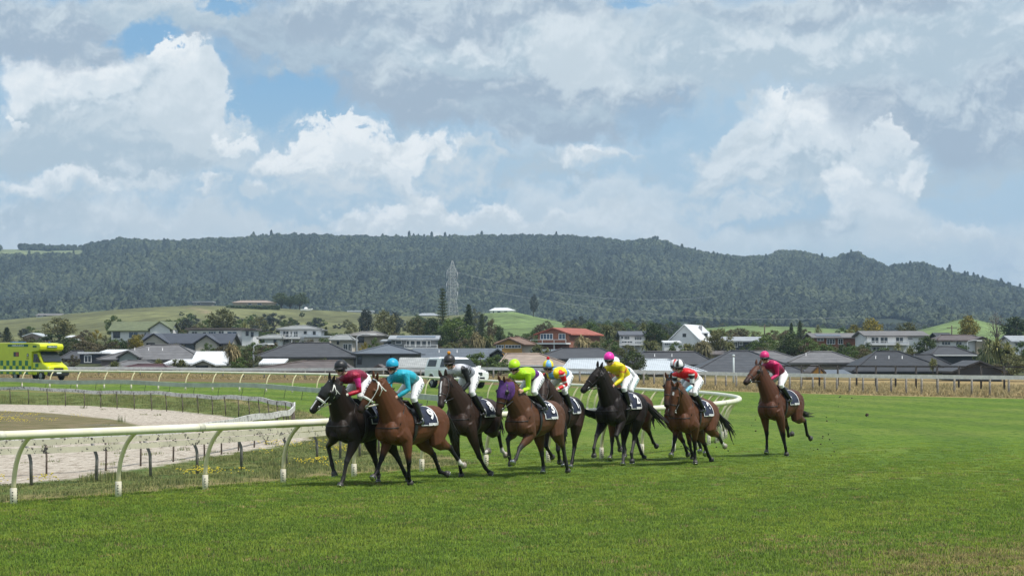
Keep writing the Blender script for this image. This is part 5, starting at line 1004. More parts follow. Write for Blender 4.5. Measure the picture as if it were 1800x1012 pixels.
# ================================================================ vehicles
GLASSD = mat('car_glass', (.03, .038, .043), .22, spec=.3); RUBBER = mat('tyre_rubber', (.015, .015, .015), .8); RIM = mat('wheel_rim', (.45, .45, .46), .35, metal=.8); BLKP = mat('black_plastic', (.02, .02, .021), .55)
LAMP = mat('lamp_glass', (.55, .56, .57), .12); WPAINT = mat('white_paint', (.88, .88, .87), .25); CHROME = mat('chrome', (.55, .55, .56), .18, metal=1.)
def wheel(root, x, y, r, w):
    t = MB(); P = [(x, y+s*w/2, r) for s in (-1, 1)]
    prof = [(-.5, .62), (-.5, .93), (-.38, 1.), (.38, 1.), (.5, .93), (.5, .62)]; n = 24; V = []
    for a, q in prof:
        for k in range(n): V.append((x+r*q*math.cos(2*math.pi*k/n), y+a*w, r+r*q*math.sin(2*math.pi*k/n)))
    t.add(V, [(i*n+k, i*n+(k+1) % n, ((i+1) % 6)*n+(k+1) % n, ((i+1) % 6)*n+k) for i in range(6) for k in range(n)], 0, True); wo = link('wheel', t.mesh('tyre', RUBBER), root)
    d = MB(); sg = 1 if y > 0 else -1; c = y+sg*w*.36
    d.tube([(x, c-.02, r), (x, c, r)], [r*.6, r*.6], n, (0, 0, 1), smooth=False); d.tube([(x, c, r), (x, c+sg*.04, r)], [r*.2, r*.14], 12, (0, 0, 1))
    for k in range(6): a = k*math.pi/3; d.tube([(x+r*.15*math.cos(a), c+sg*.02, r+r*.15*math.sin(a)), (x+r*.56*math.cos(a), c+sg*.012, r+r*.56*math.sin(a))], [(.045, .02)]*2, 6, (0, 1, 0))
    d.build('rim', RIM, wo); return wo
def hull(sections, n=None):
    """skin through cross-sections: each is (x, [(y, z) ...]) for the half outline from bottom centre up to top centre, mirrored"""
    V = []; 
    for x, h in sections:
        full = [(x, y, z) for y, z in h]+[(x, -y, z) for y, z in reversed(h)]; V += full
    m = len(sections[0][1])*2; k = len(sections)
    F = [(i*m+j, i*m+(j+1) % m, (i+1)*m+(j+1) % m, (i+1)*m+j) for i in range(k-1) for j in range(m)]+[tuple(range(m-1, -1, -1)), tuple(range((k-1)*m, k*m))]
    return V, F
def surf_text(txt, size, root, name, m, loc, rot, bold=0., sx=1.):
    tm = text_mesh(txt, size, bold); tm.materials.append(m); o = link(name, tm, root); o.location = loc; o.rotation_euler = rot; o.scale = (sx, 1, 1); return o
# --- ambulance: front is +x, its right side (towards the viewer) is -y
YEL_P = mat('ambulance_yellow', (.58, .62, .012), .3, .05, 2); GRN_P = mat('ambulance_green', (.004, .16, .055), .35); DGR = mat('sign_green', (.006, .10, .035), .4); WSTR = mat('reflective_white', (.75, .78, .75), .4)
ax, ay = X_at(63, 172), 172.
amb = thing('ambulance', 'yellow ambulance with green checks parked beyond the far rail', 'ambulance', (ax, ay, zf_(ax, ay)), R(-46))
b = MB()
sec = [(1.05, [(0, .42), (.96, .42), (.98, 1.0), (.96, 1.35), (.90, 1.9), (.80, 2.28), (0, 2.32)]), (1.7, [(0, .42), (.96, .42), (.98, 1.0), (.96, 1.35), (.88, 1.9), (.76, 2.22), (0, 2.27)]), (2.45, [(0, .42), (.96, .42), (.97, .95), (.93, 1.22), (.90, 1.32), (.86, 1.36), (0, 1.40)]), (3.05, [(0, .42), (.94, .42), (.95, .8), (.92, 1.0), (.88, 1.08), (.8, 1.14), (0, 1.20)]), (3.28, [(0, .45), (.88, .45), (.90, .72), (.86, .90), (.8, .98), (.7, 1.02), (0, 1.06)])]
v, f = hull(sec); b.add(v, f)
# box body with the overhanging pod above the cab
b.poly_prism([(-3.75, .45), (1.08, .45), (1.08, 2.2), (2.05, 2.28), (2.28, 2.38), (2.34, 2.62), (2.22, 2.82), (1.2, 2.92), (-3.75, 2.92)], -1.06, 1.06, 'y')
body = b.build('body', YEL_P, amb); bv_ = body.modifiers.new('b', 'BEVEL'); bv_.width = .05; bv_.segments = 2; bv_.limit_method = 'ANGLE'; bv_.angle_limit = R(35)
p = MB(); p.add([(1.78, -.76, 2.20), (1.78, .76, 2.20), (2.50, .84, 1.42), (2.50, -.84, 1.42)], [(0, 1, 2, 3)]); o = p.build('windscreen', GLASSD, amb); o.location = (.045, 0, .03)
for s in (-1, 1):
    p = MB(); p.add([(1.18, s*.955, 1.40), (2.2, s*.965, 1.40), (1.66, s*.905, 2.06), (1.22, s*.91, 2.06)], [(0, 1, 2, 3)]); w_ = p.build('side_window', GLASSD, amb); w_.location = (0, s*.035, 0)
    m_ = MB(); m_.box((2.12, s*1.16, 1.55), (.12, .2, .32)); m_.box((2.1, s*1.02, 1.45), (.06, .16, .05)); m_.build('wing_mirror', BLKP, amb)
    p = MB(); p.box((3.06, s*.72, .96), (.34, .34, .17), top=(.7, .8)); p.build('headlight', LAMP, amb)
    for x in (-1.45, 2.28): wheel(amb, x, s*.88, .36, .22)
    a = MB()
    for x in (-1.45, 2.28): a.tube([(x+.47*math.cos(q), s*.975, .36+.47*math.sin(q)) for q in (math.pi*i/12 for i in range(13))], [(.05, .05)]*13, 6, (0, 1, 0))
    a.build('wheel_arch', BLKP, amb)
p = MB(); p.box((3.22, 0, .56), (.22, 1.84, .30)); p.box((3.15, 0, .40), (.2, 1.7, .14)); p.build('bumper', BLKP, amb)
p = MB(); p.box((3.27, 0, .88), (.06, .84, .17)); p.build('grille', BLKP, amb)
p = MB(); p.box((3.345, 0, .58), (.02, .42, .11)); p.build('number_plate', WSTR, amb)
p = MB()
for s in (-1, 1):
    for r_, (z, zh) in enumerate(((1.33, .40), (.91, .40), (.58, .24))):
        for i in range(10):
            if (i+r_) % 2 == 0:
                x = -3.31+.46*i
                if x < 1.0: p.box((x, s*1.062, z), (.44, .012, zh))
    p.box((1.72, s*.985, 1.16), (.42, .014, .28)); p.box((1.42, s*.99, .86), (.5, .014, .16))
p.build('check_panel', GRN_P, amb)
p = MB()
for s in (-1, 1): p.box((-.9, s*1.063, 2.70), (3.0, .012, .20)); p.box((1.55, s*1.063, 2.62), (.55, .012, .16))
p.build('sign_stripe', DGR, amb)['kind'] = 'stuff'; p = MB(); p.box((2.36, 0, 2.60), (.012, .9, .20)); p.build('sign_panel', DGR, amb)
surf_text('AMBULANCE', .2, amb, 'lettering', WSTR, (-.9, -1.072, 2.70), (R(90), 0, 0), .004, 1.5); surf_text('AMBULANCE', .15, amb, 'lettering', WSTR, (2.372, 0, 2.60), (R(90), 0, R(90)), .003, .9)
blk_ = mat('black_lettering', (.02, .02, .02), .5)
em = MB(); em.tube([(.55, -1.062, 1.95), (.55, -1.074, 1.95)], [(.15, .15)]*2, 20, (0, 0, 1), smooth=False); eo = em.build('emblem', blk_, amb)
cr = MB()
for k in range(4):
    q = k*math.pi/2; c_, s_ = math.cos(q), math.sin(q); t = lambda a, z: (.55+a*c_-z*s_, -1.079, 1.95+a*s_+z*c_)
    cr.add([t(0, 0), t(-.055, .115), t(0, .085), t(.055, .115)], [(0, 3, 2), (0, 2, 1)])
cr.build('emblem_cross', WSTR, eo)
surf_text('St John', .14, amb, 'lettering', blk_, (.55, -1.072, 1.70), (R(90), 0, 0), .003); surf_text('ambulance', .15, amb, 'lettering', DGR, (2.83, 0, 1.315), (R(20), 0, R(90)), .003, 1.25)
p = MB(); p.box((-1.15, -1.064, 2.02), (.78, .012, .36)); p.build('side_window', GLASSD, amb); p = MB(); p.box((-.98, -1.074, 2.02), (.40, .01, .30)); p.build('window_panel', mat('red_panel', (.30, .05, .04), .4), amb)
p = MB(); p.tube([(1.95, 0, 2.90), (1.95, 0, 2.97)], [.1, .07], 12, (0, 1, 0)); p.box((-2.6, 0, 2.96), (.3, 1.3, .1)); p.build('beacon', mat('beacon_lens', (.05, .12, .4), .2), amb)
# --- white ute with canopy
ux, uy = X_at(802, 139), 139.5
ute = thing('pickup_truck', 'white double cab pickup with canopy parked beyond the rail', 'pickup truck', (ux, uy, zf_(ux, uy)), R(-62)); ute.scale = (1.06,)*3
b = MB(); W = .92
S = lambda x, zb, zs, zt, w0, w1, wt: (x, [(0, zb), (w0*.9, zb), (w0, zb+.1), (w0, zs-.12), (w1, zs), (wt, zt-.05), (wt*.9, zt), (0, zt+.015)])
low = [S(-2.62, .55, 1.16, 1.20, .86, .86, .84), S(-2.5, .5, 1.16, 1.21, .91, .90, .86), S(-1.0, .45, 1.17, 1.22, .93, .91, .86), S(.95, .45, 1.16, 1.21, .93, .90, .84), S(1.25, .45, 1.13, 1.17, .93, .88, .80), S(2.0, .45, 1.06, 1.11, .92, .86, .78), S(2.45, .48, .98, 1.03, .90, .82, .72), S(2.62, .52, .90, .94, .82, .76, .66)]
v, f = hull(low); b.add(v, f)
cab = [S(-2.5, 1.1, 1.2, 1.72, .86, .87, .70), S(-2.3, 1.1, 1.2, 1.81, .87, .87, .70), S(-.95, 1.1, 1.2, 1.84, .87, .87, .71), S(-.88, 1.1, 1.2, 1.80, .87, .87, .70), S(-.6, 1.1, 1.2, 1.83, .87, .87, .70), S(.1, 1.1, 1.2, 1.82, .87, .87, .69), S(.55, 1.1, 1.2, 1.70, .87, .87, .68), S(1.3, 1.1, 1.16, 1.20, .86, .84, .76)]
v, f = hull(cab); b.add(v, f); bo = b.build('body', WPAINT, ute); mo = bo.modifiers.new('b', 'BEVEL'); mo.width = .03; mo.segments = 2; mo.limit_method = 'ANGLE'; mo.angle_limit = R(30)
p = MB(); p.add([(.60, -.60, 1.69), (.60, .60, 1.69), (1.24, .72, 1.235), (1.24, -.72, 1.235)], [(0, 1, 2, 3)]); o = p.build('windscreen', GLASSD, ute); o.location = (.03, 0, .03)
for s in (-1, 1):
    for nm, q in (('side_window', [(-.5, 1.25), (.05, 1.25), (.05, 1.73), (-.48, 1.74)]), ('side_window', [(.10, 1.25), (.98, 1.25), (.46, 1.68), (.10, 1.73)]), ('canopy_window', [(-2.28, 1.28), (-1.1, 1.28), (-1.12, 1.68), (-2.2, 1.68)])):
        p = MB(); p.add([(x, s*(lerp(.872, .712, (z-1.2)/.58)+.014), z) for x, z in q], [(0, 1, 2, 3)]); p.build(nm, GLASSD, ute)
    for x in (-1.55, 1.55): wheel(ute, x, s*.80, .385, .27)
    a = MB()
    for x in (-1.55, 1.55): a.tube([(x+.47*math.cos(q), s*.90, .42+.47*math.sin(q)) for q in (math.pi*i/12 for i in range(13))], [(.06, .045)]*13, 6, (0, 1, 0))
    a.build('wheel_arch', WPAINT, ute)
    w_ = MB()
    for x in (-1.55, 1.55): w_.add([(x+.43*math.cos(math.pi*i/12), s*.934, .40+.43*math.sin(math.pi*i/12)) for i in range(13)], [tuple(range(13))])
    w_.build('wheel_well', BLKP, ute)
    p = MB(); p.box((2.44, s*.66, .93), (.30, .36, .13), top=(.8, .8)); p.build('headlight', LAMP, ute)
    p = MB(); p.box((2.54, s*.70, .62), (.12, .2, .14)); p.build('fog_lamp', BLKP, ute)
    p = MB(); p.box((.98, s*1.02, 1.25), (.14, .2, .17)); p.build('wing_mirror', WPAINT, ute)
    p = MB(); p.box((-.25, s*.94, 1.03), (.16, .02, .03)); p.box((.7, s*.94, 1.03), (.16, .02, .03)); p.build('door_handle', CHROME, ute)
p = MB(); p.box((2.60, 0, .86), (.08, .80, .20)); g_ = p.build('grille', BLKP, ute); p = MB()
for z in (.80, .86, .92): p.box((2.645, 0, z), (.012, .74, .014))
p.build('grille_bar', CHROME, g_)
p = MB(); p.box((2.60, 0, .58), (.1, 1.1, .16)); p.build('lower_intake', BLKP, ute); p = MB(); p.box((2.655, 0, .60), (.012, .36, .11)); p.build('number_plate', WSTR, ute)
# ================================================================ houses
def roof_mat(name, c, tile=.66, rough=.55, spec=.3, var=.2):
    if name in MATS: return MATS[name]
    m = bpy.data.materials.new(name); m.use_nodes = True; t = m.node_tree; b = t.nodes['Principled BSDF']; cc = N(t, 'ShaderNodeTexCoord').outputs['Object']
    n = NOISE(t, cc, 1.1, 5, .6); base = MIX(t, MR(t, n, .3, .7), tuple(x*(1-var) for x in c), tuple(x*(1+var) for x in c))
    if tile:
        s = N(t, 'ShaderNodeSeparateXYZ'); t.links.new(cc, s.inputs[0]); f = M(t, 'FRACT', M(t, 'DIVIDE', s.outputs[2], tile*.42))
        base = MIX(t, MR(t, f, .0, .28), tuple(x*.5 for x in c), base)
        bp = N(t, 'ShaderNodeBump'); bp.inputs['Distance'].default_value = .05; bp.inputs['Strength'].default_value = .6; t.links.new(f, bp.inputs['Height']); t.links.new(bp.outputs[0], b.inputs['Normal'])
    else:
        wv = N(t, 'ShaderNodeTexWave'); wv.bands_direction = 'X'; wv.inputs['Scale'].default_value = 1.6; wv.inputs['Distortion'].default_value = .1; t.links.new(cc, wv.inputs[0])
        base = MIX(t, 1., base, MIX(t, wv.outputs['Fac'], (.82,)*3, (1.08,)*3), 'MULTIPLY')
    t.links.new(base, b.inputs['Base Color']); b.inputs['Roughness'].default_value = rough; b.inputs['Specular IOR Level'].default_value = spec; MATS[name] = m; return m
CHAR, GREY_R, BRN_R, BLUE_R, TAN_R, WHT_R, GRN_R, RED_R, LBL_R, NVY_R, MRN_R = (roof_mat('charcoal_tiles', (.062, .062, .066)), roof_mat('grey_tiles', (.15, .145, .145)), roof_mat('brown_tiles', (.12, .098, .09)), roof_mat('blue_grey_steel', (.10, .115, .135), 0, .4), roof_mat('tan_tiles', (.32, .25, .20)),
    roof_mat('white_steel', (.72, .73, .74), 0, .4, .4, .06), roof_mat('olive_steel', (.13, .15, .075), 0), roof_mat('red_steel', (.34, .095, .06), 0), roof_mat('pale_steel', (.50, .54, .57), 0, .4, .4, .08), roof_mat('navy_steel', (.042, .045, .058), 0, .4), roof_mat('maroon_steel', (.085, .04, .042), 0))
W_WHITE, W_CREAM, W_GREY, W_DARK, W_BRICK, W_TAN, W_ORNG, W_PINK, W_NAVY, W_SAGE = (mat('white_wall', (.72, .72, .71), .8, .05, 1.), mat('cream_wall', (.52, .47, .40), .85, .07, 1.), mat('grey_wall', (.20, .205, .21), .8, .1, 1.), mat('dark_wall', (.05, .052, .058), .8, .1, 1.), mat('brick_wall', (.24, .10, .06), .9, .2, 6.), mat('tan_wall', (.34, .29, .21), .85, .1, 1.), mat('orange_gable', (.50, .28, .07), .8, .08, 2.), mat('pinkish_wall', (.30, .24, .23), .85, .08, 1.), mat('navy_wall', (.030, .034, .045), .7, .1, 1.), mat('sage_wall', (.36, .39, .37), .85, .06, 1.))
TRIM = mat('white_trim', (.74, .74, .73), .5); DTRIM = mat('dark_trim', (.03, .03, .033), .5); WGL = mat('window_glass', (.025, .032, .038), .08, .3, .6, spec=.7); BGL = mat('blue_window_glass', (.03, .06, .10), .06, spec=.8)
def window(par, x0, x1, z0, z1, y=0., trim=TRIM, glass=WGL, bars=0, fw=.07, name='window'):
    f = MB(); w_, h = x1-x0, z1-z0; cx, cz = (x0+x1)/2, (z0+z1)/2
    f.box((cx, y-.035, z1-fw/2), (w_, .07, fw)); f.box((cx, y-.035, z0+fw/2), (w_, .07, fw))
    for x in (x0+fw/2, x1-fw/2): f.box((x, y-.035, cz), (fw, .07, h-2*fw))
    for i in range(bars): f.box((lerp(x0, x1, (i+1)/(bars+1)), y-.033, cz), (fw*.8, .06, h-2*fw))
    o = f.build(name, trim, par); p = MB(); p.box((cx, y-.015, cz), (w_-fw*1.6, .02, h-fw*1.6)); p.build('pane', glass, o); return o
def gable_roof(mb, x0, x1, y0, y1, ze, zr, th=.16):
    """ridge along y (gable faces the viewer)"""
    xm = (x0+x1)/2
    mb.add([(x0, y0, ze), (xm, y0, zr), (x1, y0, ze), (x1, y0, ze-th), (xm, y0, zr-th), (x0, y0, ze-th), (x0, y1, ze), (xm, y1, zr), (x1, y1, ze), (x1, y1, ze-th), (xm, y1, zr-th), (x0, y1, ze-th)],
        [(0, 6, 7, 1), (1, 7, 8, 2), (2, 8, 9, 3), (3, 9, 10, 4), (4, 10, 11, 5), (5, 11, 6, 0), (0, 1, 4, 5), (1, 2, 3, 4), (6, 11, 10, 7), (7, 10, 9, 8)])
def house(label, d, x0, x1, ve, vr, vb, wall, roofm, kind='hip', depth=9., rot=0., over=.5, ridge=None, wins=(), gables=(), balcony=None, chimney=None, trim=TRIM, vents=0, zdeep=0., name='house', group=None, solar=None, extra=None, roll=0):
    cxp = (x0+x1)/2; root = thing(name, label, 'house' if name == 'house' else name.replace('_', ' '), (X_at(cxp, d), d, 0), R(rot), group)
    cs = max(.5, math.cos(R(rot))); lx = lambda px: (px-cxp)/FPX*d/cs; lz = lambda v: Z_at(v, d)
    X0, X1, ZE, ZR = lx(x0), lx(x1), lz(ve), lz(vr)
    zg = min(lz(vb), min(z_at(X_at(x0, d), d), z_at(X_at(x1, d), d), z_at(X_at(cxp, d+depth), d+depth)) - .3) - zdeep
    wx0, wx1 = X0+over, X1-over
    w_ = MB()
    if kind == 'gable_front':
        w_.poly_prism([(wx0, zg), (wx1, zg), (wx1, ZE-.02), ((X0+X1)/2, ZR-.2), (wx0, ZE-.02)], 0, depth, 'y')
    elif kind == 'gable_side':
        ym = depth/2; w_.poly_prism([(0, zg), (depth, zg), (depth, ZE-.05), (ym, ZR-.2), (0, ZE-.05)], wx0, wx1, 'x')
    elif kind == 'mono': w_.poly_prism([(0, zg), (depth, zg), (depth, ZR-.2), (0, ZE-.2)], wx0, wx1, 'x')
    else: w_.box(((wx0+wx1)/2, depth/2, (zg+ZE-.1)/2), (wx1-wx0, depth, ZE-.1-zg))
    w_.build('wall', wall, root)
    r = MB(); y0, y1 = -over, depth+over; th = .18
    if kind == 'hip':
        r0, r1 = (lx(ridge[0]), lx(ridge[1])) if ridge else (X0+(X1-X0)*.3, X1-(X1-X0)*.3); ym = depth/2
        r.add([(X0, y0, ZE), (X1, y0, ZE), (X1, y1, ZE), (X0, y1, ZE), (r0, ym, ZR), (r1, ym, ZR), (X0, y0, ZE-th), (X1, y0, ZE-th), (X1, y1, ZE-th), (X0, y1, ZE-th)],
            [(0, 1, 5, 4), (1, 2, 5), (2, 3, 4, 5), (3, 0, 4), (6, 7, 1, 0), (7, 8, 2, 1), (8, 9, 3, 2), (9, 6, 0, 3), (9, 8, 7, 6)])
        caps = MB()
        for a, b_ in (((X0, y0, ZE), (r0, ym, ZR)), ((X1, y0, ZE), (r1, ym, ZR)), ((r0, ym, ZR), (r1, ym, ZR))):
            if (Vector(a)-Vector(b_)).length > .3: caps.tube([(p[0], p[1], p[2]+.03) for p in (a, b_)], .09, 6, (0, 0, 1))
    elif kind == 'gable_side':
        ym = depth/2
        r.add([(X0, y0, ZE), (X1, y0, ZE), (X1, ym, ZR), (X0, ym, ZR), (X0, y1, ZE), (X1, y1, ZE), (X0, y0, ZE-th), (X1, y0, ZE-th), (X1, ym, ZR-th), (X0, ym, ZR-th), (X0, y1, ZE-th), (X1, y1, ZE-th)],
            [(0, 1, 2, 3), (3, 2, 5, 4), (6, 9, 8, 7), (9, 10, 11, 8), (0, 6, 7, 1), (4, 5, 11, 10), (0, 3, 9, 6), (3, 4, 10, 9), (1, 7, 8, 2), (2, 8, 11, 5)]); caps = None
    elif kind == 'gable_front': gable_roof(r, X0, X1, y0, y1, ZE, ZR); caps = None
    elif kind == 'mono': r.poly_prism([(y0, ZE-.18), (y1, ZR-.18), (y1, ZR), (y0, ZE)], X0, X1, 'x'); caps = None
    else: r.box(((X0+X1)/2, depth/2, (ZE+ZR)/2), (X1-X0, y1-y0, max(.2, ZR-ZE))); caps = None
    ro = r.build('roof', roofm, root)
    if caps: caps.build('ridge_cap', roofm, ro)
    if roll:
        g_ = MB(); g_.box(((X0+X1)/2, y0-.06, ZE-.09), (X1-X0, .12, .13)); g_.build('gutter', trim, ro)
    for i in range(vents):
        v_ = MB(); xx = lerp(X0, X1, .3+.4*i/max(1, vents)); v_.tube([(xx, depth*.3, ZE), (xx, depth*.3, lerp(ZE, ZR, .6)+.30)], .045, 8); v_.ell((xx, depth*.3, lerp(ZE, ZR, .6)+.32), (.07, .07, .06), 8, 5); v_.build('vent_pipe', TRIM, ro)
    for g in gables:   # x0, x1, eave row, peak row, projection, wall material
        a, c, e, p, pr, gm_ = g; A_, B_ = lx(a), lx(c); ze, zp = lz(e), lz(p)
        gw = MB(); gw.poly_prism([(A_+.35, zg), (B_-.35, zg), (B_-.35, ze-.05), ((A_+B_)/2, zp-.22), (A_+.35, ze-.05)], -pr, -.01, 'y'); gw.build('gable_wall', gm_, root)
        gr_ = MB(); gable_roof(gr_, A_, B_, -pr-.4, depth*.45, ze, zp); gr_.build('gable_roof', roofm, root)
    for wv in wins:
        a, c, t_, b_ = wv[:4]; kw = wv[4] if len(wv) > 4 else {}
        window(root, lx(a), lx(c), lz(b_), lz(t_), y=kw.get('y', 0), trim=kw.get('trim', trim), glass=kw.get('glass', WGL), bars=kw.get('bars', 0), name=kw.get('name', 'window'))
    if balcony:
        a, c, t_, b_ = balcony; A_, B_ = lx(a), lx(c); zt, zb = lz(t_), lz(b_); bm_ = MB(); bm_.box(((A_+B_)/2, -.95, zb-.1), (B_-A_, 1.8, .2)); n = max(3, int((B_-A_)/1.6)); bo_ = bm_.build('balcony', TRIM, root)
        rl = MB(); rl.box(((A_+B_)/2, -1.8, zt), (B_-A_, .06, .07))
        for i in range(n+1): rl.box((lerp(A_+.04, B_-.04, i/n), -1.8, (zt+zb)/2-.02), (.07, .07, zt-zb-.04))
        rl.build('balustrade', TRIM, bo_)
        ps = MB()
        for i in range(0, n+1, 2): ps.box((lerp(A_+.1, B_-.1, i/n), -1.7, (zb-.2+zg)/2), (.12, .12, zb-.2-zg))
        ps.build('support_post', TRIM, bo_)['kind'] = 'stuff'
    if chimney:
        px, vt = chimney; c_ = MB(); c_.box((lx(px), depth*.35, (ZE+lz(vt))/2), (.5, .5, lz(vt)-ZE)); c_.build('chimney', mat('chimney_metal', (.25, .25, .26), .5), ro)
    if solar:
        a, c, f0, f1 = solar; s_ = MB(); q = lambda px, f: (lx(px), lerp(y0, depth/2, f), lerp(ZE, ZR, f)+.06); s_.add([q(a, f0), q(c, f0), q(c, f1), q(a, f1)], [(0, 1, 2, 3)]); so_ = s_.build('solar_panel', mat('solar_glass', (.012, .016, .03), .15), ro)
    return root
B = dict(glass=BGL); D1 = dict(trim=DTRIM); b1 = dict(bars=1); b2 = dict(bars=2); b3 = dict(bars=3)
# ---- first row, behind the boundary fence
house('low maroon steel roof just over the fence, in front of the grey hip roof', 221, 214, 296, 647, 641, 662, W_GREY, MRN_R, 'hip', 6, ridge=(232, 280))
house('wide grey tiled hip roof with a pale front gable, left of the white roofs', 252, 170, 356, 631, 606, 660, W_PINK, GREY_R, 'hip', 14, ridge=(246, 300), gables=((209, 250, 627, 615, 1.6, W_SAGE),), wins=((254, 264, 634, 641), (215, 245, 631, 638, D1)), vents=3)
house('grey tiled outbuilding roof at the foot of the grey hip roof', 232, 176, 300, 647, 634, 662, W_BRICK, GREY_R, 'hip', 7, ridge=(214, 250))
house('cream house with a blue black steel roof and two front gables', 300, 246, 408, 603, 585, 634, W_CREAM, NVY_R, 'gable_side', 10, gables=((248, 302, 603, 585.5, 2.2, W_CREAM), (344, 390, 603, 588, 2.4, W_CREAM)), wins=((262, 277, 602.5, 607, dict(y=-2.2, trim=DTRIM, bars=3)), (284, 300, 603, 612, D1), (325, 342, 605, 620, dict(trim=DTRIM)), (382, 392, 605, 618, dict(bars=1, trim=DTRIM))), chimney=(343, 592), trim=DTRIM)
house('dark navy flat roofed house with a white framed double door', 262, 137, 180, 621, 618.5, 645, W_NAVY, WHT_R, 'flat', 8, over=.2, wins=((148, 161, 624, 637, b1),))
house('low white steel roof beside the navy house', 268, 166, 216, 621, 613.5, 640, W_GREY, WHT_R, 'mono', 8)
house('dark brown tiled roof right behind the ambulance', 275, 104, 150, 630, 617, 645, W_BRICK, CHAR, 'hip', 8, ridge=(115, 135))
house('white steel roofed garage with a cream gable end, behind the strap leaved bushes', 232, 336, 380, 640, 631, 662, W_CREAM, WHT_R, 'gable_front', 8, wins=((344, 366, 642, 655, dict(trim=DTRIM)),))
house('low white steel roof joined to the cream gabled garage', 240, 288, 344, 638, 631, 660, W_CREAM, WHT_R, 'mono', 6)
house('broad white steel roof left of the tall cabbage palm', 250, 336, 404, 636, 617, 660, W_GREY, WHT_R, 'gable_side', 8)
house('large charcoal tiled hip roof below the two storey white house', 250, 446, 630, 627, 602, 660, W_TAN, CHAR, 'hip', 15, ridge=(502, 568), wins=((474, 486, 631, 642, b1), (536, 546, 632, 637, D1), (548, 556, 632, 637, D1), (575, 600, 629, 634, D1)))
house('white sail like carport roof in front of the charcoal hip roof', 236, 455, 500, 638, 630, 660, W_GREY, WHT_R, 'mono', 4, over=.2, wins=((474, 486, 640, 648, b1),))
house('low brown tiled roof with pale ridges over the fence, behind the maroon jockey', 220, 420, 620, 652, 634, 668, W_TAN, BRN_R, 'hip', 9, ridge=(532, 598))
house('small brown tiled gable right beside the turquoise jockey', 219, 640, 690, 655, 640, 668, W_TAN, BRN_R, 'gable_front', 6)
house('grey walled house with a blue grey pyramid roof and pale hip lines', 240, 618, 740, 621, 605, 662, W_GREY, BLUE_R, 'hip', 12, ridge=(676, 680), wins=((628, 636, 626, 640, D1), (686, 688, 622, 645)), roll=1, trim=DTRIM)
house('long blue grey steel roof behind the white pickup', 258, 722, 882, 632, 611.5, 660, W_GREY, BLUE_R, 'gable_side', 12, gables=((860, 890, 622, 612, .6, W_DARK),), vents=2)
house('pale corrugated roof lean to left of the pickup', 214, 696, 770, 652, 628, 668, mat('green_shed', (.10, .19, .11), .8, .15, 4), roof_mat('rusty_corrugated', (.33, .34, .33), 0, .6), 'mono', 7)
house('tan tiled hip roof behind the lime and yellow jockeys', 236, 876, 1002, 641, 621.5, 664, W_CREAM, TAN_R, 'hip', 11, ridge=(890, 950), roll=1)
house('dark slate roofs with a low pitch right of the tan tiled roof', 262, 936, 1096, 630, 612, 650, W_GREY, CHAR, 'hip', 13, ridge=(990, 1060))
house('grey steel roof edge above the tan tiled roof', 275, 934, 1060, 618, 613, 640, W_GREY, BLUE_R, 'mono', 8)
house('pale blue steel roofed house with a glazed front behind the yellow jockey', 226, 984, 1104, 653.5, 631.5, 682, W_CREAM, LBL_R, 'hip', 10, ridge=(1004, 1090), wins=((1012, 1024, 658, 674, b1), (1026, 1040, 658, 674, b1), (1068, 1088, 660, 672)))
house('pale steel hip roof with cream walls left of the black and white cap', 222, 1124, 1242, 654, 632, 684, W_TAN, LBL_R, 'hip', 10, ridge=(1140, 1180), wins=((1148, 1156, 660, 672, D1),))
house('dark charcoal roof behind the pale steel hip roof', 254, 1108, 1262, 640, 618.5, 662, W_DARK, CHAR, 'hip', 12, ridge=(1136, 1230), vents=2)
house('brown ridged roof strip above the charcoal roofs', 280, 1140, 1290, 622, 616, 645, W_TAN, BRN_R, 'gable_side', 9)
house('big dark tiled hip roof behind the white pole', 228, 1214, 1424, 656, 616.5, 684, W_DARK, roof_mat('slate_tiles', (.070, .073, .080)), 'hip', 15, ridge=(1296, 1330), wins=((1240, 1252, 664, 676, D1), (1300, 1312, 664, 676, D1)))
house('grey tiled roof left of the dark shrubs and behind the magenta jockey', 262, 1290, 1420, 636, 617, 655, W_GREY, GREY_R, 'hip', 11, ridge=(1312, 1370), vents=1)
house('weathered grey tiled hip roof right of the magenta jockey', 248, 1384, 1518, 637, 618, 664, W_TAN, GREY_R, 'hip', 12, ridge=(1436, 1476), vents=1)
house('tiny brown gable peeping over the wire fence', 214, 1424, 1452, 654, 641, 672, W_ORNG, BRN_R, 'gable_front', 5, over=.3)
house('low grey steel roof behind the wire fence', 226, 1396, 1500, 658, 650, 676, W_GREY, BLUE_R, 'mono', 6)
house('wide black tiled hip roof below the white house with a deck', 236, 1498, 1676, 652, 617, 672, W_DARK, roof_mat('black_tiles', (.045, .046, .050)), 'hip', 15, ridge=(1560, 1600), vents=3)
house('black tiled wing right of the wide black roof', 242, 1604, 1690, 650, 623, 672, W_DARK, roof_mat('black_tiles', (0, 0, 0)), 'hip', 9, ridge=(1620, 1650))
house('low dark gable at the foot of the palms on the right', 210, 1672, 1770, 652, 633, 676, W_DARK, CHAR, 'gable_front', 7)
house('charcoal roof with a white edge below the brown roofed white house', 272, 1636, 1716, 623, 609, 640, W_DARK, CHAR, 'hip', 9, ridge=(1660, 1690), roll=1)
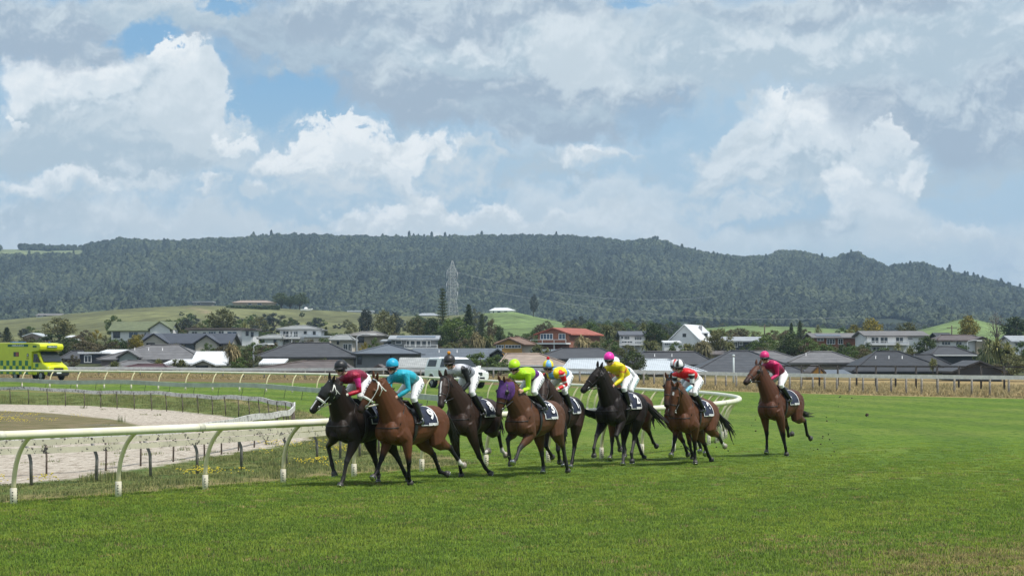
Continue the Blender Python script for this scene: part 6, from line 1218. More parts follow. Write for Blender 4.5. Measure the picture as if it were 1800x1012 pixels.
# ---- houses on the rise behind
house('white house with an olive green steel roof on the left of the rise', 362, 190, 302, 580.5, 564, 598, W_WHITE, GRN_R, 'gable_side', 10, wins=((199, 211, 583, 594, dict(bars=1, trim=DTRIM)), (226, 243, 583, 594, dict(glass=BGL, bars=1)), (253, 258, 584, 590)), gables=((262, 304, 578, 564.5, 1.2, W_WHITE),))
house('long low white house with a flat brown roof beneath the big tree', 366, 326, 432, 579.5, 576, 602, W_WHITE, roof_mat('flat_brown', (.13, .11, .10), 0), 'flat', 10, wins=((337, 347, 582, 587, b1), (356, 363, 583, 587), (366, 380, 582, 588, dict(bars=2, glass=BGL)), (384, 394, 581, 588, b1), (399, 417, 582, 592, dict(bars=1, glass=BGL))), balcony=(396, 420, 589, 593))
house('narrow white block at the end of the flat brown roof', 358, 420, 450, 580, 577, 604, W_WHITE, roof_mat('flat_brown', (0, 0, 0), 0), 'flat', 8, wins=((432, 437, 582, 590, D1), (441, 446, 583, 592, D1)))
house('two storey white house with a pale hip roof and upstairs deck', 332, 486, 566, 578, 571.5, 612, W_WHITE, roof_mat('pale_grey_tiles', (.26, .27, .26)), 'hip', 10, ridge=(515, 535), wins=((497, 508, 581, 592, b1), (510, 514, 582, 592), (516, 524, 582, 592, b1), (534, 539, 582, 587, D1), (550, 555, 582, 588, D1), (498, 508, 596, 602, b2)), balcony=(490, 528, 588, 593))
house('white gabled wing with dark windows left of the two storey white house', 326, 452, 498, 594, 588, 616, W_WHITE, roof_mat('pale_grey_tiles', (0, 0, 0)), 'hip', 9, ridge=(466, 490), wins=((457, 465, 596, 602, D1), (481, 486, 596, 606, D1)))
house('white carport slab right of the two storey white house', 330, 532, 580, 592, 590, 612, W_CREAM, LBL_R, 'flat', 6, over=.2)
house('beige house with grey hip roof and tall white framed windows', 318, 576, 622, 596.5, 588, 626, W_CREAM, roof_mat('pale_grey_tiles', (0, 0, 0)), 'hip', 9, ridge=(588, 610), wins=((592, 596, 598, 605, D1), (603, 611, 604, 618, b1), (612, 619, 604, 618, b1)))
house('grey hip roofed pavilion above the beige house, right of its tall windows', 336, 610, 680, 589, 582, 618, W_TAN, roof_mat('taupe_tiles', (.20, .19, .175)), 'hip', 10, ridge=(634, 658), wins=((628, 640, 592, 602, D1),))
house('modern grey house with a long glazed front and solar panels', 308, 682, 772, 595.5, 588.5, 624, W_GREY, roof_mat('light_steel', (.32, .34, .36), 0), 'gable_side', 10, wins=((695, 706, 598, 605, dict(trim=TRIM)), (714, 720, 598, 609), (721, 730, 598, 609), (731, 740, 598, 609), (741, 750, 598, 609), (751, 757, 598, 609)), solar=(696, 765, .3, .75), balcony=(712, 770, 606, 611))
house('grey lean to at the left of the modern grey house', 312, 668, 690, 598.5, 595.5, 618, W_GREY, roof_mat('light_steel', (0, 0, 0), 0), 'mono', 6)
house('house with an orange front gable and brown tiled roof', 300, 866, 944, 605, 592.5, 620, W_CREAM, roof_mat('rust_tiles', (.22, .14, .10)), 'hip', 10, ridge=(898, 915), gables=((867, 922, 605, 593.5, .8, W_ORNG),), wins=((872, 886, 606, 612, dict(y=-.8, bars=2)), (888, 916, 606, 612, dict(y=-.8, bars=4))))
house('brick house with a red roof and a white balcony', 322, 940, 1006, 587, 575.5, 622, W_BRICK, RED_R, 'gable_front', 12, rot=-24, wins=((950, 972, 586, 596.5, dict(bars=3, glass=BGL)), (982, 994, 586, 596.5, dict(bars=1, glass=BGL))), balcony=(941, 1003, 597, 602.5), extra=1)
house('white weatherboard house with a dark grey roof and glazed veranda', 330, 1088, 1140, 588.5, 581, 612, W_WHITE, roof_mat('dusk_steel', (.10, .105, .12), 0), 'gable_side', 9, wins=((1091, 1096, 590, 596), (1097, 1107, 590, 597, b2), (1115, 1128, 591, 598, b3), (1092, 1112, 599, 603, b3), (1115, 1128, 600, 603.5, b3)), balcony=(1088, 1128, 598.5, 604.5))
h_ = house('steep white A-frame house with a white steel roof', 316, 1172, 1234, 601, 569.5, 612, W_WHITE, WHT_R, 'gable_front', 13, rot=-16, over=.25, wins=((1200, 1206, 586, 592, dict(trim=DTRIM, bars=1)),))
house('white dormer wing of the A-frame with a dark window', 322, 1222, 1247, 583.5, 579, 606, W_WHITE, WHT_R, 'mono', 5, over=.2, wins=((1238, 1243, 586, 592, D1),), chimney=(1233, 572))
house('white glazed lean to at the left foot of the A-frame', 311, 1166, 1198, 601, 598, 612, W_WHITE, WHT_R, 'mono', 4, over=.15, wins=((1168, 1178, 602, 607, b2),))
house('dark blue house with a pale grey roof left of the dense shrubs', 318, 1274, 1346, 598.5, 591, 618, mat('slate_blue_wall', (.06, .065, .08), .8), roof_mat('light_steel', (0, 0, 0), 0), 'gable_side', 9, wins=((1290, 1297, 600.5, 610, b1), (1299, 1306, 600.5, 607, b1)))
house('brown brick house with solar panels below the slim palm', 338, 1426, 1518, 592.5, 584.5, 614, W_BRICK, roof_mat('ash_tiles', (.17, .16, .155)), 'gable_side', 10, wins=((1436, 1448, 594, 599, b1), (1453, 1468, 595, 605, b2), (1473, 1482, 595, 605, b1)), solar=(1436, 1480, .2, .6))
house('white two storey house with a long deck on white posts', 322, 1518, 1634, 589.5, 580.5, 620, W_WHITE, roof_mat('ash_tiles', (0, 0, 0)), 'gable_side', 11, wins=((1531, 1545, 592, 603, b1), (1547, 1561, 592, 603, b1), (1574, 1588, 592, 602, b1), (1595, 1605, 593, 597), (1534, 1540, 609.5, 617), (1540.5, 1546, 609.5, 617)), balcony=(1516, 1594, 600, 604))
house('white house with a brown roof and two wide windows', 334, 1646, 1738, 597.5, 588.5, 616, W_WHITE, roof_mat('umber_tiles', (.12, .095, .09)), 'hip', 10, ridge=(1664, 1720), wins=((1655, 1671, 599.5, 606.5, dict(bars=2, trim=TRIM)), (1680, 1691, 599.5, 606.5, b1), (1718, 1728, 600, 608)), gables=((1710, 1738, 597, 591, 1., W_TAN),))
house('black gable roof peeping behind the brown roofed white house', 360, 1646, 1676, 592, 584, 606, W_DARK, roof_mat('black_tiles', (0, 0, 0)), 'gable_side', 7)
house('grey roofed house cut off by the right edge of the view', 330, 1776, 1850, 599.5, 589, 612, W_WHITE, roof_mat('light_steel', (0, 0, 0), 0), 'gable_side', 9, wins=((1784, 1796, 602, 608, b1),))
# ---- small far houses on the pasture
house('pinkish shed on the far left above the ambulance', 410, 39, 74, 590, 584.5, 606, W_PINK, roof_mat('pale_steel', (0, 0, 0), 0), 'gable_front', 8, over=.3)
house('small pale roofed shed among the bushes left of the yellow flowering shrub', 400, 114, 136, 592, 588.5, 604, W_WHITE, WHT_R, 'mono', 5, over=.2)
house('far white farmhouse on the left crest of the pasture', 985, 62, 108, 554, 550.5, 560, W_WHITE, roof_mat('ash_tiles', (.17, .16, .155)), 'gable_side', 12, wins=((66, 70, 553, 556), (76, 82, 553, 556)))
house('long tan hilltop house behind a dark hedge', 985, 408, 482, 531.5, 527.5, 542, W_TAN, roof_mat('tan_tiles', (0, 0, 0)), 'hip', 12, ridge=(420, 466), wins=((436, 442, 532.5, 536), (452, 460, 532.5, 536)))
house('grey walled hilltop house left of the tan one', 985, 338, 374, 531.5, 529.5, 541, W_GREY, roof_mat('light_steel', (0, 0, 0), 0), 'flat', 9, wins=((346, 352, 532.5, 536),))
house('white modern house on the pasture crest left of the pylon', 985, 610, 656, 548, 545.5, 560, W_WHITE, roof_mat('pale_steel', (0, 0, 0), 0), 'flat', 10, wins=((622, 630, 549, 552.5), (636, 644, 549, 552.5)))
house('pale farmhouse under the tall tiered pine', 985, 732, 772, 554, 550, 563, W_CREAM, roof_mat('light_steel', (0, 0, 0), 0), 'hip', 10, ridge=(742, 762), wins=((740, 745, 555, 558), (752, 758, 555, 558)))
house('white farmhouse at the top of the green paddock', 985, 860, 906, 545.5, 540.5, 554, W_WHITE, WHT_R, 'hip', 12, ridge=(870, 893), wins=((866, 869, 546.5, 550.5), (874, 880, 546.5, 550.5), (886, 892, 546.5, 550.5)))
# ================================================================ trees, palms and shrubs
BARK = mat('bark', (.10, .080, .06), .95, .35, 12)
TRS = random.Random(11)
def rv(r): return Vector((r.gauss(0, 1), r.gauss(0, 1), r.gauss(0, 1))).normalized()
def leafq(mb, c, nrm, s, r, asp=.55):
    nrm = (nrm+rv(r)*.9).normalized(); u = nrm.orthogonal().normalized(); v = nrm.cross(u); a = r.uniform(0, 6.28); p = u*math.cos(a)+v*math.sin(a); q = nrm.cross(p)
    mb.add([c-p*s, c+q*s*asp, c+p*s, c-q*s*asp], [(0, 1, 2, 3)])
def broad_mesh(seed, m, lobes=11, n=2300, flat=.8, leaf=.030, spread=1., low=.22):
    """unit tree: crown about 1 wide, 1 tall, standing on z=0; lobes of leaves with gaps between"""
    r = random.Random(seed); cr = MB(); tk = MB(); L = []
    for i in range(lobes):
        a = i*2.4+r.uniform(-.5, .5); h = (i+.5)/lobes; rad = .30*math.sin(math.pi*(.18+.75*h))*spread*r.uniform(.7, 1.1)
        L.append((Vector((rad*math.cos(a), rad*math.sin(a), low+.1+(.80-low)*h*flat/.8)), r.uniform(.13, .23)*(1.15-.35*h)))
    tot = sum(q*q for _, q in L)
    for c, q in L:
        for k in range(int(n*q*q/tot)):
            d_ = rv(r); d_.z = d_.z*.9+.12; rr = q*(r.random()**.35)*r.uniform(.8, 1.15); leafq(cr, c+Vector((d_.x*rr, d_.y*rr, d_.z*rr*.85)), d_, leaf*r.uniform(.6, 1.3), r)
        tk.tube(bez((0, 0, low*.6), (c.x*.3, c.y*.3, low+.1), c, 5), [.022-.0035*i for i in range(6)], 6)
    tk.tube([(0, 0, -.08), (.01, 0, low*.5), (.0, .01, low+.1)], [.035, .028, .02], 8)
    return cr.mesh('crown', m), tk.mesh('trunk', BARK)
def conifer_mesh(seed, m, tiers=16, n=70, w=.5, leaf=.03, gap=0.):
    r = random.Random(seed); cr = MB(); tk = MB(); tk.tube([(0, 0, -.05), (0, 0, .5), (0, 0, .99)], [.022, .014, .003], 8)
    for i in range(tiers):
        z = .10+.88*i/tiers; rad = w*(1-i/tiers)**.85+.02
        nb = 7 if gap else 11
        for k in range(nb):
            a = 2*math.pi*k/nb+i*.7+r.uniform(-.15, .15); dz = .10*rad if gap else -.18*rad; tip = Vector((rad*math.cos(a), rad*math.sin(a), z+dz)); base = Vector((0, 0, z))
            tk.tube([base, tip], [.006, .002], 4)
            for j in range(n//nb+2):
                t = r.uniform(.15, 1.); c = base.lerp(tip, t)+Vector((r.gauss(0, .02), r.gauss(0, .02), r.gauss(0, .010 if gap else .02))); leafq(cr, c, Vector((0, 0, 1)), leaf*r.uniform(.6, 1.2)*(1.1-.4*t), r, .4)
    return cr.mesh('crown', m), tk.mesh('trunk', BARK)
def palm_mesh(seed, m, heads=3, blades=60, droop=.5, ln=.42, wd=.028, trunk=.45):
    r = random.Random(seed); cr = MB(); tk = MB()
    for h in range(heads):
        a = h*2.1+r.uniform(-.4, .4); rad = 0 if heads == 1 else r.uniform(.10, .22); c = Vector((rad*math.cos(a), rad*math.sin(a), trunk+r.uniform(0, .22)*(heads > 1)))
        tk.tube(bez((0, 0, -.08), (0, 0, c.z*.5), c, 5), [.030, .026, .022, .02, .02, .024], 7)
        for k in range(blades):
            d_ = rv(r); d_.z = d_.z*.85+.25; d_.normalize(); l = ln*r.uniform(.7, 1.1)*(1 if heads == 1 else .8); sd_ = d_.cross(Vector((0, 0, 1))); sd_ = (sd_ if sd_.length > .05 else Vector((1, 0, 0))).normalized()*wd*r.uniform(.6, 1.)
            dr = droop*r.uniform(.5, 1.3); p0 = c; p1 = c+d_*l*.5+Vector((0, 0, -.06*dr*l)); p2 = c+d_*l*.85+Vector((0, 0, -.35*dr*l)); p3 = c+d_*l+Vector((0, 0, -.75*dr*l))
            cr.add([p0-sd_*.4, p0+sd_*.4, p1+sd_, p1-sd_, p2+sd_*.7, p2-sd_*.7, p3], [(0, 1, 2, 3), (3, 2, 4, 5), (5, 4, 6)])
    return cr.mesh('crown', m), tk.mesh('trunk', BARK)
LF = dict(dark=leaf_mat('leaf_dark', (.030, .052, .018), (.095, .130, .045), .25), green=leaf_mat('leaf_green', (.048, .088, .020), (.135, .19, .055), .3), olive=leaf_mat('leaf_olive', (.066, .080, .028), (.19, .19, .080), .3), yellow=leaf_mat('leaf_yellow', (.10, .10, .018), (.30, .25, .045), .2), brown=leaf_mat('leaf_brown', (.075, .065, .032), (.18, .15, .08), .2), blue=leaf_mat('leaf_blue', (.030, .040, .034), (.065, .080, .066), .1), flax=leaf_mat('leaf_flax', (.075, .10, .028), (.30, .30, .13), .3, .45), dry=leaf_mat('leaf_dryfrond', (.14, .12, .055), (.40, .34, .18), .25))
TM = {}
for kname in ('dark', 'green', 'olive', 'yellow', 'brown', 'blue'):
    TM['broad_'+kname] = [broad_mesh(i*7+len(kname), LF[kname], 12+i, 2200) for i in range(2)]
    TM['shrub_'+kname] = [broad_mesh(50+i*3+len(kname), LF[kname], 9, 1500, .75, .036, 1.35, .06) for i in range(2)]
TM['norfolk'] = [conifer_mesh(1, LF['dark'], 17, 150, .27, .022, 1)]; TM['conifer'] = [conifer_mesh(2+i, LF['dark'], 15, 140, .34, .04) for i in range(2)]
TM['palm'] = [palm_mesh(3, LF['flax'], 1, 90, .9, .5, .03, .5)]; TM['cabbage'] = [palm_mesh(4+i, LF['flax'], 4+i, 100, .45, .38, .024, .46) for i in range(2)]; TM['flax'] = [palm_mesh(8, LF['flax'], 3, 110, .5, .55, .03, .12)]; TM['drypalm'] = [palm_mesh(9, LF['dry'], 3, 120, 1., .40, .026, .5)]
TM['bare'] = [broad_mesh(91, leaf_mat('leaf_bare', (.10, .085, .07), (.16, .14, .12), 0), 14, 700, .9, .02)]
NAMES = dict(norfolk=('pine_tree', 'tree'), conifer=('conifer', 'tree'), palm=('palm_tree', 'palm'), cabbage=('cabbage_palm', 'palm'), flax=('flax_bush', 'shrub'), drypalm=('palm_tree', 'palm'), bare=('bare_tree', 'tree'))
def tree(kind, px, vt, vb, wpx, d, label, group=None):
    nm, cat = NAMES.get(kind, ('tree', 'tree') if kind.startswith('broad') else ('shrub', 'shrub'))
    r = TRS; cm_, tm_ = r.choice(TM[kind]); x = X_at(px, d); zg = z_at(x, d); zb = min(Z_at(vb, d), zg+.2) if vb else zg
    zb = max(zb, zg-.6); h = max(.8, Z_at(vt, d)-zb); w = wpx/FPX*d
    root = thing(nm, label, cat, (x, d, zb), r.uniform(0, 6.28), group); k = {'norfolk': .56, 'conifer': .70, 'palm': .95, 'cabbage': .95, 'flax': .95, 'drypalm': .95}.get(kind, .86 if kind.startswith('broad') else 1.0)
    top = {'norfolk': 1., 'conifer': 1., 'palm': .85, 'cabbage': .95, 'flax': .6, 'drypalm': .85}.get(kind, .98 if kind.startswith('broad') else .98)
    sc_ = (w/k, w/k, h/top); c = link('crown', cm_, root); c.scale = sc_; t_ = link('trunk', tm_, root); t_.scale = sc_
    return root
T = [
('broad_olive', 104, 557, 602, 62, 420, 'large olive tree on the left behind the ambulance bushes'), ('shrub_dark', 95, 584, 608, 66, 335, 'wide dark shrub below the large olive tree on the left'), ('shrub_dark', 128, 592, 614, 50, 300, 'dark shrub just right of the ambulance roof'), ('conifer', 12, 574, 602, 30, 430, 'dark conifer at the left edge of the view'), ('broad_blue', 42, 577, 600, 28, 450, 'blue grey tree left of the pinkish shed'), ('shrub_brown', 150, 578, 598, 34, 390, 'brown bush left of the yellow flowering shrub'), ('shrub_yellow', 170, 577, 595, 18, 385, 'yellow flowering shrub on the pasture edge'), ('shrub_olive', 184, 588, 600, 14, 380, 'small olive shrub right of the yellow flowering one'),
('shrub_brown', 155, 596, 616, 60, 300, 'wide brown scrub bush above the navy house'), ('shrub_brown', 196, 598, 616, 46, 292, 'brown scrub bush above the low white roof'), ('shrub_dark', 218, 597, 614, 26, 290, 'compact dark shrub left of the yellow green sapling'), ('broad_yellow', 240, 588, 612, 27, 292, 'yellow green sapling in front of the olive roofed house'), ('broad_dark', 293, 562, 584, 34, 420, 'dark tree at the right end of the olive green roof'), ('broad_blue', 328, 560, 582, 38, 480, 'blue grey tree above the flat brown roof'), ('broad_olive', 391, 541, 580, 58, 430, 'tall spreading tree behind the long low white house'), ('palm', 430, 560, 584, 24, 400, 'feathery palm above the narrow white block'),
('shrub_green', 366, 601, 628, 29, 286, 'rounded green bush against the cream gabled house'), ('drypalm', 408, 596, 650, 40, 228, 'tall shaggy palm with dry fronds left of the curved lamp post'), ('shrub_olive', 438, 606, 650, 38, 232, 'leafy bush between the shaggy palm and the curved lamp post'), ('shrub_green', 420, 626, 652, 40, 226, 'low green bush at the foot of the shaggy palm'), ('flax', 202, 628, 652, 32, 222, 'strap leaved bush by the fence near the ambulance'), ('flax', 279, 624, 648, 24, 226, 'narrow strap leaved bush, middle one behind the fence'), ('cabbage', 316, 625, 654, 42, 222, 'spiky cabbage palm clump in front of the white roofs'), ('palm', 309, 599, 618, 22, 270, 'small palm in front of the cream gabled house'),
('shrub_dark', 319, 547, 558, 11, 800, 'single round bush alone on the pasture'), ('shrub_brown', 130, 622, 646, 26, 246, 'brown orange bush by the dark roof beside the ambulance'),
('broad_dark', 495, 514, 543, 34, 1000, 'dark tree on the crest right of the hilltop house'), ('broad_dark', 527, 515, 543, 36, 1005, 'second dark crest tree, nearer the small white boat'), ('broad_dark', 510, 520, 543, 30, 995, 'lower dark tree between the two crest trees'), ('shrub_blue', 482, 548, 576, 44, 620, 'blue green scrub clump above the white gabled wing'), ('shrub_dark', 508, 556, 580, 30, 560, 'dark scrub clump above the two storey white house'), ('shrub_olive', 455, 555, 582, 36, 580, 'olive scrub clump left of the blue green scrub'), ('shrub_dark', 531, 548, 556, 12, 820, 'small round bush on the pasture right of the scrub'),
('shrub_dark', 463, 594, 612, 22, 300, 'dark shrub in front of the white gabled wing'), ('flax', 522, 590, 612, 22, 296, 'spiky plant in front of the upstairs deck'), ('shrub_brown', 545, 594, 612, 26, 296, 'brown shrub right of the spiky plant below the deck'), ('shrub_green', 568, 591, 612, 34, 294, 'spreading green shrub left of the beige house'), ('conifer', 573, 573, 598, 17, 400, 'small dark conifer right of the two storey white house'), ('cabbage', 568, 625, 652, 16, 236, 'slim cabbage palm in front of the charcoal hip roof'), ('flax', 513, 630, 652, 30, 232, 'strap leaved bush in front of the charcoal hip roof'), ('shrub_olive', 480, 606, 616, 30, 268, 'low olive bush on the charcoal ridge line'),
('broad_blue', 642, 543, 590, 32, 460, 'tall blue green tree behind the grey pavilion'), ('broad_olive', 676, 544, 594, 46, 452, 'broad olive tree right of the tall blue green one'), ('broad_blue', 694, 548, 590, 26, 470, 'narrower blue green tree right of the broad olive one'), ('shrub_olive', 618, 566, 592, 26, 440, 'olive shrub left of the tall blue green tree'), ('shrub_green', 657, 591, 616, 28, 288, 'green shrub with pale flowers below the grey pavilion'), ('shrub_yellow', 640, 600, 616, 20, 286, 'yellowish shrub behind the white street lamp'),
('broad_olive', 735, 556, 596, 46, 400, 'olive tree behind the modern grey house'), ('broad_dark', 758, 558, 594, 36, 396, 'dark tree between the modern grey house and the big green one'), ('norfolk', 778, 502, 580, 34, 430, 'tall tiered pine in front of the pylon'), ('broad_green', 800, 556, 612, 72, 336, 'big dense green tree right of the modern grey house'), ('broad_dark', 770, 580, 612, 36, 332, 'low dark tree at the left foot of the big green one'), ('conifer', 824, 533, 590, 36, 424, 'dark conical tree right of the pylon'), ('conifer', 847, 550, 588, 22, 420, 'shorter dark conical tree beside it'), ('drypalm', 838, 578, 616, 38, 298, 'shaggy palm with pale dry fronds right of the big green tree'), ('cabbage', 858, 584, 614, 28, 300, 'cabbage palm right of the shaggy pale palm'), ('broad_brown', 863, 560, 590, 22, 380, 'brownish tree behind the palms'),
('shrub_green', 846, 617, 664, 74, 215, 'big green hedge bush behind the pickup bonnet'), ('shrub_green', 878, 621, 662, 48, 216, 'smaller green hedge bush right of the pickup'), ('broad_dark', 879, 572, 596, 24, 380, 'dark round tree at the foot of the green paddock'), ('shrub_dark', 898, 582, 598, 22, 370, 'small dark shrub above the orange gable'), ('shrub_green', 934, 578, 602, 32, 350, 'green shrub left of the red roof'), ('cabbage', 944, 600, 628, 34, 272, 'strap leaved palm clump right of the orange gable'), ('flax', 962, 602, 628, 30, 270, 'strap leaved clump below the white balcony'), ('broad_brown', 952, 568, 592, 34, 400, 'brown green tree behind the red roof'),
('drypalm', 1024, 585, 626, 48, 290, 'large shaggy palm right of the white balcony'), ('cabbage', 1046, 590, 626, 36, 286, 'cabbage palm right of the large shaggy palm'), ('broad_olive', 1010, 568, 594, 34, 400, 'olive tree behind the large shaggy palm'), ('broad_green', 1040, 566, 600, 44, 380, 'green tree with a wide crown above the cabbage palm'), ('cabbage', 1068, 560, 606, 44, 360, 'tall cabbage palms left of the white weatherboard house'), ('broad_olive', 1086, 566, 604, 38, 375, 'olive tree behind the white weatherboard house'), ('shrub_green', 1074, 594, 624, 46, 292, 'green shrub in front of the white weatherboard house'), ('shrub_olive', 1100, 604, 624, 46, 284, 'olive shrub under the veranda of the white weatherboard house'), ('palm', 1131, 560, 600, 30, 372, 'dark feather palm behind the round dark tree'), ('broad_dark', 1149, 567, 606, 46, 330, 'round dark tree between the weatherboard house and the A-frame'), ('cabbage', 1144, 589, 622, 42, 296, 'cabbage palm in front of the round dark tree'),
('broad_dark', 1114, 617, 664, 50, 212, 'round dense dark tree right behind the yellow jockey'), ('flax', 1132, 648, 682, 30, 192, 'grey green strap leaved bush at the fence below the round dense tree'), ('flax', 1112, 650, 682, 26, 193, 'strap leaved bush at the fence beside the yellow jockey'), ('shrub_green', 1187, 598, 626, 32, 286, 'green bush below the A-frame'), ('cabbage', 1208, 596, 622, 30, 290, 'cabbage palm at the right foot of the A-frame'), ('drypalm', 1236, 592, 634, 50, 262, 'drooping palm right of the A-frame with bent dry fronds'), ('broad_olive', 1264, 576, 622, 52, 300, 'yellow olive tree right of the A-frame'), ('cabbage', 1282, 592, 624, 30, 282, 'cabbage palm right of the yellow olive tree'), ('flax', 1220, 598, 620, 30, 288, 'strap leaved bush between the A-frame and the drooping palm'),
('broad_green', 1343, 588, 630, 50, 285, 'rounded green tree right of the dark blue house'), ('broad_dark', 1384, 584, 632, 54, 282, 'dense dark green tree left of the magenta jockey cap line'), ('conifer', 1391, 566, 600, 18, 400, 'left of the two slim dark conifers'), ('conifer', 1406, 562, 600, 20, 402, 'right and taller of the two slim dark conifers'), ('broad_green', 1420, 592, 626, 48, 284, 'green tree right of the dense dark one'), ('shrub_green', 1452, 602, 628, 44, 280, 'green hedge shrub below the brown brick house'), ('shrub_dark', 1484, 604, 630, 42, 276, 'dark hedge shrub right of the green hedge'), ('palm', 1438, 566, 596, 20, 400, 'slim palm above the brown brick house'), ('broad_yellow', 1500, 570, 598, 26, 390, 'yellow green tree behind the brown brick house'), ('shrub_dark', 1318, 598, 626, 30, 292, 'dark shrub against the dark blue house'), ('broad_brown', 1300, 576, 598, 40, 420, 'brownish tree line above the dark blue house'),
('broad_yellow', 1534, 560, 598, 46, 380, 'golden topped tree left of the white two storey house'), ('broad_olive', 1595, 565, 596, 42, 392, 'olive tree behind the white two storey roof'), ('palm', 1578, 596, 624, 24, 290, 'feather palm in front of the long deck'), ('flax', 1600, 598, 624, 26, 288, 'strap leaved clump right of the feather palm at the deck'), ('broad_dark', 1630, 590, 626, 48, 284, 'dark leafy tree at the right end of the deck'), ('shrub_green', 1494, 606, 634, 40, 268, 'green shrub at the left end of the deck'), ('shrub_olive', 1524, 616, 636, 30, 262, 'olive shrub below the left end of the deck'), ('cabbage', 1640, 625, 654, 20, 226, 'little cabbage palm in front of the black tiled wing'),
('broad_yellow', 1703, 554, 594, 42, 380, 'umbrella shaped yellow green tree above the brown roofed house'), ('bare', 1752, 552, 592, 46, 400, 'bare grey tree near the right edge'), ('broad_dark', 1786, 556, 598, 52, 390, 'dark tree at the right edge of the view'), ('palm', 1738, 588, 640, 44, 250, 'feather palm left of the big palm clump on the right'), ('cabbage', 1764, 586, 660, 60, 232, 'big palm clump near the right edge'), ('shrub_olive', 1776, 620, 664, 64, 220, 'olive bush at the foot of the big palm clump'), ('shrub_green', 1798, 596, 650, 44, 240, 'green bush cut by the right edge of the view'), ('shrub_brown', 1748, 638, 664, 36, 212, 'brown bush under the feather palm on the right'), ('shrub_olive', 1690, 604, 624, 22, 300, 'clipped olive shrub below the two wide windows'), ('broad_blue', 938, 518, 556, 16, 960, 'lone blue dark conifer shaped tree right of the paddock farmhouse'), ('shrub_olive', 962, 562, 578, 22, 640, 'small round shrub on the right side of the green paddock'),
]
for a in T: tree(*a)
# clipped hedge on the hilltop
hb = MB(); rr_ = random.Random(5); hx0, hx1, hd = X_at(398, 955), X_at(492, 955), 955.
for i in range(2600):
    x = rr_.uniform(hx0, hx1); zt = Z_at(537.5, hd); zb = z_at(x, hd)-.5; leafq(hb, Vector((x, hd+rr_.uniform(-1.2, 1.2), lerp(zb, zt, rr_.random()**.7))), Vector((0, -1, .4)), rr_.uniform(.3, .6), rr_)
tag(hb.build('hedge', LF['dark']), 'dark clipped hedge in front of the tan hilltop house', 'hedge')
# undergrowth filling the rise between the houses, and scrub over the lower range
pu = np.stack([rng.uniform(-72, 78, 2600), rng.uniform(262, 470, 2600)], -1); uu_ = pu[:, 0]/pu[:, 1]*FPX+CX
kp = (uu_ > -60) & (uu_ < 1860) & (fbm(pu[:, 0]/16., pu[:, 1]/30., 3) > .47) & ((pu[:, 1] < 345) | (rng.random(len(pu)) < .35)); pu = pu[kp]
foot = [(o.location.x, o.location.y) for o in C.objects if o.get('category') == 'house']; fa = np.array(foot)
kp = np.array([np.min(np.hypot((fa[:, 0]-x)*.8, fa[:, 1]+4-y)) > 8.5 for x, y in pu]) & np.array([np.min(np.where(fa[:, 1] > y, np.abs(fa[:, 0]-x)+np.maximum(0, fa[:, 1]-y-26)*9, 99)) > 6.5 for x, y in pu]); pu = pu[kp]
su = rng.uniform(1.6, 3.6, len(pu)); scatter_object('undergrowth', np.concatenate([pu, (tz(pu[:, 0], pu[:, 1])-.2)[:, None]], 1), rng.uniform(0, 6.28, len(pu)), np.stack([su, su, su*rng.uniform(.55, .9, len(pu))], -1), [TM['shrub_green'][0][0], TM['shrub_olive'][0][0], TM['shrub_dark'][0][0], TM['shrub_brown'][0][0]])
pu = np.stack([rng.uniform(-420, 420, 5200), rng.uniform(470, 1700, 5200)], -1); uu_ = pu[:, 0]/pu[:, 1]*FPX+CX; ff_ = fbm(pu[:, 0]/90.+4, pu[:, 1]/120., 4)
kp = (uu_ > -100) & (uu_ < 1950) & ~((pu[:, 1] < 1080) & (((uu_ > 1235) & (uu_ < 1420)) | ((uu_ > 850) & (uu_ < 985)) | ((uu_ > 1630) & (uu_ < 1770)))) & ((ff_ > .68) | (pu[:, 1] > 1180) | ((uu_ > 990) & (uu_ < 1230) & (ff_ > .5)) | ((uu_ > 452) & (uu_ < 520) & (pu[:, 1] < 760) & (ff_ > .44))); pu = pu[kp]
su = rng.uniform(2.5, 6., len(pu)); scatter_object('scrub_foliage', np.concatenate([pu, (tz(pu[:, 0], pu[:, 1])-.3)[:, None]], 1), rng.uniform(0, 6.28, len(pu)), np.stack([su, su, su*rng.uniform(.6, .95, len(pu))], -1), [TM['shrub_olive'][1][0], TM['shrub_green'][1][0], TM['shrub_blue'][0][0]])
# ================================================================ pylon, wires, lamps, pole, boat
GALV = mat('pylon_steel', (.46, .47, .48), .5, .1, 2)
pyd = 1010.; px_ = X_at(795, pyd); pg = z_at(px_, pyd); ph = Z_at(458, pyd)-pg
py = thing('pylon', 'grey lattice transmission tower on the pasture crest', 'pylon', (px_, pyd, pg), R(20)); b = MB(); arms = MB()
def pw(t): return lerp(2.3, 1.35, min(1, t/.35)) if t < .35 else (1.35 if t < .82 else lerp(1.35, .2, (t-.82)/.18))
lv = [0, .08, .16, .24, .31, .38, .44, .50, .56, .62, .68, .74, .80, .86, .92, 1.]
for i in range(len(lv)-1):
    a, c = pw(lv[i]), pw(lv[i+1]); z0_, z1_ = lv[i]*ph, lv[i+1]*ph; cs_ = [(-1, -1), (1, -1), (1, 1), (-1, 1)]
    for k in range(4):
        p, q = cs_[k], cs_[(k+1) % 4]; A1, A2 = Vector((p[0]*a, p[1]*a, z0_)), Vector((p[0]*c, p[1]*c, z1_)); B1, B2 = Vector((q[0]*a, q[1]*a, z0_)), Vector((q[0]*c, q[1]*c, z1_))
        for s_, e_, r_ in ((A1, A2, .085), (A1, B2, .036), (B1, A2, .036), (A2, B2, .04)): b.tube([s_, e_], r_, 4, caps=False)
b.build('lattice_frame', GALV, py)
tips = []
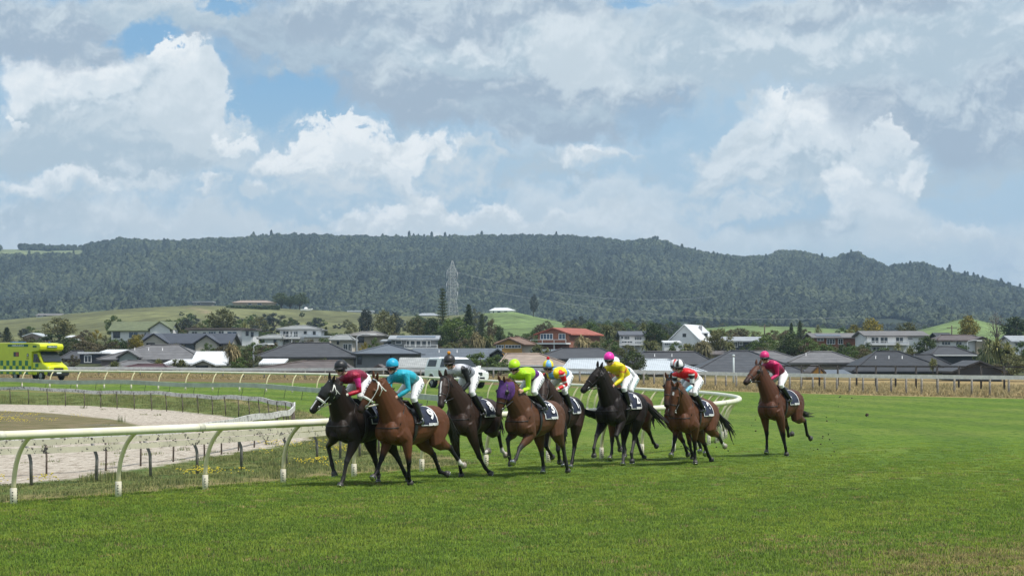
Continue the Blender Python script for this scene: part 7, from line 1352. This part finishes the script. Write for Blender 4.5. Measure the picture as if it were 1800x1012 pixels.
for t_, l in ((.78, 2.6), (.58, 2.7), (.42, 2.6)):
    a = MB()
    for s in (-1, 1):
        tp_ = Vector((s*l, 0, t_*ph+.2)); tips.append(tp_)
        for yy in (-1, 1): a.tube([(s*pw(t_), yy*pw(t_), t_*ph), tp_], .08, 4, caps=False); a.tube([(s*pw(t_), yy*pw(t_), t_*ph+2.2), tp_], .07, 4, caps=False)
        a.tube([tp_, tp_-Vector((0, 0, 3.2))], .16, 5)
    a.build('cross_arm', GALV, py)
WIRE = mat('wire_aluminium', (.34, .35, .36), .5)
for i, (pa_, pb_) in enumerate((((795, 498, 1010), (470, 527, 1350)), ((790, 518, 1010), (560, 545, 1400)), ((800, 478, 1010), (1260, 520, 1500)), ((800, 500, 1010), (1500, 556, 1300)), ((800, 522, 1010), (1000, 562, 760)))):
    P_ = [Vector((X_at(q[0], q[2]), q[2], Z_at(q[1], q[2]))) for q in (pa_, pb_)]; w_ = MB(); w_.tube([P_[0].lerp(P_[1], k/16)-Vector((0, 0, 7*4*(k/16)*(1-k/16))) for k in range(17)], .055, 4)
    tag(w_.build('power_line', WIRE), ['upper left power line sagging from the pylon across the wooded hill', 'lower left power line sagging from the pylon', 'top right power line running from the pylon across the wooded hill', 'middle right power line running far from the pylon', 'lowest right power line running down from the pylon over the paddock'][i], 'power line', 'power lines of the pylon')
LG_ = mat('lamp_post_steel', (.42, .43, .43), .5, .1, 3)
def lamp(px, vt, vb, d, label, arm=1.6, side=1):
    x = X_at(px, d); zg = z_at(x, d)-.2; zt = Z_at(vt, d); t = thing('street_lamp', label, 'street lamp', (x, d, zg)); h = zt-zg
    b = MB(); b.tube([(0, 0, 0), (0, 0, h*.85)]+[tuple(p) for p in bez((0, 0, h*.88), (0, 0, h), (side*arm, 0, h), 6)], [.11, .085]+[.06]*7, 8, (1, 0, 0)); b.build('post', LG_, t)
    l = MB(); l.box((side*(arm+.3), 0, h-.02), (.75, .26, .14), top=(.8, .7)); l.build('lamp_head', mat('lamp_head', (.6, .6, .58), .4), t); return t
lamp(445.5, 604, 650, 238, 'street lamp with an arm curving right, beside the bushes left of the charcoal roof'); lamp(627, 587, 655, 250, 'tall street lamp in front of the blue grey pyramid roof'); lamp(1700, 598, 640, 300, 'street lamp left of the feather palm on the right', 1.4, 1)
def pole(px, vt, d, label, r=.09, m=LG_, nm='pole', arm=None):
    x = X_at(px, d); zg = z_at(x, d)-.2; t = thing(nm, label, nm.replace('_', ' '), (x, d, zg)); h = Z_at(vt, d)-zg; b = MB(); b.tube([(0, 0, 0), (0, 0, h)], [r, r*.8], 8); b.build('shaft', m, t); b = MB()
    if arm: b.box((0, 0, h-.4), (arm, .1, .12)); b.build('cross_arm', m, t)
    else: b.ell((0, 0, h), (r*1.4, r*1.4, r*1.2), 8, 6); b.build('cap', m, t)
pole(1289.5, 625, 178, 'pale galvanised pole with a rounded cap behind the fence, left of the magenta jockey', .09, mat('galvanised_pole', (.50, .56, .56), .5)); pole(1344, 570, 420, 'dark power pole on the green field above the dark blue house', .14, BARK, 'power_pole', 2.2); pole(1673, 572, 420, 'dark power pole above the black gable', .14, BARK, 'power_pole', 2.); pole(954, 570, 520, 'dark power pole at the edge of the green paddock', .14, BARK, 'power_pole', 2.)
bx_, bd_ = X_at(538, 930), 930.; bo_ = thing('boat', 'small white boat parked on the far pasture crest', 'boat', (bx_, bd_, z_at(bx_, bd_)+.3), R(12)); b = MB(); v, f = hull([(-2.4, [(0, .1), (.8, .5), (.95, 1.1), (0, 1.1)]), (0, [(0, 0), (.8, .4), (1., 1.15), (0, 1.15)]), (2.0, [(0, .3), (.35, .7), (.55, 1.3), (0, 1.3)]), (2.9, [(0, 1.), (.03, 1.1), (.05, 1.4), (0, 1.4)])]); b.add(v, f); b.build('hull', WPAINT, bo_); b = MB(); b.box((-.1, 0, 1.5), (1.6, 1.3, .8), top=(.6, .8)); b.build('cabin', WPAINT, bo_)
# ================================================================ air
hz_ = MB(); hz_.box((0, 1900, 98), (4600, 4900, 206)); hzm = bpy.data.materials.new('haze'); hzm.use_nodes = True; t = hzm.node_tree; t.nodes.remove(t.nodes['Principled BSDF']); pv = N(t, 'ShaderNodeVolumePrincipled'); pv.inputs['Color'].default_value = (.55, .76, 1., 1); pv.inputs['Density'].default_value = HAZE_D; pv.inputs['Anisotropy'].default_value = .2
t.links.new(pv.outputs[0], t.nodes['Material Output'].inputs['Volume']); hz_.build('haze', hzm); tag(bpy.data.objects['haze'], kind='stuff')
